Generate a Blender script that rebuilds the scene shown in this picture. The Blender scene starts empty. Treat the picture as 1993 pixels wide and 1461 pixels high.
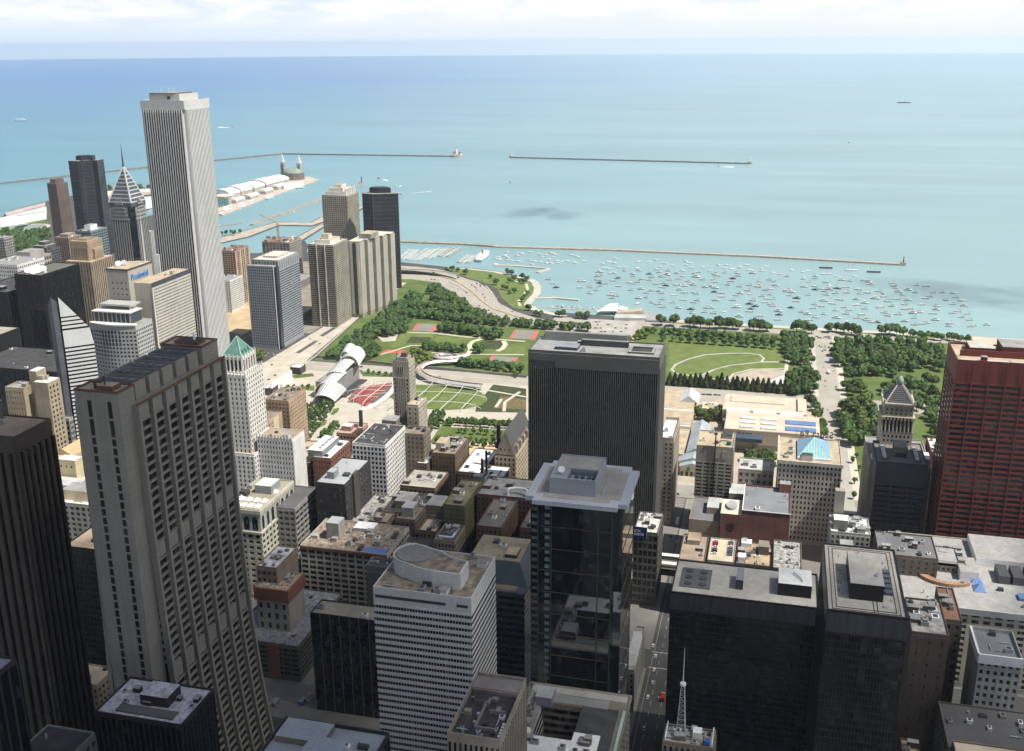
import bpy, math, random
from math import radians, sin, cos, pi, sqrt, atan2
from mathutils import Vector, Matrix
sc = bpy.context.scene
COL = sc.collection
rnd = random.Random(7)

# ---------------------------------------------------------------- camera
# metres: x east, y north, z up; the camera stands 412 m up a tower at x = y = 0
PW, PH, FPX = 1993.0, 1461.0, 2065.0
YAW, PITCH, ROLL = radians(14.24), radians(-17.50), radians(-.37)
CAM = Vector((0, 0, 412.0))
FW = Vector((cos(YAW)*cos(PITCH), sin(YAW)*cos(PITCH), sin(PITCH)))
RT0 = Vector((sin(YAW), -cos(YAW), 0)); UP0 = RT0.cross(FW)
RT = RT0*cos(ROLL) + UP0*sin(ROLL); UP = -RT0*sin(ROLL) + UP0*cos(ROLL)
cam = bpy.data.cameras.new('camera'); camo = bpy.data.objects.new('camera', cam); COL.objects.link(camo)
cam.sensor_fit = 'HORIZONTAL'; cam.sensor_width = 36; cam.lens = 36*FPX/PW
cam.clip_start = 1; cam.clip_end = 200000
camo.matrix_world = Matrix(((RT.x, UP.x, -FW.x, CAM.x), (RT.y, UP.y, -FW.y, CAM.y), (RT.z, UP.z, -FW.z, CAM.z), (0, 0, 0, 1)))
sc.camera = camo

# ---------------------------------------------------------------- sky, sun, exposure
SUN_EL, SUN_AZ = radians(58), radians(190)          # azimuth clockwise from north
sc.view_settings.view_transform = 'Standard'; sc.view_settings.look = 'None'
sc.view_settings.exposure = EXPOSURE = 0.62
sc.view_settings.gamma = 1.0; sc.view_settings.use_curve_mapping = False
sc.cycles.max_bounces = 6; sc.cycles.diffuse_bounces = 3; sc.cycles.glossy_bounces = 3
sc.cycles.transmission_bounces = 3; sc.cycles.volume_bounces = 1; sc.cycles.transparent_max_bounces = 32
sc.cycles.use_denoising = True; sc.cycles.caustics_reflective = False; sc.cycles.caustics_refractive = False
sc.cycles.use_adaptive_sampling = True; sc.cycles.adaptive_threshold = .02
try: sc.cycles.denoiser = 'OPENIMAGEDENOISE'
except Exception: pass

def sun_dir(): return Vector((sin(SUN_AZ)*cos(SUN_EL), cos(SUN_AZ)*cos(SUN_EL), sin(SUN_EL)))
sun = bpy.data.lights.new('sun', 'SUN'); sun.energy = 4.3; sun.angle = radians(.5); sun.color = (1, .955, .87)
suno = bpy.data.objects.new('sun', sun); COL.objects.link(suno)
suno.rotation_euler = sun_dir().to_track_quat('Z', 'Y').to_euler(); suno.location = (0, 0, 3000)

world = bpy.data.worlds.new('World'); sc.world = world; world.use_nodes = True
def build_world():
    nt = world.node_tree; nt.nodes.clear(); N = nt.nodes.new; L = nt.links.new
    sky = N('ShaderNodeTexSky'); sky.sky_type = 'NISHITA'; sky.sun_disc = False
    sky.sun_elevation = SUN_EL; sky.sun_rotation = SUN_AZ; sky.altitude = 400; sky.dust_density = 2.2; sky.air_density = .9; sky.ozone_density = .5
    bg = N('ShaderNodeBackground'); bg.inputs['Strength'].default_value = .056; L(sky.outputs[0], bg.inputs[0])
    tc = N('ShaderNodeTexCoord'); sep = N('ShaderNodeSeparateXYZ'); L(tc.outputs['Generated'], sep.inputs[0])
    # cumulus bank low over the lake: noise on the view direction, flattened
    mp = N('ShaderNodeMapping'); mp.inputs['Scale'].default_value = (11, 11, 46); L(tc.outputs['Generated'], mp.inputs[0])
    n1 = N('ShaderNodeTexNoise'); n1.inputs['Scale'].default_value = 1.4; n1.inputs['Detail'].default_value = 9; n1.inputs['Roughness'].default_value = .58
    n1.inputs['Distortion'].default_value = .3; L(mp.outputs[0], n1.inputs[0])
    cr = N('ShaderNodeMapRange'); cr.inputs[1].default_value = .36; cr.inputs[2].default_value = .60; L(n1.outputs[0], cr.inputs[0])
    up = N('ShaderNodeMapRange'); up.interpolation_type = 'SMOOTHSTEP'; up.inputs[1].default_value = .004; up.inputs[2].default_value = .034; L(sep.outputs[2], up.inputs[0])
    hi = N('ShaderNodeMapRange'); hi.interpolation_type = 'SMOOTHSTEP'; hi.inputs[1].default_value = .26; hi.inputs[2].default_value = .07; hi.inputs[3].default_value = .12; hi.inputs[4].default_value = 1; L(sep.outputs[2], hi.inputs[0])
    m1 = N('ShaderNodeMath'); m1.operation = 'MULTIPLY'; L(cr.outputs[0], m1.inputs[0]); L(up.outputs[0], m1.inputs[1])
    m2 = N('ShaderNodeMath'); m2.operation = 'MULTIPLY'; L(m1.outputs[0], m2.inputs[0]); L(hi.outputs[0], m2.inputs[1])
    m3 = N('ShaderNodeMath'); m3.operation = 'MULTIPLY'; m3.inputs[1].default_value = .95; L(m2.outputs[0], m3.inputs[0])
    cl = N('ShaderNodeBackground'); cl.inputs[0].default_value = (1, .985, .965, 1); cl.inputs[1].default_value = .74
    # pale summer air along the horizon, a little whiter towards the sun (south)
    az = N('ShaderNodeMapRange'); az.inputs[1].default_value = .75; az.inputs[2].default_value = -.35; L(sep.outputs[1], az.inputs[0])
    pc = N('ShaderNodeMix'); pc.data_type = 'RGBA'; pc.inputs[6].default_value = (.50, .58, .68, 1); pc.inputs[7].default_value = (.66, .685, .71, 1); L(az.outputs[0], pc.inputs[0])
    pale = N('ShaderNodeBackground'); L(pc.outputs[2], pale.inputs[0]); pale.inputs[1].default_value = 1.0
    lo = N('ShaderNodeMapRange'); lo.interpolation_type = 'SMOOTHSTEP'; lo.inputs[1].default_value = .15; lo.inputs[2].default_value = .03; lo.inputs[3].default_value = 0; lo.inputs[4].default_value = .95; L(sep.outputs[2], lo.inputs[0])
    mp0 = N('ShaderNodeMixShader'); L(lo.outputs[0], mp0.inputs[0]); L(bg.outputs[0], mp0.inputs[1]); L(pale.outputs[0], mp0.inputs[2])
    mix = N('ShaderNodeMixShader'); L(m3.outputs[0], mix.inputs[0]); L(mp0.outputs[0], mix.inputs[1]); L(cl.outputs[0], mix.inputs[2])
    out = N('ShaderNodeOutputWorld'); L(mix.outputs[0], out.inputs[0])
build_world()

# ---------------------------------------------------------------- photo ray -> point on a level plane
def ray(px, py): return FW + RT*((px-PW/2)/FPX) - UP*((py-PH/2)/FPX)
def G(px, py, z=0.0):
    d = ray(px, py); t = (z-CAM.z)/d.z
    return (d.x*t, d.y*t)
def rect(h, nw=None, sw=None, se=None, ne=None):
    P = {k: G(*v, h) for k, v in dict(nw=nw, sw=sw, se=se, ne=ne).items() if v}
    av = lambda ks, i: (lambda L: sum(L)/len(L))([P[k][i] for k in ks if k in P])
    return (av(('nw', 'sw'), 0), av(('ne', 'se'), 0), av(('sw', 'se'), 1), av(('nw', 'ne'), 1))

# ---------------------------------------------------------------- materials
MATS = {}
def _new(name):
    m = bpy.data.materials.new(name); m.use_nodes = True; nt = m.node_tree; nt.nodes.clear()
    b = nt.nodes.new('ShaderNodeBsdfPrincipled'); o = nt.nodes.new('ShaderNodeOutputMaterial'); nt.links.new(b.outputs[0], o.inputs[0])
    return m, nt, b
def mat(name, rgb, rough=.85, var=.18, scale=.06, streak=0.0, spec=.3, metal=0.0, fine=.10):
    """weathered surface: two sizes of blotches, fine grain, rain streaks down walls"""
    if name in MATS: return MATS[name]
    m, nt, b = _new(name); N = nt.nodes.new; L = nt.links.new
    g = N('ShaderNodeNewGeometry')
    n1 = N('ShaderNodeTexNoise'); n1.inputs['Scale'].default_value = scale; n1.inputs['Detail'].default_value = 5; L(g.outputs['Position'], n1.inputs[0])
    n2 = N('ShaderNodeTexNoise'); n2.inputs['Scale'].default_value = .9; n2.inputs['Detail'].default_value = 2; L(g.outputs['Position'], n2.inputs[0])
    a = N('ShaderNodeMapRange'); a.inputs[1].default_value = .3; a.inputs[2].default_value = .7; a.inputs[3].default_value = 1-var; a.inputs[4].default_value = 1+var; L(n1.outputs[0], a.inputs[0])
    c = N('ShaderNodeMapRange'); c.inputs[1].default_value = .3; c.inputs[2].default_value = .7; c.inputs[3].default_value = 1-fine; c.inputs[4].default_value = 1+fine; L(n2.outputs[0], c.inputs[0])
    mu = N('ShaderNodeMath'); mu.operation = 'MULTIPLY'; L(a.outputs[0], mu.inputs[0]); L(c.outputs[0], mu.inputs[1])
    fac = mu.outputs[0]
    if streak:
        mp = N('ShaderNodeMapping'); mp.inputs['Scale'].default_value = (.55, .55, .018); L(g.outputs['Position'], mp.inputs[0])
        n3 = N('ShaderNodeTexNoise'); n3.inputs['Scale'].default_value = 1; n3.inputs['Detail'].default_value = 3; L(mp.outputs[0], n3.inputs[0])
        s = N('ShaderNodeMapRange'); s.inputs[1].default_value = .35; s.inputs[2].default_value = .65; s.inputs[3].default_value = 1-streak; s.inputs[4].default_value = 1+streak; L(n3.outputs[0], s.inputs[0])
        m2 = N('ShaderNodeMath'); m2.operation = 'MULTIPLY'; L(fac, m2.inputs[0]); L(s.outputs[0], m2.inputs[1]); fac = m2.outputs[0]
    mx = N('ShaderNodeVectorMath'); mx.operation = 'SCALE'; mx.inputs[0].default_value = rgb; L(fac, mx.inputs['Scale'])
    L(mx.outputs[0], b.inputs['Base Color'])
    b.inputs['Roughness'].default_value = rough; b.inputs['Specular IOR Level'].default_value = spec; b.inputs['Metallic'].default_value = metal
    MATS[name] = m; return m
def glass(name, dark=(.012, .015, .018), light=(.10, .11, .11), p=.35, cell=(1.6, 1.6, 4.0), rough=.08, spec=.5, off=(.3, .3, .3), ior=1.5):
    """window glass: each pane its own darkness (blinds half drawn), a little uneven"""
    if name in MATS: return MATS[name]
    m, nt, b = _new(name); N = nt.nodes.new; L = nt.links.new
    g = N('ShaderNodeNewGeometry')
    ad = N('ShaderNodeVectorMath'); ad.operation = 'ADD'; ad.inputs[1].default_value = off; L(g.outputs['Position'], ad.inputs[0])
    dv = N('ShaderNodeVectorMath'); dv.operation = 'DIVIDE'; dv.inputs[1].default_value = cell; L(ad.outputs[0], dv.inputs[0])
    fl = N('ShaderNodeVectorMath'); fl.operation = 'FLOOR'; L(dv.outputs[0], fl.inputs[0])
    w = N('ShaderNodeTexWhiteNoise'); w.noise_dimensions = '3D'; L(fl.outputs[0], w.inputs[0])
    r = N('ShaderNodeMapRange'); r.inputs[1].default_value = 1-p; r.inputs[2].default_value = 1; L(w.outputs[0], r.inputs[0])
    mx = N('ShaderNodeMix'); mx.data_type = 'RGBA'; mx.inputs[6].default_value = (*dark, 1); mx.inputs[7].default_value = (*light, 1); L(r.outputs[0], mx.inputs[0])
    L(mx.outputs[2], b.inputs['Base Color'])
    b.inputs['Roughness'].default_value = rough; b.inputs['Specular IOR Level'].default_value = spec; b.inputs['IOR'].default_value = ior
    MATS[name] = m; return m
W = mat
CONC = mat('pale_concrete', (.40, .375, .33), streak=.10)
LIME = mat('limestone', (.42, .385, .32), streak=.12)
WHITE_TC = mat('white_terracotta', (.62, .61, .58), streak=.08, var=.1)
WHITE_MEM = mat('white_membrane', (.74, .74, .72), var=.12, scale=.12)
GRAVEL = mat('roof_gravel', (.45, .43, .385), var=.14, scale=.15)
GREY_ROOF = mat('grey_roof', (.27, .27, .265), var=.22, scale=.12)
BROWN_ROOF = mat('brown_roof', (.22, .185, .145), var=.3, scale=.12)
TAN_ROOF = mat('tan_roof', (.42, .345, .245), var=.2, scale=.12)
DARK_ROOF = mat('tar_roof', (.055, .055, .058), var=.35, scale=.12)
BRICK = mat('brown_brick', (.115, .08, .06), streak=.1)
REDBRICK = mat('red_brick', (.21, .085, .06), streak=.1)
TANBRICK = mat('tan_brick', (.34, .265, .19), streak=.1)
GREYSTONE = mat('grey_stone', (.27, .26, .24), streak=.12)
DARKSTONE = mat('dark_granite', (.07, .06, .054), streak=.12)
BLACKMETAL = mat('black_steel', (.012, .013, .014), rough=.45, var=.15)
METAL = mat('galvanised_metal', (.46, .47, .48), rough=.45, metal=.3, var=.15, scale=.5)
DKMETAL = mat('dark_metal', (.06, .065, .07), rough=.5, var=.2)
WHITEPAINT = mat('white_paint', (.78, .78, .77), rough=.5, var=.06)
COPPER = mat('green_copper', (.10, .21, .175), rough=.7, var=.25, scale=.3)
GL = glass('window_glass')
GLB = glass('blue_window_glass', dark=(.012, .02, .035), light=(.08, .11, .16), p=.3)
GLK = glass('black_window_glass', dark=(.006, .007, .008), light=(.03, .03, .03), p=.2)

# ---------------------------------------------------------------- mesh collector
class MB:
    def __init__(s): s.v = []; s.f = []; s.m = []
    def quad(s, a, b, c, d, m=0):
        n = len(s.v); s.v += [a, b, c, d]; s.f.append((n, n+1, n+2, n+3)); s.m.append(m)
    def poly(s, pts, m=0):
        n = len(s.v); s.v += pts; s.f.append(tuple(range(n, n+len(pts)))); s.m.append(m)
    def box(s, x0, x1, y0, y1, z0, z1, m=0, top=None):
        if x0 > x1: x0, x1 = x1, x0
        if y0 > y1: y0, y1 = y1, y0
        n = len(s.v)
        s.v += [(x0, y0, z0), (x1, y0, z0), (x1, y1, z0), (x0, y1, z0), (x0, y0, z1), (x1, y0, z1), (x1, y1, z1), (x0, y1, z1)]
        for f in ((0, 3, 2, 1), (4, 5, 6, 7), (0, 1, 5, 4), (1, 2, 6, 5), (2, 3, 7, 6), (3, 0, 4, 7)): s.f.append(tuple(n+i for i in f))
        s.m += [m, m if top is None else top, m, m, m, m]
        return s
    def prism(s, pts, z0, z1, m=0, top=None):
        A = sum(pts[i][0]*pts[(i+1) % len(pts)][1]-pts[(i+1) % len(pts)][0]*pts[i][1] for i in range(len(pts)))
        if A < 0: pts = pts[::-1]
        n = len(s.v); k = len(pts)
        s.v += [(x, y, z0) for x, y in pts] + [(x, y, z1) for x, y in pts]
        for i in range(k):
            j = (i+1) % k; s.f.append((n+i, n+j, n+k+j, n+k+i)); s.m.append(m)
        s.f.append(tuple(n+k+i for i in range(k))); s.m.append(m if top is None else top)
        s.f.append(tuple(n+i for i in reversed(range(k)))); s.m.append(m)
        return s
    def cone(s, pts, z0, apex, m=0):
        A = sum(pts[i][0]*pts[(i+1) % len(pts)][1]-pts[(i+1) % len(pts)][0]*pts[i][1] for i in range(len(pts)))
        if A < 0: pts = pts[::-1]
        n = len(s.v); k = len(pts); s.v += [(x, y, z0) for x, y in pts] + [apex]
        for i in range(k): s.f.append((n+i, n+(i+1) % k, n+k)); s.m.append(m)
        return s
    def tube(s, p, q, r, n=6, r2=None, m=0):
        p = Vector(p); q = Vector(q); d = (q-p).normalized(); r2 = r if r2 is None else r2
        u = d.cross(Vector((0, 0, 1)) if abs(d.z) < .95 else Vector((1, 0, 0))).normalized(); w = d.cross(u)
        b = len(s.v)
        for c, R in ((p, r), (q, r2)):
            for i in range(n):
                a = 2*pi*i/n; s.v.append(tuple(c + u*cos(a)*R + w*sin(a)*R))
        for i in range(n):
            j = (i+1) % n; s.f.append((b+i, b+j, b+n+j, b+n+i)); s.m.append(m)
        s.f.append(tuple(b+i for i in reversed(range(n)))); s.f.append(tuple(b+n+i for i in range(n))); s.m += [m, m]
        return s
    def path(s, pts, r, n=6, m=0):
        for a, b in zip(pts, pts[1:]): s.tube(a, b, r, n, m=m)
        return s
    def mesh(s, name, mats, origin=(0, 0, 0)):
        me = bpy.data.meshes.new(name); o = origin
        me.from_pydata([(x-o[0], y-o[1], z-o[2]) for x, y, z in s.v], [], s.f)
        mats = mats if isinstance(mats, (list, tuple)) else [mats]
        for mm in mats: me.materials.append(mm)
        if any(s.m): me.polygons.foreach_set('material_index', s.m)
        return me
    def build(s, name, mats, parent=None, smooth=False, kind=None, loc=None):
        org = tuple(parent['_o']) if parent is not None and '_o' in parent else (loc or (0, 0, 0))
        me = s.mesh(name, mats, org)
        if smooth:
            me.polygons.foreach_set('use_smooth', [True]*len(me.polygons))
        o = bpy.data.objects.new(name, me); COL.objects.link(o)
        if parent is not None: o.parent = parent
        elif loc: o.location = loc
        if kind: o['kind'] = kind
        return o
def tag(o, label, cat, group=None, kind=None):
    o['label'] = label; o['category'] = cat
    if group: o['group'] = group
    if kind: o['kind'] = kind
    return o
ROOTS = []
def empty(name, loc, label, cat, group=None):
    o = bpy.data.objects.new(name, None); COL.objects.link(o); o.location = loc; o['_o'] = list(loc); o.empty_display_size = 2
    ROOTS.append(o)
    return tag(o, label, cat, group)
def structure(name, mb, m): return mb.build(name, m, kind='structure')
def circ(cx, cy, r, n=24, ry=None, a0=0):
    return [(cx+cos(a0+2*pi*i/n)*r, cy+sin(a0+2*pi*i/n)*(ry or r)) for i in range(n)]

# ---------------------------------------------------------------- building kit
def fbox(face, plane, a0, a1, z0, z1, d0, d1):
    if face == 'W': return (plane-d1, plane-d0, a0, a1, z0, z1)
    if face == 'E': return (plane+d0, plane+d1, a0, a1, z0, z1)
    if face == 'S': return (a0, a1, plane-d1, plane-d0, z0, z1)
    return (a0, a1, plane+d0, plane+d1, z0, z1)
def lettering(body, size, ext, m, loc, rot, parent, sx=1.0):
    """raised sign letters as a mesh"""
    cu = bpy.data.curves.new('lettering', 'FONT'); cu.body = body; cu.size = size; cu.extrude = ext
    t = bpy.data.objects.new('lettering', cu); COL.objects.link(t); bpy.context.view_layer.update()
    me = bpy.data.meshes.new_from_object(t.evaluated_get(bpy.context.evaluated_depsgraph_get())); bpy.data.objects.remove(t); bpy.data.curves.remove(cu)
    me.materials.clear(); me.materials.append(m)
    ob = bpy.data.objects.new('sign_lettering', me); COL.objects.link(ob); ob.parent = parent; o = parent['_o']
    ob.location = (loc[0]-o[0], loc[1]-o[1], loc[2]-o[2]); ob.rotation_euler = rot; ob.scale = (sx, 1, 1); return ob
_wm = {}
def pane_mesh(face, w, h, gm, depth=.06):
    k = (face in 'WE', round(w, 2), round(h, 2), gm.name)
    if k not in _wm:
        b = MB()
        if face in 'WE': b.box(-depth/2, depth/2, -w/2, w/2, -h/2, h/2)
        else: b.box(-w/2, w/2, -depth/2, depth/2, -h/2, h/2)
        _wm[k] = b.mesh('window', [gm])
    return _wm[k]
class Bld:
    """one building: an Empty at its base, its wall, roof, windows and roof gear as children (world coordinates in)"""
    def __init__(s, name, label, r, h, wall, cat='building', group=None, z0=0):
        s.r = r; s.h = h; s.x0, s.x1, s.y0, s.y1 = r; s.wall = wall; s.z0 = z0
        s.o = empty(name, ((r[0]+r[1])/2, (r[2]+r[3])/2, 0), label, cat, group)
        s.w = MB(); s.win = []; s.rng = random.Random(label)
    def core(s, r=None, z0=None, z1=None, inset=0):
        r = r or s.r; s.w.box(r[0]+inset, r[1]-inset, r[2]+inset, r[3]-inset, s.z0 if z0 is None else z0, s.h if z1 is None else z1); return s
    def parapet(s, r=None, z=None, ht=1.1, t=.5):
        x0, x1, y0, y1 = r or s.r; z = s.h if z is None else z
        s.w.box(x0, x1, y0, y0+t, z, z+ht); s.w.box(x0, x1, y1-t, y1, z, z+ht)
        s.w.box(x0, x0+t, y0+t, y1-t, z, z+ht); s.w.box(x1-t, x1, y0+t, y1-t, z, z+ht); return s
    def roof(s, m, r=None, z=None, t=.5, name='roof'):
        x0, x1, y0, y1 = r or s.r; z = s.h if z is None else z
        MB().box(x0+t+.01, x1-t-.01, y0+t+.01, y1-t-.01, z+.01, z+.12).build(name, m, s.o); return s
    def face(s, f, nx, ny, wf=.55, hf=.5, z0=None, z1=None, mode='cell', rel=.35, gm=None, r=None, a=None, show=True, sp=True, pier=True):
        x0, x1, y0, y1 = r or s.r
        z0 = s.z0+4 if z0 is None else z0; z1 = s.h-1.2 if z1 is None else z1; gm = gm or GL
        plane = {'W': x0, 'E': x1, 'S': y0, 'N': y1}[f]
        a0, a1 = a or ((y0, y1) if f in 'WE' else (x0, x1))
        cw = (a1-a0)/nx; ch = (z1-z0)/ny; pw = cw*(1-wf); sh = ch*(1-hf)
        if pier and rel > 0:
            for i in range(nx+1):
                c = a0+i*cw; l = max(a0, c-pw/2); h = min(a1, c+pw/2)
                if h-l > .05: s.w.box(*fbox(f, plane, l, h, z0, z1, 0, rel))
        if sp and rel > 0:
            for j in range(ny+1):
                c = z0+j*ch; l = max(z0, c-sh/2) if j else z0-.01; h = min(z1, c+sh/2) if j < ny else z1+.01
                if h-l > .05: s.w.box(*fbox(f, plane, a0, a1, l, h, 0, rel*.8))
        if not show: return s
        d = .04
        def put(c, z, w, h):
            p = {'W': (plane-d, c, z), 'E': (plane+d, c, z), 'S': (c, plane-d, z), 'N': (c, plane+d, z)}[f]
            s.win.append((p, f, w, h, gm))
        if mode == 'cell':
            for i in range(nx):
                for j in range(ny): put(a0+(i+.5)*cw, z0+(j+.5)*ch, cw*wf+.1, ch*hf+.1)
        elif mode == 'band':
            for j in range(ny): put((a0+a1)/2, z0+(j+.5)*ch, a1-a0-.1, ch*hf+.1)
        elif mode == 'strip':
            for i in range(nx): put(a0+(i+.5)*cw, (z0+z1)/2, cw*wf+.1, z1-z0-.05)
        return s
    def part(s, name, mb, m, smooth=False): return mb.build(name, m, s.o, smooth)
    def bx(s, name, x0, x1, y0, y1, z0, z1, m, top=None):
        ms = [m] if top is None else [m, top]
        return MB().box(x0, x1, y0, y1, z0, z1, 0, 1 if top else 0).build(name, ms, s.o)
    def penthouse(s, fx0, fx1, fy0, fy1, ht, m=None, top=None, z=None):
        x0, x1, y0, y1 = s.r; z = s.h if z is None else z; m = m or s.wall
        return s.bx('penthouse', x0+(x1-x0)*fx0, x0+(x1-x0)*fx1, y0+(y1-y0)*fy0, y0+(y1-y0)*fy1, z+.12, z+ht, m, top or GREY_ROOF)
    def clutter(s, n, r=None, z=None, big=1.0):
        """air handlers, vents, hatches and pipes standing about on a roof"""
        x0, x1, y0, y1 = r or s.r; z = (s.h if z is None else z)+.12; g = s.rng
        for _ in range(n):
            cx = g.uniform(x0+2.5, x1-2.5); cy = g.uniform(y0+2.5, y1-2.5); k = g.random()
            if k < .5:
                a, b, c = g.uniform(1, 2.6)*big, g.uniform(1, 2.2)*big, g.uniform(1.2, 2.6)*big
                mb = MB().box(cx-a, cx+a, cy-b, cy+b, z, z+c)
                mb.box(cx-a*.6, cx+a*.6, cy-b*.6, cy+b*.6, z+c, z+c+.3, 1)
                mb.build('air_unit', [g.choice((METAL, WHITEPAINT, GREY_ROOF, DKMETAL)), DKMETAL], s.o)
            elif k < .7:
                a = g.uniform(1.5, 3)*big; b = g.uniform(1.5, 3)*big; c = g.uniform(2.2, 4)*big
                MB().box(cx-a, cx+a, cy-b, cy+b, z, z+c).box(cx-a-.15, cx+a+.15, cy-b-.15, cy+b+.15, z+c, z+c+.25, 1).build('stair_house', [s.wall, GREY_ROOF], s.o)
            elif k < .85:
                MB().tube((cx, cy, z), (cx, cy, z+g.uniform(1.2, 3)), g.uniform(.35, .8), 8).build('vent', METAL, s.o)
            else:
                l = g.uniform(4, 9); q = (cx+l, cy, z+.5) if g.random() < .5 else (cx, cy+l, z+.5)
                q = (min(q[0], x1-1), min(q[1], y1-1), q[2])
                MB().path([(cx, cy, z), (cx, cy, z+.5), q, (q[0], q[1], z)], .35, 6).build('duct', METAL, s.o)
        return s
    def done(s, wname='wall', cap=100):
        if s.w.f: s.w.build(wname, s.wall, s.o)
        if s.win:
            o = s.o['_o']
            s.win.sort(key=lambda q: (Vector(q[0])-CAM).length/ max(.3, math.sqrt(q[2]*q[3])))
            for p, f, w, h, gm in s.win[:cap]:
                me = pane_mesh(f, w, h, gm); ob = bpy.data.objects.new('window', me); COL.objects.link(ob)
                ob.parent = s.o; ob.location = (p[0]-o[0], p[1]-o[1], p[2]-o[2])
            rest = {}
            for q in s.win[cap:]: rest.setdefault(q[4].name, []).append(q)
            for g, L in rest.items():
                mb = MB()
                for p, f, w, h, gm in L:
                    if f in 'WE': mb.box(p[0]-.03, p[0]+.03, p[1]-w/2, p[1]+w/2, p[2]-h/2, p[2]+h/2)
                    else: mb.box(p[0]-w/2, p[0]+w/2, p[1]-.03, p[1]+.03, p[2]-h/2, p[2]+h/2)
                mb.build('windows', [MATS[g]], s.o, kind='stuff')
        return s
# ================================================================ ground, lake, streets, parks
ASPH = mat('asphalt', (.075, .074, .072), var=.22, scale=.03)
ROADC = mat('concrete_road', (.36, .335, .29), var=.10, scale=.05)
PAVE = mat('pavement', (.19, .18, .165), var=.16, scale=.05)
PALEPAVE = mat('plaza_stone', (.45, .415, .345), var=.10, scale=.08)
GRASSM = mat('lawn_green', (.105, .145, .045), var=.22, scale=.035, fine=.16, spec=.1)
GRASS2 = mat('mown_lawn', (.135, .175, .056), var=.16, scale=.06, fine=.12, spec=.1)
BEDS = mat('planting_beds', (.050, .066, .026), var=.45, scale=.2, fine=.3)
SAND = mat('beach_sand', (.50, .44, .34), var=.1)
DIRT = mat('bare_earth', (.46, .35, .215), var=.2, scale=.05)
PATH = mat('path_gravel', (.50, .46, .385), var=.1)
STONE = mat('breakwater_stone', (.34, .30, .25), var=.3, scale=.1, fine=.3)
PALERIM = mat('kerb_concrete', (.48, .45, .39), var=.1)
LINE = mat('road_paint', (.42, .41, .38), var=.12)

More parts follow.
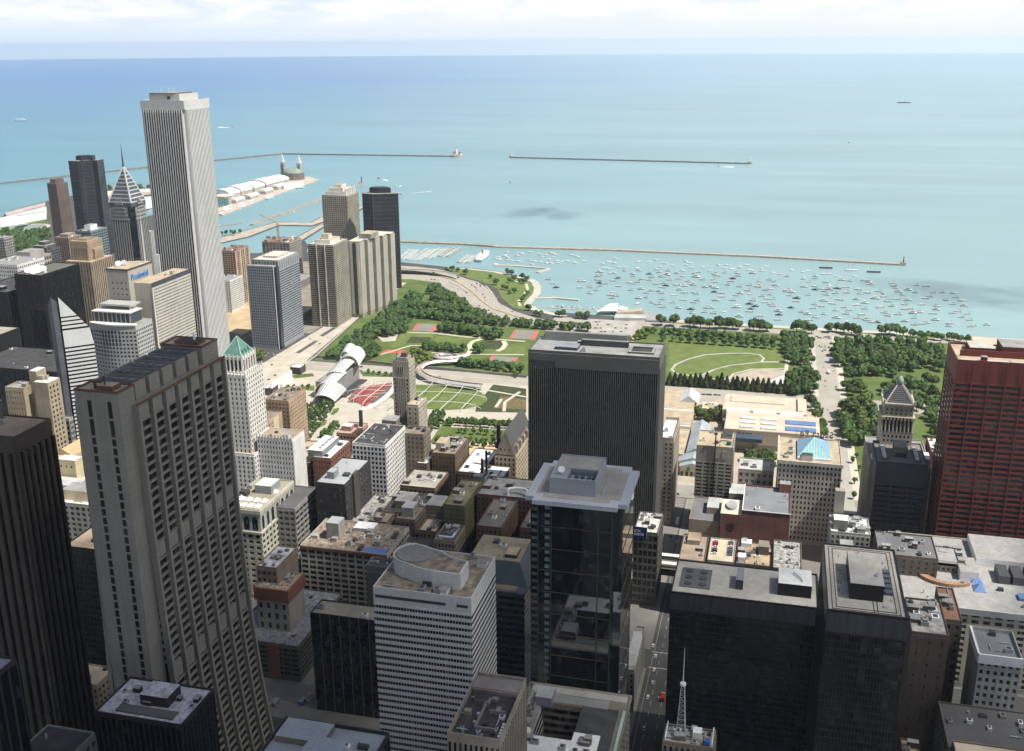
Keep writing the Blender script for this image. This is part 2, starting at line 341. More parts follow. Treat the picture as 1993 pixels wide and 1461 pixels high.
def water_mat():
    m, nt, b = _new('lake_water'); N = nt.nodes.new; L = nt.links.new
    g = N('ShaderNodeNewGeometry'); sp = N('ShaderNodeSeparateXYZ'); L(g.outputs['Position'], sp.inputs[0])
    # shallow turquoise inshore, deeper blue farther out (more so to the north), drifting noise bands
    n0 = N('ShaderNodeTexNoise'); n0.inputs['Scale'].default_value = .00045; n0.inputs['Detail'].default_value = 5
    mp = N('ShaderNodeMapping'); mp.inputs['Scale'].default_value = (1, .35, 1); L(g.outputs['Position'], mp.inputs[0]); L(mp.outputs[0], n0.inputs[0])
    dx = N('ShaderNodeMath'); dx.operation = 'MULTIPLY_ADD'; dx.inputs[1].default_value = .32; L(sp.outputs[1], dx.inputs[0]); L(sp.outputs[0], dx.inputs[2])
    ns = N('ShaderNodeMath'); ns.operation = 'MULTIPLY_ADD'; ns.inputs[1].default_value = 2600; L(n0.outputs[0], ns.inputs[0]); L(dx.outputs[0], ns.inputs[2])
    mr = N('ShaderNodeMapRange'); mr.inputs[1].default_value = 3000; mr.inputs[2].default_value = 15000; L(ns.outputs[0], mr.inputs[0])
    # glare and haze to the south painted in as a paler, milkier water colour
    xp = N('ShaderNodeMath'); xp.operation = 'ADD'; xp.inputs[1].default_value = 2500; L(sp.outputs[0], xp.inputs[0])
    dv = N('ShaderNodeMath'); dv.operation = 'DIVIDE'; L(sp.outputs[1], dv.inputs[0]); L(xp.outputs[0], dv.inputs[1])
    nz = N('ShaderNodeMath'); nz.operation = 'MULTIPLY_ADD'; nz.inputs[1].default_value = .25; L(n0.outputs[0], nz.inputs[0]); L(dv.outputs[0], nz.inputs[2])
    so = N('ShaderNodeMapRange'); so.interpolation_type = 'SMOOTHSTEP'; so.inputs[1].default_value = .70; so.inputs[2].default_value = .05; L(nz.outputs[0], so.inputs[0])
    def mixc(f_, c0, c1):
        q = N('ShaderNodeMix'); q.data_type = 'RGBA'; L(f_, q.inputs[0])
        for i_, c_ in ((6, c0), (7, c1)):
            if isinstance(c_, tuple): q.inputs[i_].default_value = (*c_, 1)
            else: L(c_, q.inputs[i_])
        return q.outputs[2]
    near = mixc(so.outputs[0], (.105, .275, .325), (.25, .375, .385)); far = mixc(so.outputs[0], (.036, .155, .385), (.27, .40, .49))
    ms = N('ShaderNodeMapping'); ms.inputs['Scale'].default_value = (.0045, .0007, 1); ms.inputs['Rotation'].default_value = (0, 0, .5); L(g.outputs['Position'], ms.inputs[0])
    st = N('ShaderNodeTexNoise'); st.inputs['Scale'].default_value = 1; st.inputs['Detail'].default_value = 6; st.inputs['Roughness'].default_value = .6; L(ms.outputs[0], st.inputs[0])
    sr = N('ShaderNodeMapRange'); sr.inputs[1].default_value = .3; sr.inputs[2].default_value = .7; sr.inputs[3].default_value = .88; sr.inputs[4].default_value = 1.10; L(st.outputs[0], sr.inputs[0])
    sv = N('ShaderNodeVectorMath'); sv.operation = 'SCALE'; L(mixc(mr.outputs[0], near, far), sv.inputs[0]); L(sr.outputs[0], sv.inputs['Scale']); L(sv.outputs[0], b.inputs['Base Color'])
    b.inputs['Roughness'].default_value = .32; b.inputs['IOR'].default_value = 1.33; b.inputs['Specular IOR Level'].default_value = .5
    w1 = N('ShaderNodeTexNoise'); w1.inputs['Scale'].default_value = .06; w1.inputs['Detail'].default_value = 4
    m2 = N('ShaderNodeMapping'); m2.inputs['Scale'].default_value = (1.6, .5, 1); L(g.outputs['Position'], m2.inputs[0]); L(m2.outputs[0], w1.inputs[0])
    bp = N('ShaderNodeBump'); bp.inputs['Strength'].default_value = .35; bp.inputs['Distance'].default_value = 1.0; L(w1.outputs[0], bp.inputs['Height']); L(bp.outputs[0], b.inputs['Normal'])
    return m
WATER = water_mat()
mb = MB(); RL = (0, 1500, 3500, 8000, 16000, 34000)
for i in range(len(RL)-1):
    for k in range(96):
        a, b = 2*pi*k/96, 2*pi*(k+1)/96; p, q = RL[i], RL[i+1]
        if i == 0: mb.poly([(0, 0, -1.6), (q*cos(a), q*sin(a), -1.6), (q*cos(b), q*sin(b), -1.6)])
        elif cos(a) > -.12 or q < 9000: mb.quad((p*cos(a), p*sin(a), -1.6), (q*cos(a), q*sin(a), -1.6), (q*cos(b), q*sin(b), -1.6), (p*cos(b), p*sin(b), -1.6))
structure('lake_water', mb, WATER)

SHORE = [(1600, -9000), (1600, -430), (1601, -300), (1589, 2), (1586, 124), (1600, 172), (1604, 278), (1611, 354)] + \
    [G(*p) for p in ((1042, 597), (1033, 588), (1040, 573), (1048, 560), (1046, 551), (1036, 545), (1026, 542), (1003, 535), (960, 526), (915, 521), (870, 519), (790, 511))] + \
    [(1955, 760), (1990, 940), (2060, 968), (2122, 1006), (2310, 1035), (2318, 1058), (2122, 1034), (1960, 1030), (1940, 1140), (2044, 1166), (2134, 1142), (2290, 1146), (2298, 1066), (2535, 1044), (2625, 1060), (2625, 1078), (2417, 1100), (2345, 1092), (2336, 1176), (2207, 1192), (2090, 1205), (2080, 1235), (2215, 1320),
     (2410, 1400), (2420, 1475), (2330, 1560), (2508, 1612), (2836, 1822), (2799, 1955), (2516, 1958), (2341, 1936), (2229, 1869), (2060, 1800), (1880, 1740), (1800, 1850), (1700, 2600), (1500, 9000)]
LAND = [(-3000, -9000)] + SHORE + [(-3000, 9000)]
mb = MB().prism(LAND, -2.6, 0)
structure('city_ground', mb, ASPH)

def sheet(name, pts, z, m, kind='structure', px=False):
    if px: pts = [G(*p, z) for p in pts]
    A = sum(pts[i][0]*pts[(i+1) % len(pts)][1]-pts[(i+1) % len(pts)][0]*pts[i][1] for i in range(len(pts)))
    if A < 0: pts = pts[::-1]
    mb = MB(); mb.poly([(x, y, z) for x, y in pts]); return mb.build(name, m, kind=kind)
def rsheet(name, x0, x1, y0, y1, z, m): return sheet(name, [(x0, y0), (x1, y0), (x1, y1), (x0, y1)], z, m)
def ribbon(name, pts, w, z, m, px=False, ht=0, kind='structure', parent=None):
    """a strip of constant width along a line on the ground (a path, kerb or wall)"""
    if px: pts = [G(*p, z) for p in pts]
    L = []; R = []
    for i, p in enumerate(pts):
        a = pts[max(0, i-1)]; b = pts[min(len(pts)-1, i+1)]
        d = Vector((b[0]-a[0], b[1]-a[1])).normalized(); n = (-d.y*w/2, d.x*w/2)
        L.append((p[0]+n[0], p[1]+n[1])); R.append((p[0]-n[0], p[1]-n[1]))
    mb = MB()
    for i in range(len(pts)-1):
        a, b, c, d = R[i], R[i+1], L[i+1], L[i]
        mb.quad((*a, z+ht), (*b, z+ht), (*c, z+ht), (*d, z+ht))
        if ht:
            mb.quad((*a, z), (*b, z), (*b, z+ht), (*a, z+ht)); mb.quad((*c, z), (*d, z), (*d, z+ht), (*c, z+ht))
    if ht:
        for e, s2 in ((0, 1), (-1, 0)):
            mb.quad((*(L[e] if s2 else R[e]), z), (*(R[e] if s2 else L[e]), z), (*(R[e] if s2 else L[e]), z+ht), (*(L[e] if s2 else R[e]), z+ht))
    return mb.build(name, m, parent, kind=kind)
def arc(cx, cy, rx, ry, a0, a1, n=24): return [(cx+rx*cos(a0+(a1-a0)*i/n), cy+ry*sin(a0+(a1-a0)*i/n)) for i in range(n+1)]

# city blocks: raised pavements between the streets
XS = [(160, 270), (294, 391), (410, 508), (527, 638), (662, 774), (792, 930)]
YS = [(-600, -410), (-390, -235), (-213, -86), (-60, 45), (68, 190), (211, 335), (354, 468), (490, 600), (622, 745), (768, 905)]
mb = MB()
for a, b in XS:
    for c, d in YS: mb.box(a, b, c, d, 0, .15)
for c, d in ((490, 596), (668, 745), (768, 905)): mb.box(962, 1226, c, d, 0, .15) if c > 600 else None
structure('pavement', mb, PAVE)
# lane paint on the street running to the museum, and on the drives through the parks
mb = MB()
for y in (53.2, 60.2):
    x = 380
    while x < 925: mb.quad((x, y-.12, .012), (x+5, y-.12, .012), (x+5, y+.12, .012), (x, y+.12, .012)); x += 12
for y in (48.2, 65.2): mb.quad((380, y-.1, .012), (925, y-.1, .012), (925, y+.1, .012), (380, y+.1, .012))
for x in (510, 525, 640, 660):
    mb.quad((x-.4, 46, .012), (x+.4, 46, .012), (x+.4, 67, .012), (x-.4, 67, .012))
structure('street_markings', mb, LINE)
rsheet('museum_street', 780, 930, 46, 67, .006, mat('pale_street', (.24, .23, .21)))  # paler surface on the street's eastern end

# avenue along the park and the drives
rsheet('avenue_road', 932, 962, -2000, 1000, .01, mat('pale_asphalt', (.27, .255, .225)))
rsheet('park_lawn_south', 962, 1552, -2000, -86, .02, GRASSM)
rsheet('park_lawn_middle', 1266, 1552, -58, 190, .02, GRASSM)
rsheet('museum_terrace', 962, 1266, -52, 190, .02, mat('museum_paving', (.40, .35, .28), var=.15))
rsheet('park_lawn_north', 1275, 1520, 215, 600, .02, GRASSM)
rsheet('lakefront_lawn', 1578, 1586, -900, 150, .02, GRASS2)
rsheet('plaza_floor', 962, 1229, 214, 604, .02, PALEPAVE)
rsheet('cross_park_drive', 930, 1585, -85.5, -60.5, .03, ROADC)
rsheet('drive_pavement_north', 962, 1552, -60.5, -52, .035, PALERIM)
rsheet('drive_pavement_south', 962, 1552, -93, -85.5, .035, PATH)
rsheet('monroe_drive', 962, 1585, 190, 214, .03, ROADC)
rsheet('columbus_drive', 1229, 1268, -1200, 660, .04, ROADC)
rsheet('columbus_median', 1246, 1250, 222, 590, .05, mat('median_stone', (.42, .37, .31)))
rsheet('lakeshore_road', 1552, 1578, -2000, 330, .036, ROADC)
rsheet('seawall_walk', 1586, 1600, -2000, 150, .03, PALERIM)
sheet('beach', [(1889, 657), (1930, 657), (1993, 664), (1993, 676), (1900, 668)], .06, SAND, px=True)
mb = MB()
for y in (-67, -73, -79):
    x = 970
    while x < 1545: mb.quad((x, y-.15, .036), (x+6, y-.15, .036), (x+6, y+.15, .036), (x, y+.15, .036)); x += 16
for x0 in (1142, 1226):
    for i in range(7): mb.quad((x0, -84+i*3.3, .037), (x0+14, -84+i*3.3, .037), (x0+14, -83+i*3.3, .037), (x0, -83+i*3.3, .037))
for x in (1238, 1258):
    y = -20
    while y < 590: mb.quad((x-.15, y, .046), (x+.15, y, .046), (x+.15, y+6, .046), (x-.15, y+6, .046)); y += 16
structure('drive_markings', mb, LINE)
sheet('grove_lawn', [(618, 693), (690, 628), (786, 556), (850, 552), (900, 582), (935, 606), (760, 650), (660, 697)], .022, GRASSM, px=True)
sheet('tower_lawn', [(740, 562), (772, 528), (845, 551), (800, 562)], .026, GRASSM, px=True)
# raised bridge street running east to the lakefront with open slots over the railway
sheet('bridge_street', [(940, 598), (1230, 606), (1520, 632), (1760, 640), (1760, 657), (1520, 660), (1230, 662), (940, 640)], .06, mat('bleached_concrete', (.46, .42, .345)))
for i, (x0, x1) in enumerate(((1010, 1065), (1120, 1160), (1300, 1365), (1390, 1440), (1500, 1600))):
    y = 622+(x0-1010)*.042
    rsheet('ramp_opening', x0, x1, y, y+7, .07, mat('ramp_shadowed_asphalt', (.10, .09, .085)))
ribbon('street_wall', [(1230, 605), (1290, 606), (1520, 631), (1700, 638)], 1.2, .06, PALERIM, ht=1.3)
rsheet('avenue_corner_plaza', 962, 1229, 604, 612, .03, PALERIM)
# lakeshore drive sweeping round the harbour, two levels
sheet('harbour_drive', [(772, 519), (830, 523), (875, 532), (931, 549), (958, 567), (971, 589), (1001, 605), (1038, 617), (1120, 632), (1170, 645), (1080, 645), (990, 622), (955, 612), (925, 599), (900, 580), (872, 563), (848, 549), (800, 543), (772, 543)], .05, ROADC, px=True)
ribbon('drive_kerb', [(778, 529), (830, 532), (880, 543), (905, 557), (925, 573), (940, 587), (960, 601), (1000, 614), (1040, 624)], 3.0, .05, mat('ochre_kerb', (.46, .36, .22)), px=True, ht=.9)
ribbon('drive_kerb', [(874, 549), (893, 556), (906, 566), (914, 570)], 2.0, .05, PALERIM, px=True, ht=.8)
ribbon('drive_kerb', [(945, 556), (952, 563), (955, 570)], 2.0, .05, PALERIM, px=True, ht=.8)
deck = [G(*p, 8) for p in ((775, 517), (812, 519), (850, 523), (885, 531), (892, 536), (868, 531), (830, 527), (775, 525))]
sheet('viaduct_deck', deck, 8, ROADC)
ribbon('viaduct_wall', [(775, 525), (830, 527), (868, 531), (892, 536)], 2.5, 6.2, mat('viaduct_concrete', (.20, .20, .20)), px=True, ht=2.6)
# harbour park
sheet('harbour_park_lawn', [(908, 524), (960, 528), (1003, 537), (1026, 545), (1040, 556), (1040, 572), (1032, 588), (1040, 600), (1020, 603), (998, 598), (978, 580), (968, 562), (945, 550), (915, 541), (885, 531), (870, 524)], .06, GRASS2, px=True)
ribbon('promenade', [(1030, 543), (1041, 549), (1047, 560), (1044, 572), (1034, 582), (1027, 592), (1042, 602), (1070, 609), (1100, 615)], 13, .1, PALERIM, px=True)
ribbon('promenade', [(872, 521), (915, 523), (960, 528), (1005, 538), (1028, 544)], 9, .1, PALERIM, px=True)
ribbon('park_path', [(1024, 552), (1027, 562), (1018, 576), (1009, 586), (1012, 595)], 5, .1, PATH, px=True)
ribbon('park_path', [(1000, 545), (1012, 551), (1024, 552)], 3, .1, PATH, px=True)
# great meadow with looping paths
sheet('great_meadow', [(1302, 668), (1532, 678), (1530, 742), (1300, 730)], .06, GRASS2, px=True)
ribbon('meadow_path', [(1440, 733), (1400, 739), (1370, 733), (1340, 730), (1317, 726), (1307, 719), (1315, 709), (1340, 698), (1372, 690), (1420, 687), (1455, 687), (1478, 690), (1487, 697), (1482, 704), (1455, 707), (1420, 711), (1392, 718), (1372, 727), (1362, 733)], 3.6, .1, mat('grey_path', (.40, .39, .37)), px=True)
ribbon('meadow_path', [(1482, 704), (1540, 704), (1578, 710)], 4, .104, PATH, px=True)
ribbon('meadow_path', [(1533, 680), (1532, 705), (1529, 726), (1527, 745)], 5, .108, PATH, px=True)
sheet('bandshell_plaza', [(1415, 742), (1430, 729), (1462, 720), (1500, 717), (1527, 720), (1524, 742), (1480, 748), (1430, 746)], .09, mat('tan_pavers', (.40, .35, .28)), px=True)
ribbon('meadow_path', [(1412, 742), (1428, 727), (1462, 718), (1526, 717)], 3, .112, PATH, px=True)
# garden park north of it: courts, paths and beds
RED = mat('red_court', (.50, .12, .07), var=.08); GREENC = mat('grey_court', (.22, .22, .19), var=.1); PINK = mat('pink_court', (.42, .15, .13), var=.1)
sheet('court', [(752, 680), (793, 682), (789, 687), (740, 687)], .06, RED, px=True)
sheet('court', [(812, 629), (852, 631), (846, 645), (801, 643)], .06, GREENC, px=True)
sheet('court_margin', [(801, 643), (812, 629), (819, 629), (810, 643)], .07, PINK, px=True)
sheet('court_margin', [(847, 631), (853, 631), (849, 645), (836, 645)], .07, PINK, px=True)
sheet('court', [(1002, 641), (1050, 643), (1042, 660), (990, 658)], .06, GREENC, px=True)
sheet('court_margin', [(990, 658), (1002, 641), (1009, 641), (999, 658)], .07, PINK, px=True)
sheet('court_margin', [(1040, 643), (1050, 643), (1042, 660), (1030, 660)], .07, PINK, px=True)
sheet('court', [(958, 692), (1010, 695), (1000, 704), (950, 701)], .06, GREENC, px=True)
sheet('court_margin', [(950, 701), (957, 692), (966, 692), (960, 701)], .07, PINK, px=True)
sheet('court_margin', [(1004, 695), (1010, 695), (1002, 704), (992, 704)], .07, PINK, px=True)
sheet('court', [(735, 655), (775, 648), (770, 663), (745, 665)], .06, PALEPAVE, px=True)
sheet('garden_lawn', [(782, 649), (845, 650), (842, 660), (770, 676), (760, 676)], .05, GRASS2, px=True)
sheet('garden_lawn', [(850, 654), (925, 656), (905, 664), (845, 664)], .05, GRASS2, px=True)
sheet('garden_bed', [(800, 655), (840, 656), (836, 666), (790, 668)], .06, BEDS, px=True)
sheet('garden_bed', [(940, 662), (985, 664), (980, 680), (935, 678)], .05, BEDS, px=True)
sheet('garden_bed', [(985, 672), (1022, 674), (1022, 690), (950, 688)], .05, GRASS2, px=True)
ribbon('garden_path', [(715, 643), (770, 646), (845, 648), (905, 655), (1022, 664)], 5, .08, PATH, px=True)
ribbon('garden_path', [(938, 659), (920, 664), (914, 671), (916, 680), (912, 687), (904, 693), (893, 697)], 7, .084, mat('cream_path', (.60, .52, .38)), px=True)
ribbon('garden_path', [(980, 663), (984, 670), (978, 678), (968, 683)], 7, .084, mat('cream_path', (.60, .52, .38)), px=True)
ribbon('garden_path', [(740, 690), (800, 672), (850, 672), (905, 676)], 4, .088, PATH, px=True)
ribbon('garden_path', [(840, 686), (900, 689), (1020, 690)], 4, .092, PATH, px=True)
ribbon('park_retaining_wall', [(617, 696), (700, 703), (768, 711), (850, 718), (1025, 735)], 1.2, .04, mat('grey_brown_wall', (.24, .22, .19)), px=True, ht=3.2)  # retaining wall in one even grey-brown
# parking and club forecourt by the harbour
sheet('harbour_car_park', [(1150, 622), (1240, 626), (1226, 660), (1150, 655)], .07, mat('car_park', (.38, .36, .33)), px=True)
sheet('harbour_car_park', [(1210, 607), (1285, 609), (1278, 624), (1195, 620)], .08, mat('grey_deck', (.30, .30, .29)), px=True)
# music park: lawn, seats, promenades
LAWN = [G(*p, .06) for p in ((752, 770), (775, 752), (815, 748), (860, 748), (905, 752), (938, 763), (949, 776), (938, 788), (905, 796), (870, 798), (830, 796), (790, 790))]
sheet('pavilion_lawn', LAWN, .06, GRASS2)
sheet('lawn_walk', [G(*p, .04) for p in ((735, 772), (770, 746), (815, 742), (870, 742), (920, 748), (952, 760), (965, 776), (950, 793), (910, 802), (865, 804), (820, 801), (760, 796))], .04, PALEPAVE)
sheet('pavilion_floor', [(676, 783), (690, 755), (755, 748), (768, 752), (762, 765), (735, 785)], .08, mat('dark_stage_floor', (.12, .115, .11)), px=True)
for pts in (((643, 805), (650, 795), (661, 793), (658, 801), (648, 808)), ((617, 830), (626, 819), (637, 816), (634, 826), (622, 832)), ((846, 820), (857, 806), (868, 803), (862, 815), (851, 822)), ((827, 843), (836, 831), (846, 828), (842, 838), (830, 845)),
            ((560, 730), (608, 726), (612, 732), (575, 736)), ((545, 752), (612, 750), (612, 760), (540, 758)), ((700, 722), (768, 727), (768, 734), (706, 732)), ((910, 747), (930, 750), (925, 756), (905, 753))):
    sheet('small_lawn', pts, .06, GRASSM, px=True)
sheet('garden_beds', [(928, 786), (960, 748), (1024, 756), (1024, 803), (925, 801)], .05, BEDS, px=True)
sheet('garden_beds', [(975, 770), (1024, 778), (1024, 796), (962, 794)], .06, mat('meadow_planting', (.15, .115, .05), var=.4, scale=.3, fine=.3), px=True)
ribbon('garden_walk', [(948, 759), (1024, 772)], 4, .1, PATH, px=True)
ribbon('garden_walk', [(976, 776), (965, 792)], 4, .104, PATH, px=True)
ribbon('garden_walk', [(1012, 762), (983, 782), (981, 800)], 4, .108, PATH, px=True)
sheet('tree_court_lawn', [(868, 814), (1024, 818), (1024, 868), (835, 862)], .05, GRASSM, px=True)
ribbon('tree_court_walk', [(880, 827), (1024, 834)], 14, .1, PALEPAVE, px=True)
sheet('ice_plaza', [(895, 858), (1024, 862), (1024, 880), (890, 878)], .06, mat('ochre_plaza', (.52, .40, .25)), px=True)
sheet('lakeshore_lots', [(1400, 664), (1900, 664), (1900, 990), (1420, 990)], .02, mat('dusty_lot', (.25, .225, .185), var=.25))
sheet('building_site', [(436, 596), (486, 588), (492, 640), (470, 652), (432, 640)], .06, DIRT, px=True)
sheet('rail_yard', [(432, 640), (492, 636), (500, 700), (455, 690)], .03, mat('ballast', (.13, .13, .115)), px=True)
sheet('river_bank_lawn', [(0, 425), (95, 430), (96, 490), (0, 500)], .06, GRASSM, px=True)
sheet('sand_lot', [(8, 474), (34, 472), (32, 486), (12, 488)], .09, SAND, px=True)
for c in ((22, 440), (60, 441)):
    x, y = G(*c, .1); sheet('basin_rim', circ(x, y, 44), .1, PATH); sheet('basin_water', circ(x, y, 36), .13, mat('basin', (.22, .26, .25)))
# low inland haze of streets west of the camera is left as plain ground

sheet('lock_spit', [(1950, 1000), (2122, 1010), (2306, 1038), (2312, 1054), (2122, 1030), (1960, 1026)], .05, mat('spit_concrete', (.40, .355, .285), var=.2))
sheet('lock_spit', [(1960, 1146), (2044, 1170), (2134, 1146), (2294, 1150), (2303, 1070), (2535, 1048), (2620, 1062), (2620, 1074), (2417, 1096), (2341, 1088), (2330, 1172), (2207, 1188), (2090, 1200), (2070, 1240), (1960, 1240)], .05, mat('spit_concrete', (.40, .355, .285), var=.2))
# ---- breakwaters, piers and their lights
def wall_thing(name, pts, w, label, cat, z=-2.2, ht=4.0, m=STONE, px=False):
    if px: pts = [G(*p, -1.5) for p in pts]
    o = ribbon(name, pts, w, z, m, ht=ht, kind=None); o.pop('kind', None) if 'kind' in o else None
    return tag(o, label, cat)
wall_thing('breakwater', [G(*p, -1.5) for p in ((777, 471), (905, 476), (962, 480))], 14, 'grassy northern stretch of the long stone breakwater sheltering the moored boats', 'breakwater')
wall_thing('breakwater', [G(*p, -1.5) for p in ((962, 481), (1200, 488), (1480, 500), (1758, 516))], 12, 'long straight stone breakwater closing the harbour of moored boats', 'breakwater', m=mat('sea_wall', (.40, .35, .29), var=.2, scale=.1))
wall_thing('breakwater', [(2700, 2410), (2828, 2352), (3325, 2145), (3840, 1887), (3873, 1192)], 16, 'outer breakwater bending across the lake to the lighthouse', 'breakwater', ht=4.6, m=mat('dark_rubble', (.17, .155, .14), var=.3))
wall_thing('breakwater', [(3876, 981), (3832, 112)], 16, 'detached outer breakwater south of the lighthouse gap', 'breakwater', ht=4.6, m=mat('dark_rubble', (.17, .155, .14), var=.3))
wall_thing('jetty', [(2281, 1214), (2697, 1223), (2966, 1240), (3051, 1242)], 9, 'long thin jetty between the pier and the river lock', 'jetty')
wall_thing('jetty', [G(*p, -1.5) for p in ((1038, 582), (1080, 581), (1127, 585))], 7, 'straight concrete jetty reaching into the harbour from the curved promenade', 'jetty', m=PALERIM, ht=3)
wall_thing('jetty', [G(*p, -1.5) for p in ((962, 517), (1000, 518), (1040, 521), (1068, 524), (1046, 531))], 8, 'crooked boat dock off the north harbour park', 'jetty', m=PALERIM, ht=2.6)
# ================================================================ tall landmark buildings
def loft(mb, rings, m=0, close=True):
    k = len(rings[0]); n = len(mb.v)
    for r in rings: mb.v += [tuple(p) for p in r]
    for i in range(len(rings)-1):
        for j in range(k):
            a = n+i*k+j; b = n+i*k+(j+1) % k; mb.f.append((a, b, b+k, a+k)); mb.m.append(m)
    if close:
        mb.f.append(tuple(n+j for j in reversed(range(k)))); mb.f.append(tuple(n+(len(rings)-1)*k+j for j in range(k))); mb.m += [m, m]

def bank_tower():
    """slab whose long sides sweep outwards to the ground"""
    x0, x1, y0, y1, H = 389, 467, 270, 301, 259
    GRAN = mat('speckled_granite', (.27, .25, .215), streak=.06, var=.08)
    RUST = mat('rust_coping', (.15, .075, .05), var=.25)
    b = Bld('bank_tower', 'grey granite tower with sweeping sides, ribbed bays and a row of boxes along its roof', (x0, x1, y0-14, y1+14), H, GRAN)
    fl = lambda z: 15*((H-z)/H)**3
    Z = [H*i/28 for i in range(29)]
    g = MB(); loft(g, [[(x0+1, y0-fl(z)+1.7, z), (x1-1, y0-fl(z)+1.7, z), (x1-1, y1+fl(z)-1.7, z), (x0+1, y1+fl(z)-1.7, z)] for z in Z])
    b.part('glazing', g, glass('bank_glass', dark=(.010, .011, .012), light=(.05, .05, .045), p=.25, cell=(2.7, 50, 4.3)))
    for k in range(8):
        cx = x0+.9+(x1-x0-1.8)*k/7; c = MB()
        loft(c, [[(cx-.8, y0-fl(z)-1.0, z), (cx+.8, y0-fl(z)-1.0, z), (cx+.8, y0-fl(z)+2, z), (cx-.8, y0-fl(z)+2, z)] for z in Z])
        loft(c, [[(cx-.85, y1+fl(z)-2, z), (cx+.85, y1+fl(z)-2, z), (cx+.85, y1+fl(z)+.5, z), (cx-.85, y1+fl(z)+.5, z)] for z in Z])
        b.part('column', c, GRAN)
    z = 251.4; fh = 4.34; bw = (x1-x0-1.8)/7
    mech = ((183, 190.6), (118.5, 127))
    while z > 8:
        if not any(a < z < c for a, c in mech):
            s = MB(); f = fl(z); s.box(x0+1, x1-1, y0-f+.75, y0-f+2.4, z-1.2, z); s.box(x0+1, x1-1, y1+f-2.4, y1+f-.75, z-1.2, z)
            s.box(x0+.2, x0+3, y0-f+2.4, y1+f-2.4, z-1.75, z)
            b.part('spandrel', s, GRAN)
        z -= fh
    for a, c in ((251.6, 259),)+mech:
        for k in range(7):
            f = fl((a+c)/2); xx = x0+.9+k*bw
            b.bx('louvre_panel', xx+.85, xx+bw-2.6, y0-f+.1, y0-f+2.3, a, c, GRAN)
    b.bx('west_end_wall', x0-.2, x0+1.2, y0+2, y1-2, 0, H, GRAN)
    # lift cores
    def core(cx0, cx1, cy0, cy1, top):
        m = MB().box(cx0, cx1, cy0, cy1, 0, top)
        m.box(cx0+.8, cx1-.8, cy0+.8, cy1-.8, top+.02, top+.3, 1)
        for e in ((cx0-.2, cx1+.2, cy0-.2, cy0+.6), (cx0-.2, cx1+.2, cy1-.6, cy1+.2), (cx0-.2, cx0+.6, cy0+.6, cy1-.6), (cx1-.6, cx1+.2, cy0+.6, cy1-.6)): m.box(*e, top, top+.9, 2)
        c = b.part('lift_core', m, [GRAN, TAN_ROOF, RUST])
        if cx0 < 400:
            for yy in (cy0+3.6, cy0+13.6):
                zz = top-4; n = 0
                while zz > 6:
                    hgt = 7.6 if n in (0, 1) else 3.2
                    b.bx('window', cx0-.09, cx0-.01, yy, yy+1.9, zz-hgt, zz, GLK)
                    zz -= hgt+1.1; n += 1
    core(380, 392, 272.5, 294, 267.5); core(452, 467, 273, 296, 268)
    for k in range(5):
        xx = 395+k*11.4
        m = MB().box(xx, xx+8.4, 274, 296, H, H+8.2); m.box(xx+.6, xx+7.8, 275.5, 294.5, H+8.21, H+8.5, 1)
        h = b.part('cooling_house', m, [GRAN, DKMETAL])
        for q in range(4): b.part('cooling_fan', MB().tube((xx+4.2, 278+q*4.6, H+8.5), (xx+4.2, 278+q*4.6, H+9.0), 1.3, 10), mat('fan_grey', (.16, .165, .17)))
        b.bx('louvre_screen', xx+8.4, xx+11.3, 277, 295, H+.4, H+1.4, DKMETAL)
    b.bx('roof_deck', x0+.5, x1-.5, y0+.4, y1-.4, H, H+.4, GRAN)
    b.bx('coping', x0, x1, y0-.55, y0+.4, H+.01, H+.8, RUST)
    b.part('mast', MB().tube((384, 281, 268), (384, 281, 274), .5, 6), DKMETAL); b.part('mast', MB().tube((384, 286, 268), (384, 286, 271.5), .7, 6), DKMETAL)
    b.part('vent_stack', MB().tube((459, 281, 268.3), (459, 281, 273), .7, 6), WHITEPAINT)
    b.bx('machine_room', 382, 388, 276, 284, 267.8, 270, RUST, TAN_ROOF); b.bx('machine_room', 455, 463, 277, 290, 268.3, 270, RUST, DARK_ROOF)
    b.done()
bank_tower()

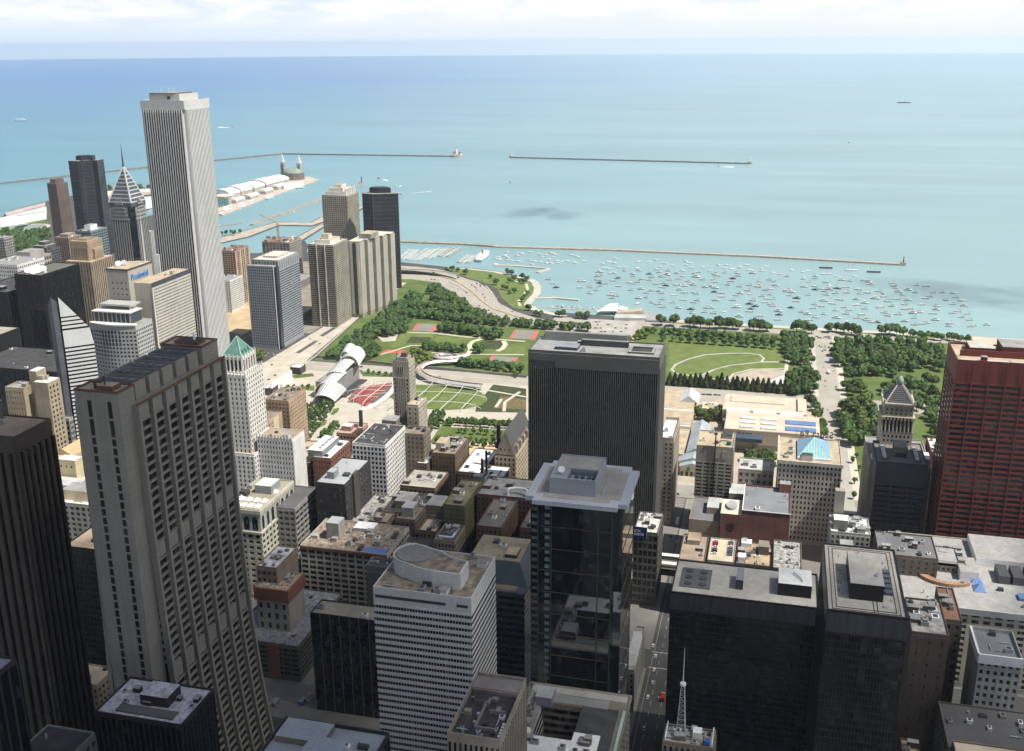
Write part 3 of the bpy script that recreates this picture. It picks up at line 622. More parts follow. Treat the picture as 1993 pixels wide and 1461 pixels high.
def white_shaft():
    r = (1155, 1214, 690, 748); H = 346
    WS = mat('white_granite', (.50, .50, .495), var=.05, streak=.05)
    b = Bld('oil_tower', 'tallest pale tower, white ribs with dark slits, notched corners and a low roof house', r, H, WS)
    x0, x1, y0, y1 = r; n = 3.2
    pts = [(x0+n, y0), (x1-n, y0), (x1-n, y0+n), (x1, y0+n), (x1, y1-n), (x1-n, y1-n), (x1-n, y1), (x0+n, y1), (x0+n, y1-n), (x0, y1-n), (x0, y0+n), (x0+n, y0+n)]
    b.w.prism(pts, 0, H-9); b.w.box(x0, x1, y0, y1, H-9, H)
    for f, a in (('W', (y0+n+.5, y1-n-.5)), ('S', (x0+n+.5, x1-n-.5)), ('N', (x0+n+.5, x1-n-.5)), ('E', (y0+n+.5, y1-n-.5))):
        b.face(f, 16, 1, wf=.68 if f == 'W' else .36, hf=1, z0=8, z1=H-9.5, mode='strip', rel=1.15, a=a, sp=False, show=f in 'WS', gm=glass('slit_glass', dark=(.010, .012, .016), light=(.04, .045, .05), cell=(3, 3, 4)))
    b.parapet(ht=1.4, t=1); b.roof(GRAVEL, t=1)
    b.bx('penthouse', 1163, 1206, 700, 740, H+.1, H+8.5, WS, GREY_ROOF); b.bx('roof_slab', 1160.5, 1203, 706, 738, H+8.5, H+9.6, DKMETAL, GREY_ROOF)
    b.bx('louvre', 1162.8, 1163.05, 712, 716, H+2, H+6, DKMETAL)
    for px, py in ((1168, 712), (1174, 730), (1190, 722), (1199, 735)): b.part('antenna', MB().tube((px, py, H+9), (px, py, H+15), .22, 5), WHITEPAINT)
    b.clutter(5); b.done()
white_shaft()

def peaked_tower():
    cx, cy, s = 1061, 717, 16; H = 236
    ST = mat('banded_granite', (.24, .24, .235), var=.08); DG = glass('corner_glass', dark=(.012, .016, .022), light=(.03, .035, .045), cell=(3, 3, 4))
    b = Bld('peaked_tower', 'slim dark tower with a steep striped pyramid crown and needle spire', (cx-s, cx+s, cy-s, cy+s), H, ST)
    x0, x1, y0, y1 = b.r; c = 5.5
    b.w.prism([(x0+c, y0), (x1-c, y0), (x1, y0+c), (x1, y1-c), (x1-c, y1), (x0+c, y1), (x0, y1-c), (x0, y0+c)], 0, H)
    for f, a in (('W', (y0+c, y1-c)), ('S', (x0+c, x1-c)), ('N', (x0+c, x1-c))):
        b.face(f, 7, 1, wf=.5, hf=1, z0=6, z1=H-14, mode='strip', rel=.7, a=a, sp=False, gm=DG, show=f != 'N')
    # dark glass chamfer at the near corner, stepped chevrons above it
    ch = MB(); k = .25; ch.prism([(x0-k, y0+c), (x0+c, y0-k), (x0+c+1.2, y0+1), (x0+1, y0+c+1.2)], 4, H+2); b.part('corner_bay', ch, DG)
    for i in range(6):
        z = H-13+i*4.2; w = (11-1.5*i)
        b.bx('chevron_band', cx-w, cx+w, y0-.9, y0+.3, z, z+1.8, ST); b.bx('chevron_band', x0-.9, x0+.3, cy-w, cy+w, z, z+1.8, ST)
    # crown: a pyramid turned 45 degrees, striped, with bright ridges
    q = 14.2
    B = [(cx-q, cy-q), (cx+q, cy-q), (cx+q, cy+q), (cx-q, cy+q)]
    cr = MB(); cr.prism(B, H, H+6); apex = (cx, cy, 281); cr.cone(B, H+6, apex); b.part('crown', cr, mat('crown_steel', (.12, .13, .14), rough=.4, metal=.4, var=.1))
    for i in range(9):
        t = i/9.5; z = H+6+(281-H-6)*t; w = q*(1-t)+.35
        st = MB().box(cx-w, cx+w, cy-w, cy-w+.5, z, z+1.3).box(cx-w, cx-w+.5, cy-w, cy+w, z, z+1.3); b.part('crown_band', st, mat('crown_white', (.52, .54, .56), rough=.4))
    for p in B: b.part('crown_ridge', MB().tube((p[0], p[1], H+6), apex, .9, 4), mat('crown_white', (.52, .54, .56), rough=.4))
    b.part('spire', MB().tube((cx, cy, 278), (cx, cy, 306), 1.3, 6, r2=.12), DKMETAL)
    # stepped shoulders on the east
    for i, (xa, xb, z) in enumerate(((x1, x1+8, 205), (x1+8, x1+15, 176), (x1+15, x1+20, 140))):
        sh = MB().box(xa, xb, y0+2, y1-2, 0, z)
        for k in range(int((xb-xa)//2.4)): sh.box(xa+k*2.4+.3, xa+k*2.4+1.3, y0+1.2, y0+2, 4, z)
        b.part('shoulder', sh, mat('pale_granite', (.40, .40, .39), var=.08))
    b.done()
peaked_tower()

def insurance_slab():
    """broad limestone slab with a taller service block and blue letters on it"""
    H = 160; p, q = G(300, 552, H), G(365, 523, H); r = (p[0], q[0], (p[1]+q[1])/2, (p[1]+q[1])/2+22)
    LS = mat('striped_limestone', (.44, .415, .36), var=.06, streak=.04)
    b = Bld('striped_slab', 'broad cream slab with thin floor stripes and blue sign letters on its roof block', r, H, LS)
    b.core(); x0, x1, y0, y1 = r
    b.face('S', 1, 41, wf=1, hf=.42, z0=8, z1=H-6, mode='band', rel=.18, pier=False, gm=glass('striped_glass', dark=(.14, .16, .16), light=(.30, .29, .25), p=.6, cell=(1.5, 9, 9)))
    b.bx('dark_cornice', x0-.3, x1+.3, y0-.35, y0-.02, H-4.5, H+.6, mat('cornice_blue_black', (.05, .055, .075)))  # cornice in one even blue-black
    b.bx('edge_trim', x0-.4, x0+1.2, y0-.5, y0+.8, 0, H-5, mat('pale_trim', (.58, .55, .50)))
    b.roof(TAN_ROOF)
    # service block to the north west, windows in rows of dots
    c0, c1, d0, d1 = x0-9, x0+38, y1, y1+27; T = H+15
    m = MB().box(c0, c1, d0, d1, 0, T).box(c0-.3, c1+.3, d0-.3, d1+.3, T, T+1.6, 1).box(c0+.6, c1-.6, d0+.6, d1-.6, T+1.61, T+1.75, 2)
    b.part('service_block', m, [mat('buff_stone', (.36, .335, .295), var=.07), mat('cornice_blue_black', (.05, .055, .075)), TAN_ROOF])
    for j in range(22):
        for i in range(4): b.win.append(((c0-.02, d0+4+i*5.4, T-14-j*6.3), 'W', 1.6, 1.5, GL))
    for px, py in ((c0+14, d0+20), (c0+20, d0+17)):
        d = MB().tube((px, py, T+1.7), (px, py, T+4), .4, 6).tube((px, py, T+4), (px-1.2, py-.5, T+5), .5, 14, r2=3.4); b.part('dish', d, WHITEPAINT if px < c0+16 else METAL)
    b.part('mast', MB().tube((c1-3, d0+6, T+1.7), (c1-3, d0+6, T+44), .5, 6, r2=.35).tube((c1-3, d0+6, T+44), (c1-3, d0+6, T+62), .2, 5, r2=.1), WHITEPAINT)
    lettering('Prudential', 9.4, .3, mat('blue_letters', (.06, .22, .50), rough=.4), (c0+4, d0-.5, H+3.5), (pi/2, 0, 0), b.o, .88)
    b.clutter(3, r=(x0, x1, y0, y1)); b.done()
insurance_slab()

def dark_fin_slab():
    r = (785.5, 826, 82, 186); H = 178
    FIN = mat('dark_fin', (.115, .112, .105), var=.08)
    b = Bld('fin_slab', 'massive dark slab of close vertical fins with a grey blank band at its top', r, H, FIN)
    x0, x1, y0, y1 = r; b.core()
    b.face('W', 62, 1, wf=.60, hf=1, z0=12, z1=H-12.5, mode='strip', rel=.75, sp=False, gm=glass('fin_glass', dark=(.008, .010, .012), light=(.035, .05, .055), p=.25, cell=(3, 3, 4)), a=(y0+1, y1-1))
    b.face('S', 22, 1, wf=.42, hf=1, z0=12, z1=H-8, mode='strip', rel=.75, sp=False, gm=GLK)
    b.bx('top_band', x0-.85, x0-.02, y0+.5, y1-22, H-12.4, H-1, FIN); b.bx('top_band', x0-.82, x0-.02, y1-21.9, y1-.5, H-7, H-1, FIN)
    b.bx('base_band', x0-.9, x0-.02, y0, y1, 0, 12, FIN)
    b.parapet(ht=1.2, t=.8); b.roof(GREY_ROOF, t=.8)
    b.bx('skylight_house', x0+8, x0+21, y0+66, y0+84, H+.12, H+2.6, DKMETAL, mat('blue_grey_roof', (.24, .26, .30)))
    for k in range(3): b.bx('cooling_bank', x0+24+k*4.2, x0+26.5+k*4.2, y0+28, y0+66, H+.12, H+5-k*.8, DKMETAL, mat('louvre_grey', (.20, .205, .20)))
    b.bx('rear_screen', x0+34, x0+38, y0+30, y0+98, H+.12, H+7.5, mat('rear_screen', (.22, .23, .21), var=.1))
    for e in ((x0+10, x0+12, y0+6, y0+26), (x0+26, x0+28, y0+6, y0+26), (x0+12, x0+26, y0+6, y0+8), (x0+12, x0+26, y0+24, y0+26)): b.bx('well_curb', *e, H+.12, H+1.6, FIN, GREY_ROOF)
    b.bx('well', x0+12, x0+26, y0+8, y0+24, H+.13, H+.3, DARK_ROOF)
    b.clutter(4); b.done()
dark_fin_slab()

def red_tower():
    r = (812, 862, -205, -135); H = 183
    RD = mat('red_steel', (.155, .037, .031), rough=.6, var=.08, streak=.05)
    b = Bld('red_tower', 'deep red steel office tower with wide dark windows between thin columns', r, H, RD)
    x0, x1, y0, y1 = r; b.core()
    b.face('W', 6, 37, wf=.92, hf=.58, z0=8, z1=H-16, rel=.7, gm=glass('red_tower_glass', dark=(.010, .008, .008), light=(.07, .05, .05), p=.3, cell=(50, 2.9, 4.73)))
    b.face('N', 4, 37, wf=.9, hf=.52, z0=8, z1=H-16, rel=.5, gm=GLK)
    for k in range(7): b.bx('column', x0-.9, x0-.5, y0+(y1-y0)*k/6-.45, y0+(y1-y0)*k/6+.45, 0, H, RD)
    b.parapet(ht=1.5, t=.9); b.roof(TAN_ROOF, t=.9)
    b.bx('roof_walk', x0+4, x0+8, y0+4, y1-3, H+.13, H+.5, mat('pale_walk', (.44, .44, .40)))
    b.bx('screen', x0+16, x0+17, y0+20, y1-4, H+.12, H+5, RD); b.bx('penthouse', x0+20, x0+44, y0+8, y1-34, H+.12, H+8, RD, GREY_ROOF)
    b.bx('penthouse', x0+24, x0+44, y1-30, y1-12, H+.12, H+5, RD, GRAVEL)
    b.clutter(8); b.done(cap=100)
red_tower()

def black_slab(name, label, r, H, wn, sn, extra):
    BK = mat('black_curtain_wall', (.020, .0215, .023), rough=.4, var=.12); BG = glass('black_slab_glass', dark=(.006, .007, .009), light=(.06, .06, .06), p=.3, cell=(2.8, 2.8, 3.9), rough=.12)
    b = Bld(name, label, r, H, BK); b.core(); x0, x1, y0, y1 = r
    fl = int((H-14)/3.9)
    for f, n in (('W', wn), ('N' if y1 < 0 else 'S', sn)): b.face(f, n, 1, wf=.78, hf=1, z0=6, z1=H-10, mode='strip', rel=.3, sp=False, gm=BG)
    for j in range(fl):
        z = 6+(H-16)*(j+1)/fl; b.bx('floor_band', x0-.18, x0-.06, y0+.1, y1-.1, z-1.0, z, BK)
    b.bx('top_louvre', x0-.24, x0-.02, y0, y1, H-10, H-.5, mat('top_louvre', (.055, .058, .062), streak=.2))  # band painted lighter to carry a reflection near the top
    b.parapet(ht=.9, t=.7); b.roof(GRAVEL, t=.7); extra(b); b.done(); return b
def ex_a(b):
    x0, x1, y0, y1 = b.r; z = b.h+.12
    b.bx('cooling_pit', x0+8, x0+31, y1-21, y1-4, z, z+.5, mat('pit_grey', (.12, .13, .13)))
    for i in range(2):
        for j in range(3): b.part('fan', MB().tube((x0+12+j*7.5, y1-8.5-i*8, z+.5), (x0+12+j*7.5, y1-8.5-i*8, z+1.0), 2.1, 14), DKMETAL)
    b.bx('shaft_house', x0+12, x0+27, y0+41, y0+45, z, z+6, DKMETAL, mat('blue_grey_roof', (.24, .26, .30)))
    b.bx('penthouse', x0+11, x0+30, y0+4, y0+22, z, z+7.5, BLACKMETAL, WHITE_MEM)
    b.part('davit', MB().path([(x0+15, y0+9, z+7.6), (x0+18, y0+10, z+8.4), (x0+24, y0+14, z+8.4)], .35, 5), METAL)
    m = MB()
    for i in range(18): m.box(x0+1.2, x0+1.6, y0+2+i*4.2, y0+2.4+i*4.2, z, z+.6)
    b.part('roof_anchors', m, DKMETAL)
black_slab('courthouse_slab', 'long black office slab with a pale gravel roof and a square fan pit at one end', (535, 575, -35, 45), 117, 58, 30, ex_a)
def ex_b(b):
    x0, x1, y0, y1 = b.r; z = b.h+.12
    b.bx('penthouse', x0+13, x0+46, y0+9.5, y0+24, z, z+8, BLACKMETAL, GRAVEL)
    tr = MB()
    for d in (2.4, 4.2):
        for e in ((x0+d, x1-d, y0+d, y0+d+.25), (x0+d, x1-d, y1-d-.25, y1-d), (x0+d, x0+d+.25, y0+d, y1-d), (x1-d-.25, x1-d, y0+d, y1-d)): tr.box(*e, z, z+.3)
    b.part('track', tr, mat('rusty_rail', (.13, .095, .05)))
    tie = MB()
    for i in range(36): tie.box(x0+3+i*1.6, x0+3.3+i*1.6, y0+2.6, y0+4.3, z, z+.18); tie.box(x0+3+i*1.6, x0+3.3+i*1.6, y1-4.3, y1-2.6, z, z+.18)
    b.part('track_ties', tie, mat('pale_ties', (.50, .47, .40)))
    b.bx('rail', x0+2.5, x0+13, y0+12, y0+12.3, z, z+.3, mat('rusty_rail', (.13, .095, .05))); b.bx('rail', x0+2.5, x0+13, y0+13.6, y0+13.9, z, z+.3, mat('rusty_rail', (.13, .095, .05)))
    for i in range(5): b.bx('air_unit', x0+20+i*5, x0+23.4+i*5, y0+4.8, y0+8, z, z+1.4, mat('slate_blue_metal', (.10, .12, .16)))
    b.part('hatch', MB().tube((x0+9, y0+8.5, z), (x0+9, y0+8.5, z+.6), 1.3, 12), METAL)
    b.part('antenna', MB().tube((x0+44, y0+19, z+8), (x0+44, y0+19, z+11), .3, 5).tube((x0+22, y0+12, z+8), (x0+22.5, y0+12, z+9.4), .9, 6), METAL)
    m = MB(); g = random.Random(3)
    for i in range(14): xx = g.uniform(x0+6, x1-6); yy = g.choice((y0+6, y1-6, y0+7, y1-7)); m.tube((xx, yy, z), (xx, yy, z+1), .18, 5)
    b.part('vent_pipes', m, DKMETAL)
black_slab('federal_slab', 'tall black office tower with rail tracks round its pale roof and a dark roof house', (437, 504, -66, -32), 171, 24, 46, ex_b)

def glass_tower():
    H = 172; r = (524, 578, 72, 124)
    GT = glass('dark_green_glass', dark=(.008, .014, .016), light=(.045, .065, .07), p=.3, cell=(3.0, 3.0, 4.1), rough=.02, spec=.9, ior=2.1)
    b = Bld('glass_tower', 'dark glass tower under a pale flat crown with stepped corners', r, H, GT)
    x0, x1, y0, y1 = r; c = 5
    P = [(x0+c, y0), (x1-c, y0), (x1-c, y0+c), (x1, y0+c), (x1, y1-c), (x1-c, y1-c), (x1-c, y1), (x0+c, y1), (x0+c, y1-c), (x0, y1-c), (x0, y0+c), (x0+c, y0+c)]
    b.w.prism(P, 0, H-3)
    def grow(P, d):
        cx, cy = (x0+x1)/2, (y0+y1)/2
        return [(p[0]+d*(1 if p[0] > cx else -1), p[1]+d*(1 if p[1] > cy else -1)) for p in P]
    TP = mat('pale_blue_crown', (.50, .52, .56), rough=.5, var=.05)
    b.part('crown', MB().prism(grow(P, 2.6), H-3, H-.4), TP)
    b.part('crown_roof', MB().prism(grow(P, -2.4), H-.39, H-.1), mat('warm_gravel', (.40, .375, .33)))
    BR = mat('bronze_trim', (.075, .065, .045), rough=.4)
    for i, y in enumerate((y0+c+.3, y0+c+7.8, y1-c-7.8, y1-c-.3)): b.bx('mullion', x0-.35, x0-.01, y-.28, y+.28, 4, H-3, BR)
    for k in range(11):
        z = 20+k*13.5; b.bx('floor_trim', x0-.22, x0-.012, y0+c, y1-c, z, z+.5, BR); b.bx('floor_trim', x0+c, x1-c, y0-.22, y0-.012, z, z+.5, BR)
    for k in range(36):   # paler return strips of fritted glass at the north corner
        z = 8+k*4.5
        b.bx('frit_panel', x0-.1, x0-.005, y1-c-7, y1-c-4.2, z, z+2.2, mat('frit_glass', (.16, .21, .22), rough=.2)); 
        b.bx('frit_panel', x0+c-.1, x0+c-.005, y1-c+.8, y1-.6, z+1, z+3, mat('frit_glass', (.16, .21, .22), rough=.2))
    # roof house: open topped box with fans
    a0, a1, d0, d1 = x0+8, x0+44, y0+16, y0+42; z = H-.1; T = 9.5
    PH = mat('zinc_panel', (.33, .35, .38), rough=.5, var=.06)
    for e in ((a0, a0+.8, d0, d1), (a1-.8, a1, d0, d1), (a0+.8, a1-.8, d0, d0+.8), (a0+.8, a1-.8, d1-.8, d1)): b.bx('screen_wall', *e, z, z+T, PH)
    b.bx('house_roof', a0+17, a1-.8, d0+.8, d1-.8, z, z+T-.6, PH, mat('warm_gravel', (.40, .375, .33))); b.bx('house_roof', a0+.8, a0+17, d1-9, d1-.8, z, z+T-1, PH, PH)
    b.bx('pit_floor', a0+.8, a0+17, d0+.8, d1-9, z, z+2, DARK_ROOF)
    b.bx('fan_bank', a0+8, a0+14, d0+4, d1-10, z+2, z+6, DKMETAL, METAL)
    for k in range(3): b.part('fan', MB().tube((a0+11, d0+5.6+k*3.6, z+6), (a0+11, d0+5.6+k*3.6, z+6.6), 1.4, 12), DKMETAL)
    for k in range(2): b.part('fan', MB().tube((a0+3.5, d0+3+k*3.6, z+2), (a0+3.5, d0+3+k*3.6, z+4), 1.4, 12), METAL)
    b.part('dish', MB().tube((a0+9, d1-5, z+T-1), (a0+9, d1-5, z+T+1), .3, 6).tube((a0+9, d1-5, z+T+1), (a0+8, d1-5.2, z+T+2), .4, 14, r2=2.0), WHITEPAINT)
    b.part('rail', MB().path([(a0+4, d0-3, z+.6), (a1-4, d0-3, z+.6)], .25, 5), METAL)
    b.done('glazing')
glass_tower()

def striped_white():
    H = 137; r = (467, 515, 141, 195)
    WP = mat('white_panel', (.66, .66, .65), rough=.55, var=.05, streak=.03)
    b = Bld('striped_tower', 'white tower with tight horizontal window stripes and a teardrop roof house', r, H, WP)
    b.core(); x0, x1, y0, y1 = r
    gm = glass('ribbon_glass', dark=(.012, .015, .028), light=(.09, .10, .14), p=.3, cell=(1.55, 1.55, 60))
    b.face('W', 1, 33, wf=1, hf=.47, z0=2, z1=H-8.5, mode='band', rel=.2, pier=False, gm=gm)
    b.face('S', 1, 33, wf=1, hf=.47, z0=2, z1=H-8.5, mode='band', rel=.2, pier=False, gm=glass('ribbon_glass_dark', dark=(.01, .012, .018), light=(.04, .045, .06), p=.2, cell=(1.55, 1.55, 60)))
    for z, a, c in ((H-5.2, y0+14, y1-1), (H-5.2, y0+2, y0+8)): b.bx('louvre_band', x0-.08, x0-.01, a, c, z, z+1.7, DKMETAL)
    mull = MB()
    for i in range(34): mull.box(x0-.14, x0-.02, y0+.8+i*1.58, y0+.98+i*1.58, 2, H-8.5)
    b.part('mullions', mull, WP)
    b.parapet(ht=1.0, t=.5); b.roof(mat('brown_reflection_roof', (.27, .225, .165), var=.55, scale=.22, fine=.2))  # roof streaks paint in light reflected from the neighbouring tower
    pts = [(x0+7, y0+7), (x0+30, y0+7)] + [(x0+30+12*sin(t)*.4, y0+7+9*(1-cos(t))) for t in (0.6, 1.2, 1.8)]
    tear = [(x0+8, y0+8), (x0+23, y0+8), (x0+25, y0+15), (x0+27, y0+20), (x0+31, y0+25)] + arc(x0+26, y1-15, 12, 12, .35, 3.0, 10) + [(x0+10, y1-22), (x0+8.4, y1-30)]
    T = 9.5
    outer = tear; cx = sum(p[0] for p in tear)/len(tear); cy = sum(p[1] for p in tear)/len(tear)
    inner = [(cx+(p[0]-cx)*.95, cy+(p[1]-cy)*.965) for p in tear]
    w = MB()
    n = len(tear)
    for i in range(n):
        j = (i+1) % n; a, c, d, e = outer[i], outer[j], inner[j], inner[i]; z = H+.12
        w.quad((*a, z), (*c, z), (*c, z+T), (*a, z+T)); w.quad((*d, z), (*e, z), (*e, z+T), (*d, z+T)); w.quad((*a, z+T), (*c, z+T), (*d, z+T), (*e, z+T))
    b.part('teardrop_wall', w, WP)
    rf = MB(); rf.poly([(x, y, H+T-1.2) for x, y in inner]); b.part('teardrop_roof', rf, mat('brown_reflection_roof', (.27, .225, .165)))
    b.part('oval_floor', MB().prism(circ(x0+27, y1-14.5, 10.4, 20), H+T-1.1, H+T-.7), mat('speckled_grey', (.24, .24, .235), var=.25, scale=.8))
    b.bx('louvre_band', x0+7.7, x0+8.3, y0+24, y0+29, H+.6, H+3, DKMETAL); b.part('antenna', MB().tube((x0+5, y0+12, H), (x0+5, y0+12, H+3.4), .3, 5), DKMETAL)
    b.clutter(5, r=(x0, x0+7, y0, y1)); b.clutter(4, r=(x1-14, x1, y0, y1)); b.done()
striped_white()
# ================================================================ the other buildings
def simple(name, label, r, h, wall, roof, W=None, S=None, N=None, rel=.3, clutter=4, pent=(), parapet=1.0, gm=None, cat='building', fin=True, big=1.0, cap=100):
    b = Bld(name, label, r, h, wall, cat); b.core()
    for f, a in (('W', W), ('S', S), ('N', N)):
        if a:
            kw = dict(a[4]) if len(a) > 4 else {}
            kw.setdefault('gm', gm); kw.setdefault('rel', rel); b.face(f, a[0], a[1], a[2], a[3], **kw)
    if parapet: b.parapet(ht=parapet)
    b.roof(roof)
    for p in pent: b.penthouse(*p)
    if clutter: b.clutter(int(clutter*1.5+.5), big=big)
    if fin: b.done(cap=cap)
    return b
STRIP = dict(mode='strip', sp=False); BAND = dict(mode='band', pier=False)
def R(x0, x1, y0, y1): return (x0, x1, y0, y1)

# ---- far north-west: towers near the river mouth
def lobed(name, label, cx, cy, rad, h, m, plan, cat='building'):
    b = Bld(name, label, (cx-rad, cx+rad, cy-rad, cy+rad), h, m, cat)
    pts = []
    d = Vector((-cx, -cy)).normalized(); s_ = Vector((-d.y, d.x))
    for u, v in plan: pts.append((cx+s_.x*-u*rad+d.x*v*rad, cy+s_.y*-u*rad+d.y*v*rad))
    b.w.prism(pts, 0, h)
    for j in range(int(h/7)):
        z = 4+j*7; q = [(cx+(x-cx)*1.008, cy+(y-cy)*1.008) for x, y in pts]
        b.part('floor_band', MB().prism(q, z, z+1.1), mat('bronze_band', (.075, .068, .065), rough=.4))
    for p_ in pts[1:4]: b.part('bay_rib', MB().tube((p_[0], p_[1], 0), (p_[0], p_[1], h+.5), .9, 6), mat('bronze_band', (.075, .068, .065)))
    b.part('roof', MB().prism([(cx+(x-cx)*.97, cy+(y-cy)*.97) for x, y in pts], h, h+.5), GREY_ROOF)
    b.part('crown_house', MB().prism([(cx+(x-cx)*.48, cy+(y-cy)*.6) for x, y in pts], h+.5, h+9), m); b.part('crown_roof', MB().prism([(cx+(x-cx)*.4, cy+(y-cy)*.5) for x, y in pts], h+9, h+9.8), DKMETAL)
    b.done()
lobed('lobed_tower', 'dark bronze lobed apartment tower with a small roof house, beside the lake', 1878, 1352, 33, 190, mat('bronze_glass', (.026, .029, .040), rough=.35, var=.4), [(-1, -.15), (-.62, .45), (-.3, .2), (.28, .2), (.5, .5), (1, .05), (.6, -.7), (-.6, -.7)])
b = Bld('brown_tower', 'slender brown eight-sided apartment tower with a paler sunlit side', R(1682, 1712, 1272, 1304), 170, mat('purple_brown_brick', (.135, .10, .09), streak=.1))
x0, x1, y0, y1 = b.r; c = 7
b.w.prism([(x0+c, y0), (x1-c, y0), (x1, y0+c), (x1, y1-c), (x1-c, y1), (x0+c, y1), (x0, y1-c), (x0, y0+c)], 0, 170)
b.face('W', 6, 50, .45, .45, a=(y0+c, y1-c), rel=.2); b.face('S', 5, 50, .4, .4, a=(x0+c, x1-c), rel=.2)
b.part('crown', MB().prism(circ((x0+x1)/2, (y0+y1)/2, 12, 8, a0=pi/8), 170, 177), mat('purple_brown_brick', (.135, .10, .09))); b.roof(GREY_ROOF, r=(x0+c, x1-c, y0+c, y1-c)); b.done(cap=60)

simple('brown_block', 'reddish tower with pale central stripe below the brown eight-sided tower', R(1596, 1632, 1204, 1232), 88, mat('rose_brick', (.28, .205, .165)), GREY_ROOF, W=(7, 1, .45, 1, STRIP), S=(6, 1, .45, 1, STRIP), pent=((.2, .8, .2, .8, 5),))
simple('teal_block', 'small teal glass tower with a pale roof box behind the reddish tower', R(1640, 1690, 1190, 1222), 92, mat('teal_panel', (.16, .22, .23)), GREY_ROOF, W=(6, 18, .8, .6), S=(8, 18, .8, .6), pent=((.3, .7, .3, .7, 9, WHITEPAINT),), gm=GLB)
simple('dark_block', 'dark stepped office block among trees near the north bank', R(1560, 1604, 1222, 1262), 72, mat('slate_panel', (.09, .095, .10)), DARK_ROOF, W=(10, 14, .7, .45), S=(8, 14, .7, .45), pent=((.15, .85, .2, .8, 6), (.3, .7, .35, .65, 12)))
simple('pale_block', 'pale grey gridded block with a broad blank roof house at the picture edge side', R(1402, 1458, 1136, 1172), 90, mat('grey_grid', (.33, .31, .285)), GREY_ROOF, W=(9, 10, .72, .55), S=(9, 10, .72, .55), pent=((.25, .85, .15, .85, 9, mat('grey_grid', (.33, .31, .285))),))
simple('white_grid_block', 'white block with tight square window grid behind the tall black tower', R(1318, 1380, 1088, 1140), 100, WHITE_TC, GREY_ROOF, W=(14, 16, .5, .5), S=(14, 16, .5, .5))
simple('pier_block', 'low cream building with many windows at the inner end of the long pier', R(1990, 2070, 1180, 1240), 26, CONC, GREY_ROOF, W=(10, 4, .6, .5), S=(10, 4, .6, .5))
simple('grey_tower', 'narrow grey striped tower cut by the picture edge above the trees', R(1452, 1474, 1216, 1250), 112, GREYSTONE, GREY_ROOF, W=(8, 24, .6, .5), S=(5, 24, .6, .5))
# stepped art deco tower
b = Bld('stepped_tower', 'tan art deco tower stepping up in tall window strips beside the peaked tower', R(1312, 1366, 958, 1000), 112, TANBRICK)
b.core(); b.face('W', 9, 1, .42, 1, rel=.5, **STRIP); b.face('S', 12, 1, .42, 1, rel=.5, **STRIP); b.roof(TAN_ROOF)
for r, z in ((R(1320, 1356, 966, 994), 140), (R(1330, 1350, 962, 966), 128), (R(1356, 1362, 970, 990), 130)):
    m = MB().box(*r, 112, z)
    for k in range(int((r[1]-r[0])/4)): m.box(r[0]+k*4, r[0]+k*4+2, r[2]-.6, r[2], 113, z-4)
    for k in range(int((r[3]-r[2])/4)): m.box(r[0]-.6, r[0], r[2]+k*4, r[2]+k*4+2, 113, z-8)
    b.part('upper_stage', m, TANBRICK)
b.bx('roof_house', 1326, 1350, 970, 990, 140, 142, TANBRICK, BROWN_ROOF); b.done()
# black tower with dishes
b = simple('black_tower', 'tall black tower with six white satellite dishes clustered on its roof', R(1100, 1176, 876, 914), 140, mat('matt_black_wall', (.014, .014, .015), rough=.6), mat('olive_roof', (.13, .125, .105)), W=(12, 1, .7, 1, STRIP), S=(24, 1, .7, 1, STRIP), gm=GLK, clutter=2, fin=False)
for i in range(3):
    for j in range(2):
        px, py = 1108+i*9+j*4, 892+j*11; b.part('dish', MB().tube((px, py, 140), (px, py, 142.2), .5, 6).tube((px, py, 142.2), (px-1.6, py-1.2, 144), .8, 16, r2=4.2), WHITEPAINT)
b.done()
simple('black_block', 'broad black block with grey roof plant at the picture edge', R(1100, 1180, 928, 985), 116, mat('matt_black_wall', (.014, .014, .015)), DARK_ROOF, W=(16, 1, .7, 1, STRIP), S=(16, 1, .7, 1, STRIP), gm=GLK, clutter=8, big=1.6)
simple('low_tan_roof_block', 'low dark block with a sloping tan roof wedged between black towers', R(1010, 1060, 884, 930), 84, mat('matt_black_wall', (.014, .014, .015)), mat('beige_roof', (.36, .32, .27)), W=(10, 1, .7, 1, STRIP), gm=GLK, clutter=0)
simple('black_annex', 'sheer black block filling the gap beneath the low tan roof', R(960, 1040, 760, 880), 66, mat('matt_black_wall', (.014, .014, .015)), DARK_ROOF, W=(20, 1, .7, 1, STRIP), S=(16, 1, .7, 1, STRIP), gm=GLK, clutter=3)
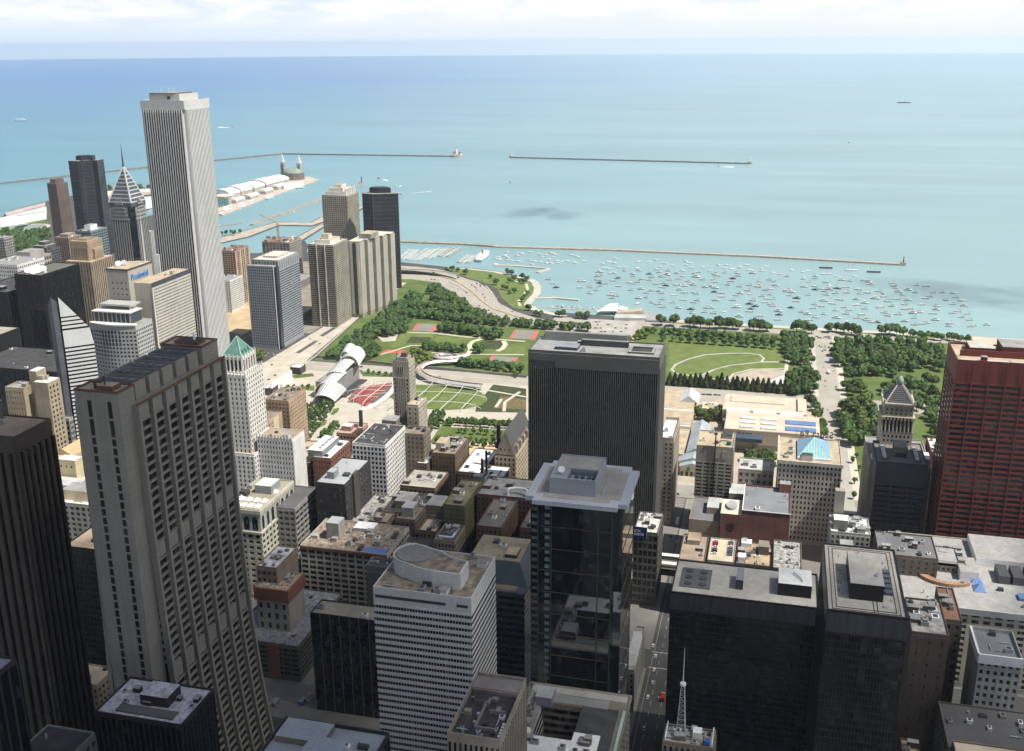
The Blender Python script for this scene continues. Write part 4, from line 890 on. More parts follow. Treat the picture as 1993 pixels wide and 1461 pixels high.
# split diamond tower: a sloping face of white stripes
def diamond():
    A = (869, 676); d = 19.5; B = (A[0]+d, A[1]-d); Cc = (B[0]+22, B[1]+22); D = (A[0]+22, A[1]+22)
    WHT = mat('diamond_white', (.56, .57, .57), rough=.6, var=.05)
    b = Bld('diamond_tower', 'white striped tower cut by a steep slanting roof to a sharp point', R(A[0], Cc[0], B[1], D[1]), 177, WHT)
    zA, zB, zC, zD = 177, 140, 128, 165
    ring0 = [(*A, 0), (*B, 0), (*Cc, 0), (*D, 0)]; ring1 = [(*A, zA), (*B, zB), (*Cc, zC), (*D, zD)]
    m = MB(); loft(m, [ring0, ring1]); b.part('glass_core', m, glass('diamond_glass', dark=(.008, .009, .011), light=(.03, .033, .036), p=.25, cell=(2, 2, 3.9)))
    rf = MB(); o = .25; rf.quad(*[(p[0], p[1], p[2]+.2) for p in ring1]); b.part('sloping_roof', rf, mat('slope_glass', (.16, .18, .19), rough=.25))
    n = (-.7071*.35, -.7071*.35)
    def strip(z0, z1):
        m = MB()
        def end(z): return B if z <= zB else (A[0]+(B[0]-A[0])*(zA-z)/(zA-zB), A[1]+(B[1]-A[1])*(zA-z)/(zA-zB))
        e0, e1 = end(z0), end(z1); q = lambda p, z: (p[0]+n[0], p[1]+n[1], z)
        m.quad(q(A, z0), q(e0, z0), q(e1, z1), q(A, z1)); m.quad((*A, z1), q(A, z1), q(e1, z1), (*e1, z1)); m.quad((*A, z0), (*e0, z0), q(e0, z0), q(A, z0))
        b.part('white_band', m, WHT)
    z = 6
    while z < 126: strip(z, z+2.15); z += 4.0
    strip(126, 143)
    for k in range(3): strip(145+k*4, 147.4+k*4)
    strip(157, 176.9)
    lf = [(A[0]-5, A[1]+4.4), (A[0]-1.2, A[1]+1.2), (A[0]+18, A[1]+20.4), (A[0]+14, A[1]+24)]
    m = MB(); loft(m, [[(x, y, 0) for x, y in lf], [(lf[0][0], lf[0][1], 177.5), (lf[1][0], lf[1][1], 172), (lf[2][0], lf[2][1], 160), (lf[3][0], lf[3][1], 165)]]); b.part('north_leaf', m, mat('leaf_grey', (.09, .095, .11), rough=.4))
    b.done()
diamond()
# bow-fronted tower
def bow_tower():
    x0, x1, y0, y1 = 966, 997, 660, 716; H = 138
    WG = mat('bow_white', (.37, .375, .365), var=.06)
    b = Bld('bow_tower', 'white gridded tower with a gently bowed front and stepped roof terraces', R(x0, x1, y0, y1), H, WG)
    front = [(x0-5.5*sin(pi*t/14), y0+(y1-y0)*t/14) for t in range(15)]
    b.w.prism(front+[(x1, y1), (x1, y0)], 0, H-14)
    for j in range(26):
        z = 6+j*4.35
        for t in range(14):
            p, q = front[t], front[t+1]; a = atan2(q[0]-p[0], q[1]-p[1]); l = math.hypot(q[0]-p[0], q[1]-p[1])
            tall = j > 21 and 4 <= t <= 9
            me = pane_mesh('W', l*.62, 2.1 if not tall else 3.6, GLB); ob = bpy.data.objects.new('window', me)
            if j >= 19:
                COL.objects.link(ob); ob.parent = b.o; o = b.o['_o']; ob.location = ((p[0]+q[0])/2-o[0]-.03, (p[1]+q[1])/2-o[1], z+1.5); ob.rotation_euler = (0, 0, -a)
            else: b.win.append((((p[0]+q[0])/2-.02, (p[1]+q[1])/2, z+1.5), 'W', l*.62, 2.1, GLB)); bpy.data.objects.remove(ob)
    b.face('S', 9, 26, .6, .5, z0=4, z1=H-18, rel=.2, gm=GLB)
    b.part('bow_cornice', MB().prism([(p[0]-1.2, p[1]) for p in front]+[(x0+3, y1), (x0+3, y0)], H-14, H-12.6), WHITE_TC)
    b.bx('roof_deck', x0+3.1, x1, y0, y1, H-14, H-13.6, GREY_ROOF)
    b.bx('upper_storey', x0+4, x1-6, y0+8, y1-4, H-13.5, H-2, mat('dark_storey', (.06, .065, .07)))
    for k in range(9): b.bx('fin', x0+3.4, x0+4.2, y0+8+k*5.4, y0+9+k*5.4, H-13.5, H-2, WG)
    b.bx('roof_slab', x0+2.5, x1-5, y0+7, y1-2, H-2, H-.8, WHITE_TC); b.bx('roof_slab', x0+12, x1, y0+12, y1-6, H+3, H+5, WG)
    for y in (y0+13, y1-8): b.bx('roof_leg', x0+13, x0+15, y, y+1.5, H-.8, H+3, WG)
    b.done(cap=100)
bow_tower()
# tan triple-mass block
b = simple('three_mass_block', 'tan masonry block of three clustered masses, middle one highest, shadowed toward the viewer', R(766, 784, 645, 664), 118, mat('tan_masonry', (.34, .28, .195), streak=.1), GREY_ROOF, W=(7, 22, .35, .4), clutter=3, fin=False)
for r, z, nm in ((R(776, 789, 637, 645), 132, 'stair_tower'), (R(770, 787, 622, 637), 124, 'south_mass')):
    m = MB().box(*r, 0, z).box(r[0]+.6, r[1]-.6, r[2]+.6, r[3]-.6, z, z+.3, 1); b.part(nm, m, [b.wall, WHITE_MEM])
for j in range(20):
    for i in range(3): b.win.append(((773+i*4.6, 622-.03, 119-j*4.6), 'S', 2.2, 2.4, GL))
b.clutter(3, r=R(772, 786, 624, 636), z=124); b.done()
simple('white_lattice_block', 'narrow pale lattice-fronted block behind the brown ribbed tower', rect(74, nw=(97, 812), sw=(133, 817), se=(142, 812)), 74, GREYSTONE, GREY_ROOF, W=(4, 13, .7, .6), S=(3, 13, .7, .6))
simple('shaded_block', 'dark shaded block beside the pale lattice front', R(760, 790, 660, 700), 62, DARKSTONE, DARK_ROOF, W=(8, 12, .5, .5))
# department store
b = simple('department_store', 'huge department store with white roofs, cream roof houses and rows of windows', R(668, 773, 494, 600), 61, mat('grey_granite_store', (.29, .285, .26), streak=.1), WHITE_MEM, W=(20, 12, .62, .6), S=(20, 12, .62, .6), clutter=10, fin=False)
CREAM = mat('cream_brick', (.56, .47, .30), streak=.08)
b.bx('roof_house', 709, 719, 557, 574, 61, 80, CREAM, WHITE_MEM); b.bx('roof_house', 719, 728, 560, 590, 61, 76, mat('pink_stucco', (.46, .34, .27)), TAN_ROOF)
g = MB(); loft(g, [[(726, 572, 61), (770, 572, 61), (770, 592, 61), (726, 592, 61)], [(726, 572, 76), (770, 572, 76), (770, 592, 76), (726, 592, 76)]]); g.quad((726, 572, 76.1), (770, 572, 76.1), (770, 582, 82), (726, 582, 82)); g.quad((770, 592, 76.1), (726, 592, 76.1), (726, 582, 82), (770, 582, 82)); g.poly([(726, 592, 76), (726, 572, 76), (726, 582, 82)])
b.part('gabled_hall', g, mat('tan_tile', (.45, .33, .19)))
b.bx('roof_house', 722, 745, 548, 566, 61, 72, CREAM, WHITE_MEM); b.bx('roof_house', 690, 706, 545, 600, 61, 66, GREYSTONE, mat('pale_grey_roof', (.42, .43, .42)))
b.bx('roof_house', 674, 690, 520, 546, 61, 70, CREAM, GREY_ROOF); b.bx('roof_house', 700, 760, 512, 530, 61, 67, mat('brown_roof_house', (.24, .19, .15)), GREY_ROOF)
b.bx('roof_house', 706, 730, 534, 546, 61, 68, GREYSTONE, WHITE_MEM)
for k in range(3): b.win.append(((709-.03, 561+k*5, 74), 'W', 1.2, 2, GL))
b.done()
simple('dark_glass_block', 'shadowed black office block with a worn tan roof, west of the department store', R(534, 600, 412, 437), 100, BLACKMETAL, mat('worn_tan_roof', (.30, .235, .175), var=.35), W=(10, 22, .8, .6), S=(12, 22, .85, .5), gm=GLK, clutter=5)
simple('brown_ribbed_tower', 'huge brown ribbed tower cut by the picture edge, stepped at its top', R(400, 427, 346, 420), 233, mat('brown_granite', (.078, .064, .054), streak=.08), mat('pinkish_roof', (.23, .18, .155), var=.25), W=(14, 1, .5, 1, dict(z1=225, **STRIP)), S=(6, 1, .58, 1, dict(z1=225, **STRIP)), rel=1.3, gm=glass('ribbed_glass', dark=(.008, .008, .008), light=(.03, .03, .028), p=.3, cell=(4, 4, 4.1)), pent=((.05, .95, .35, 1, 9),), clutter=2)
b = simple('black_block_white_roof', 'black block with a dirty white roof and sunken roof house, at the foot of the granite tower', rect(140, nw=(182, 1390), sw=(357, 1412), se=(415, 1343), ne=(253, 1320)), 140, mat('dull_black_wall', (.026, .026, .028), rough=.5), mat('mottled_white_roof', (.50, .49, .52), var=.35, scale=.35, fine=.2), W=(16, 1, .8, 1, STRIP), S=(10, 1, .8, 1, STRIP), gm=GLK, clutter=9, fin=False, big=.6)
b.penthouse(.38, .78, .3, .62, 5, mat('dull_black_wall', (.026, .026, .028)), mat('mottled_white_roof', (.50, .49, .52)))
x0, x1, y0, y1 = b.r
b.bx('roof_grating', x0+3, x0+8, y0+6, y1-8, 140.12, 140.9, mat('grating', (.12, .125, .12)))
b.done()
p = G(32, 1284, 190); simple('dark_corner_tower', 'dark narrow tower with a bluish roof at the lower picture corner', R(p[0]-40, p[0], p[1], p[1]+45), 190, mat('dull_black_wall', (.026, .026, .028)), mat('blue_grey_roof', (.24, .26, .30)), S=(8, 1, .75, 1, STRIP), gm=GLK, clutter=4)
p = G(185, 1428, 110); simple('green_edged_block', 'low dark-roofed block with pale end wall between the black towers', R(p[0]-42, p[0], p[1], p[1]+25), 110, mat('greenish_stone', (.24, .27, .245)), DARK_ROOF, S=(10, 20, .5, .5), clutter=3)
simple('sunlit_low_block', 'small low block with a sunlit tan terrace roof, deep between dark towers', R(494, 514, 395, 424), 28, TANBRICK, TAN_ROOF, W=(8, 5, .5, .5), S=(5, 5, .5, .5), clutter=3)

# ---- middle blocks
# bank hall with arcaded top
def arcade():
    x0 = G(507, 995, 75)[0]; y0 = (G(507, 995, 75)[1]+G(568, 937, 75)[1])/2; x1 = G(568, 937, 75)[0]; y1 = y0+30
    AS = mat('arcade_stone', (.43, .41, .34), streak=.08)
    b = Bld('arcade_block', 'cream block with tall arched loggia at its top and white pyramid skylights on its roof', R(x0, x1, y0, y1), 75, AS); b.core()
    b.face('S', 10, 11, .62, .55, z0=3, z1=56, rel=.4); b.face('W', 5, 11, .62, .5, z0=3, z1=56, rel=.4)
    b.bx('string_course', x0-.9, x1+.5, y0-.9, y0-.01, 56, 57.5, AS); b.bx('string_course', x0-.9, x0-.01, y0, y1, 56, 57.5, AS)
    def arch(f, c, w=2.3, z0=58.5, z1=67.5):
        pts = [(-w, z0), (w, z0), (w, z1)] + [(w*cos(pi*k/8), z1+w*sin(pi*k/8)) for k in range(1, 8)] + [(-w, z1)]
        m = MB()
        if f == 'S': m.poly([(c+a, y0-.06, z) for a, z in pts])
        else: m.poly([(x0-.06, c-a, z) for a, z in pts])
        b.part('arched_window', m, GLB)
    for k in range(7): arch('S', x0+4+k*(x1-x0-8)/6)
    for k in range(4): arch('W', y0+4.5+k*7)
    for k in range(8): b.bx('pilaster', x0+.4+k*(x1-x0-2.2)/7, x0+1.6+k*(x1-x0-2.2)/7, y0-.5, y0-.02, 57.5, 72, AS)
    b.bx('cornice', x0-.8, x1+.4, y0-.8, y0-.02, 72, 75.2, AS); b.bx('cornice', x0-.8, x0-.02, y0-.01, y1, 72, 75.2, AS)
    b.parapet(); b.roof(mat('buff_roof', (.30, .265, .20), var=.2))
    for row, n in ((4, 5), (14, 5), (32, 2)):
        for k in range(n):
            cx, cy = x0+row+4, y0+5+k*6.2
            if cy < y1-2: b.part('pyramid_skylight', MB().cone([(cx-3, cy-2.4), (cx+3, cy-2.4), (cx+3, cy+2.4), (cx-3, cy+2.4)], 75.15, (cx, cy, 77.6)), WHITE_MEM)
    b.bx('penthouse', x0+30, x0+46, y0+5, y0+19, 75.12, 82, mat('glazed_grey', (.23, .26, .255)), mat('pale_metal_roof', (.50, .50, .48)))
    b.bx('air_unit', x0+22, x0+28, y0+22, y0+28, 75.12, 79, DKMETAL); b.clutter(4); b.done()
    return x1, y0
ax1, ay0 = arcade()
p, q = G(575, 992, 66), G(616, 950, 66)
simple('striped_grey_block', 'grey block with wide window bands attached to the cream arcaded block', R(p[0], q[0], (p[1]+q[1])/2, (p[1]+q[1])/2+24), 66, mat('grey_brick', (.24, .235, .22), streak=.08), mat('charcoal_roof', (.10, .10, .102), var=.15), S=(6, 13, .86, .5), W=(5, 13, .7, .5), clutter=1)
b = simple('dark_brown_block', 'dark brown block with a grey flat roof and tiny lit-looking windows', rect(80, nw=(613, 942), sw=(673, 943), se=(721, 895), ne=(663, 892)), 80, mat('near_black_brick', (.040, .038, .038)), mat('light_grey_roof', (.34, .35, .36), var=.12), W=(10, 14, .45, .5), S=(9, 18, .3, .35), gm=glass('glinting_glass', dark=(.015, .015, .015), light=(.30, .30, .28), p=.3, cell=(2, 2.4, 5.2)), clutter=2, fin=False)
x0, x1, y0, y1 = b.r; b.bx('glazed_house', x0+10, x0+19, y0+13, y0+19, 80, 86, mat('glazed_grey', (.23, .26, .255)), METAL); b.bx('louvre', x0+17, x0+22, y0+4, y0+9, 80, 82, DKMETAL)
b.bx('lift_shaft', x0+14, x0+24, y0-2.2, y0-.02, 0, 84, mat('shaft_brick', (.075, .06, .05))); b.done()
b = simple('white_grid_tower', 'white gridded block with a black roof on the avenue of shops, square windows all over', rect(82, nw=(692, 865), sw=(757, 868), se=(784, 828), ne=(718, 825)), 82, WHITE_TC, DARK_ROOF, W=(9, 18, .64, .62), S=(13, 18, .55, .55), rel=.3, gm=GLB, clutter=12, big=.5)
# tan twins by the avenue
p, q = G(553, 781, 80), G(591, 767, 80)
simple('tan_brick_tower', 'tall tan brick block with small windows and a red-brown roof facing the avenue', R(p[0], q[0]+14, (p[1]+q[1])/2, (p[1]+q[1])/2+26), 80, mat('orange_tan_brick', (.38, .275, .185), streak=.06), BROWN_ROOF, S=(11, 19, .38, .38, dict(rel=.12)), W=(7, 19, .38, .38, dict(rel=.12)), clutter=10)
b = simple('tan_strip_block', 'tan block with one pale blank strip, in front of the tall tan brick block', R(826, 868, 446, 470), 77, TANBRICK, BROWN_ROOF, S=(7, 18, .4, .42, dict(a=(826, 849), rel=.15)), W=(7, 18, .35, .4), clutter=5, fin=False)
b.bx('blank_strip', 849.5, 860, 445.6, 445.99, 0, 77, mat('cream_strip', (.52, .44, .28))); b.bx('barrel_house', 834, 852, 456, 468, 77, 81, GREYSTONE, mat('charcoal_roof', (.10, .10, .102))); b.done()
# gothic white tower with copper pyramid
def copper_tower():
    x0, x1, y0, y1 = 790, 822, 438, 466; TC = mat('cream_terracotta', (.60, .59, .55), streak=.06, var=.06)
    b = Bld('copper_tower', 'white gothic tower with a green copper pyramid roof', R(x0, x1, y0, y1), 138, TC); b.core()
    for f, n in (('W', 7), ('S', 8)): b.face(f, n, 30, .42, .58, z0=4, z1=136, rel=.35, gm=glass('small_grey_glass', dark=(.03, .032, .036), light=(.16, .17, .19), p=.5, cell=(2, 2, 4.4)))
    for i in range(9):
        for e in ((x0+i*(x1-x0-1)/8, y0-.5), (x0-.5, y0+i*(y1-y0-1)/8)): b.part('pinnacle', MB().box(e[0], e[0]+1, e[1], e[1]+1, 136, 140.5).cone([(e[0], e[1]), (e[0]+1, e[1]), (e[0]+1, e[1]+1), (e[0], e[1]+1)], 140.5, (e[0]+.5, e[1]+.5, 142.5)), TC)
    u = R(x0+4, x1-4, y0+4, y1-4); m = MB().box(*u, 138, 153)
    for i in range(6):
        for z0 in (139,):
            m.box(u[0]+i*(u[1]-u[0]-1)/5, u[0]+i*(u[1]-u[0]-1)/5+1, u[2]-.6, u[2], z0, 155); m.box(u[0]-.6, u[0], u[2]+i*(u[3]-u[2]-1)/5, u[2]+i*(u[3]-u[2]-1)/5+1, z0, 155)
    b.part('lantern_stage', m, TC)
    for i in range(5):
        b.bx('lancet', u[0]+1.6+i*4.6, u[0]+3.8+i*4.6, u[2]-.08, u[2]-.01, 140, 150, GLK); b.bx('lancet', u[0]-.08, u[0]-.01, u[2]+1.4+i*3.8, u[2]+3.2+i*3.8, 140, 150, GLK)
    cx, cy = (x0+x1)/2, (y0+y1)/2
    b.part('copper_roof', MB().cone([(u[0]+1, u[2]+1), (u[1]-1, u[2]+1), (u[1]-1, u[3]-1), (u[0]+1, u[3]-1)], 153, (cx, cy, 168)), COPPER)
    for p in ((u[0]+1, u[2]+1), (u[1]-1, u[2]+1), (u[0]+1, u[3]-1)): b.part('roof_ridge', MB().tube((p[0], p[1], 153), (cx, cy, 168.4), .4, 4), mat('pale_copper', (.32, .46, .40)))
    for k in range(3): b.part('dormer', MB().box(u[0]+6+k*5, u[0]+8+k*5, u[2]+1.5, u[2]+4, 153, 157).cone([(u[0]+6+k*5, u[2]+1.5), (u[0]+8+k*5, u[2]+1.5), (u[0]+8+k*5, u[2]+4), (u[0]+6+k*5, u[2]+4)], 157, (u[0]+7+k*5, u[2]+2.7, 159)), COPPER)
    b.done()
copper_tower()
simple('tower_base_block', 'pale terracotta block at the foot of the white gothic tower', R(786, 842, 434, 472), 66, WHITE_TC, TAN_ROOF, S=(14, 14, .45, .55), W=(9, 14, .45, .55), clutter=6)
b = simple('crenellated_block', 'white block with a spiky gothic parapet and rows of small windows', R(794, 818, 400, 434), 80, WHITE_TC, mat('brown_edge_roof', (.30, .24, .18)), W=(12, 16, .42, .55), S=(5, 16, .0001, .5), clutter=3, fin=False)
for i in range(12): b.part('pinnacle', MB().box(793.6, 794.6, 400.5+i*3, 401.5+i*3, 79, 84), WHITE_TC)
b.done()
b = simple('brick_white_roof_block', 'red brick block with two stepped white roofs', rect(52, nw=(609, 890), sw=(643, 894), se=(682, 858)), 52, mat('deep_red_brick', (.19, .09, .065), streak=.08), WHITE_MEM, W=(7, 9, .45, .5), S=(9, 9, .45, .5), clutter=3, fin=False)
x0, x1, y0, y1 = b.r; b.bx('roof_house', x0+3, x1-6, y0+9, y1+6, 52.1, 58, mat('slate_siding', (.20, .22, .24)), WHITE_MEM)
for k in range(5): b.bx('air_unit', x0+8+k*7, x0+11+k*7, y0+12, y0+15, 58, 59.6, METAL)
b.done()
simple('brick_tan_roof_block', 'low red brick block with a tan flat roof beside the stepped white roofs', R(826, 880, 400, 428), 45, mat('deep_red_brick', (.19, .09, .065)), TAN_ROOF, W=(8, 8, .45, .5), S=(9, 8, .45, .5), clutter=7)
b = simple('rose_block', 'small rose brick block with pink roof clutter on the avenue edge', R(896, 928, 384, 404), 49, mat('rose_tan_brick', (.34, .22, .17)), mat('pink_roof', (.45, .33, .27)), W=(6, 10, .55, .55), S=(8, 10, .6, .6, dict(gm=GLB)), clutter=8, fin=False)
b.bx('chimney', 918, 921, 386, 389, 49, 66, DKMETAL); b.bx('roof_house', 904, 912, 392, 402, 49, 54, mat('rose_tan_brick', (.34, .22, .17)), WHITE_MEM); b.done()
simple('grey_low_block', 'low grey block with pale terraces beside the rose brick block', R(880, 922, 406, 424), 26, GREYSTONE, TAN_ROOF, W=(5, 5, .6, .5), S=(8, 5, .6, .5), clutter=4)
simple('long_tan_roof_block', 'long low block with a tan roof between the rose block and the white gridded block', R(860, 926, 350, 380), 36, TANBRICK, mat('rose_tan_roof', (.40, .30, .23)), S=(14, 7, .5, .5), W=(6, 7, .5, .5), clutter=6)
# the slim tower facing the park
b = Bld('slim_tower', 'slim grey limestone tower with tall dark slits standing alone before the park', R(889, 906, 324.5, 340.5), 128, mat('warm_limestone', (.36, .325, .27), streak=.08)); b.core()
b.face('W', 5, 1, .40, 1, z0=10, z1=113, mode='strip', sp=False, rel=.5, a=(328, 337)); 
for f, a in (('W', (325, 328)), ('W', (337, 340))): b.face(f, 1, 26, .55, .5, z0=10, z1=113, rel=.3, a=a)
b.face('S', 4, 30, .4, .5, z0=10, z1=124, rel=.3); b.face('W', 3, 1, .55, 1, z0=117, z1=124, mode='strip', sp=False, rel=.4, a=(329.5, 335.5))
b.bx('attic', 891.5, 903.5, 327, 338, 128, 132, b.wall, GREY_ROOF); b.bx('roof_house', 893, 899, 328, 333, 132, 136, mat('rust_house', (.20, .10, .075)))
for e in ((889.3, 324.8), (889.3, 339.2), (904.8, 324.8), (904.8, 339.2)): b.bx('corner_pier', e[0], e[0]+1, e[1], e[1]+1, 128, 131.5, b.wall)
b.part('spike', MB().tube((892, 337, 132), (892, 337, 138), .25, 5), DKMETAL); b.parapet(); b.done()
simple('slim_tower_annex', 'plain tan block with a blank wall leaning against the slim tower', R(868, 892, 309, 320), 94, mat('warm_limestone', (.36, .325, .27)), TAN_ROOF, S=(6, 20, .35, .4), W=(2, 20, .3, .4), clutter=2)
simple('shoulder_block', 'dark shouldered block in front of the slim tower', R(856, 886, 321, 344), 72, mat('brown_stone', (.20, .165, .13)), BROWN_ROOF, W=(6, 15, .4, .5), S=(6, 15, .4, .5), pent=((.1, .6, .3, .9, 9),), clutter=4)
simple('dark_tall_block', 'dark brown narrow block between the white grid and the tan annex', R(842, 862, 296, 316), 76, mat('brown_stone', (.20, .165, .13)), BROWN_ROOF, W=(5, 16, .4, .5), S=(5, 16, .4, .5), clutter=2)
b = simple('plant_roof_block', 'brown block with a crowd of machines on its roof facing the park', R(846, 890, 268, 290), 58, BRICK, BROWN_ROOF, W=(7, 12, .4, .5), S=(10, 12, .45, .55), clutter=14, pent=((.2, .55, .55, .95, 7, LIME, TAN_ROOF),))
simple('white_shed_roof_block', 'low block with a white awning-like roof beside the roof full of machines', R(838, 872, 292, 302), 50, BRICK, WHITE_MEM, W=(4, 9, .4, .5), clutter=3)
simple('dim_block', 'dim brown block below the white awning roof', R(800, 838, 272, 304), 44, BRICK, mat('grey_beige_roof', (.33, .31, .28)), W=(8, 9, .4, .5), S=(8, 9, .4, .5), clutter=9)
b = simple('white_roof_club_block', 'block with a bright white roof, round vents in a row and black chimneys', R(800, 848, 217, 240), 50, BRICK, WHITE_MEM, W=(8, 11, .5, .5), S=(14, 11, .45, .55), clutter=6, fin=False)
for k in range(7): b.part('round_vent', MB().tube((806+k*5.2, 222+k*.15, 50.1), (806+k*5.2, 222+k*.15, 51.2), 1.1, 10), mat('grey_vent', (.30, .30, .30)))
b.bx('roof_house', 804, 812, 231, 239, 50.1, 58, GREYSTONE, mat('pale_grey_roof', (.42, .43, .42)))
for px, py, h in ((822, 236, 17), (829, 234, 22)): b.part('chimney', MB().tube((px, py, 50), (px, py, 50+h), 1.1, 8), mat('soot_black', (.02, .02, .02)))
b.done()
simple('white_flat_roof_block', 'plain block with a large blank white roof behind the black chimneys', R(846, 905, 243, 266), 42, BRICK, WHITE_MEM, W=(6, 9, .4, .5), S=(14, 9, .4, .5), clutter=3)
# gabled club
b = simple('gabled_club', 'stone club house under a very steep slate gable with dormers', R(850, 916, 213, 232), 60, mat('club_stone', (.36, .30, .22), streak=.1), DARK_ROOF, W=(5, 12, .45, .6), S=(12, 12, .5, .6), clutter=0, fin=False)
x0, x1, y0, y1 = b.r; ym = (y0+y1)/2
g = MB(); g.quad((x0, y0, 60.2), (x1, y0, 60.2), (x1, ym, 84), (x0, ym, 84)); g.quad((x1, y1, 60.2), (x0, y1, 60.2), (x0, ym, 84), (x1, ym, 84)); b.part('slate_roof', g, mat('dark_slate', (.075, .075, .078), var=.12))
for g in ([(x0, y1, 60.2), (x0, y0, 60.2), (x0, ym, 84)], [(x1, y0, 60.2), (x1, y1, 60.2), (x1, ym, 84)]):
    w = MB(); w.poly(g); b.part('gable_wall', w, mat('club_stone', (.36, .30, .22)))
for k in range(4):
    dx = x0+8+k*13; b.part('dormer', MB().box(dx, dx+2.6, y0-.2, y0+4, 60.3, 67).cone([(dx, y0-.2), (dx+2.6, y0-.2), (dx+2.6, y0+4), (dx, y0+4)], 67, (dx+1.3, y0+1.8, 71)), mat('club_stone', (.36, .30, .22)))
b.part('chimney', MB().box(x0+14, x0+17, y1-1, y1+2, 60, 83), mat('soot_black', (.02, .02, .02))); b.bx('roof_plant', x0+16, x0+28, y1-3, y1+4, 60, 66, DKMETAL, METAL)
for k in range(3): b.win.append(((x0-.03, ym-4+k*4, 66), 'W', 1, 2, GL))
b.done()
# hotel: olive wing and red wings
simple('olive_block', 'olive-brown hotel wing with a flat greenish roof', R(712, 762, 219, 236), 72, mat('olive_brick', (.135, .125, .060), streak=.1), mat('olive_roof_felt', (.20, .18, .11), var=.3), W=(9, 17, .32, .4), S=(14, 17, .35, .45), clutter=6, rel=.15)
HB = mat('hotel_red_brick', (.14, .08, .064), streak=.1)
simple('red_hotel_wing', 'red brick hotel wing with stone-dotted parapet beside the olive wing', R(686, 736, 183, 202), 70, HB, mat('brown_grey_roof', (.17, .155, .14)), W=(6, 16, .4, .5), S=(12, 16, .4, .5), clutter=4)
simple('red_hotel_wing', 'red brick hotel wing half hidden by the dark glass tower', R(690, 736, 152, 170), 70, HB, mat('brown_grey_roof', (.17, .155, .14)), W=(6, 16, .4, .5), S=(12, 16, .4, .5), clutter=4)
b = simple('hotel_spine', 'long grey-roofed hotel block joining the red wings, with a white hooped duct', R(737, 774, 150, 216), 72, HB, GREY_ROOF, W=(20, 16, .4, .5), S=(9, 16, .4, .5), clutter=12, fin=False)
pth = [(741, 176, 72), (741, 176, 77)] + [(741+5*sin(a), 176+8-8*cos(a), 77) for a in (.5, 1.1, 1.6, 2.1, 2.7, 3.1)] + [(741, 192, 72)]
b.part('hooped_duct', MB().path(pth, 1.0, 8), WHITEPAINT); b.bx('roof_house', 742, 752, 154, 168, 72, 77, DKMETAL); b.done()
# small blocks of the shopping street
simple('rubble_roof_block', 'low block with pale rubble and grey units on its roof', R(715, 772, 296, 316), 46, GREYSTONE, mat('mottled_roof', (.30, .29, .27), var=.5, scale=.3), W=(7, 9, .5, .5), S=(12, 9, .4, .5), clutter=9)
simple('brown_stack_block', 'tall narrow brown block with a blank side wall in the crowded middle block', R(707, 725, 281, 296), 54, mat('blank_brown_brick', (.15, .115, .09)), BROWN_ROOF, W=(3, 10, .35, .5), clutter=3)
simple('brown_stack_block', 'brown block topped by a pale water-tank house in the crowded middle block', R(708, 734, 258, 274), 58, mat('blank_brown_brick', (.15, .115, .09)), BROWN_ROOF, W=(4, 11, .35, .5), S=(6, 11, .3, .4), pent=((.2, .7, .2, .8, 8, GREYSTONE, METAL),), clutter=3)
simple('cream_top_block', 'brown block with a cream roof patch beside the olive wing', R(704, 726, 240, 254), 52, mat('blank_brown_brick', (.15, .115, .09)), TAN_ROOF, W=(4, 10, .35, .5), clutter=2)
b = simple('black_roof_block', 'ornate stone block with a black roof edged by a white L-shaped cornice', R(676, 703, 216, 232), 60, mat('ornate_stone', (.28, .235, .18)), DARK_ROOF, W=(6, 12, .5, .55), S=(8, 12, .5, .55), clutter=7, fin=False)
b.bx('white_cornice', 681, 682.2, 219, 230, 60.1, 61.5, WHITEPAINT); b.bx('white_cornice', 682.3, 697, 219, 220.2, 60.1, 61.5, WHITEPAINT); b.done()
simple('garage_roof_block', 'block with a white cross-shaped duct on a dark roof', R(672, 702, 238, 262), 46, mat('blank_brown_brick', (.15, .115, .09)), DARK_ROOF, W=(6, 9, .4, .5), S=(6, 9, .4, .5), clutter=6)
simple('long_middle_block', 'long brown block along the shaded street north of the olive wing', R(735, 774, 240, 296), 50, mat('brown_stone', (.20, .165, .13)), DARK_ROOF, W=(12, 10, .4, .5), S=(9, 10, .4, .5), clutter=12, pent=((.1, .6, .1, .35, 8), (.2, .7, .6, .85, 7)))
# big white-gridded store under repair
b = simple('gridded_store', 'long cream gridded store with building rubble strewn over its roof', R(657, 705, 262, 331), 53, mat('store_terracotta', (.40, .375, .31), streak=.06), mat('rubble_roof', (.24, .19, .15), var=.6, scale=.35, fine=.35), W=(11, 11, .78, .62), S=(8, 11, .75, .6), clutter=16, fin=False)
b.bx('rust_fascia', 656.3, 656.98, 262, 331, 51, 53.4, mat('rust_fascia', (.16, .075, .05))); b.bx('lift_house', 672, 684, 306, 316, 53.1, 67, GREYSTONE, METAL); b.bx('white_shed', 690, 702, 286, 302, 53.1, 56, METAL, WHITE_MEM)
b.bx('blue_tarpaulin', 657.3, 666, 264, 282, 53.2, 53.7, mat('blue_tarpaulin', (.10, .17, .38)))
b.done()
simple('ribbed_metal_block', 'windowless ribbed grey block in front of the cream gridded store', R(626, 640, 246, 266), 60, mat('ribbed_grey', (.15, .15, .145)), DARK_ROOF, W=(20, 1, .4, 1, dict(z1=56, show=False, **STRIP)), clutter=4)
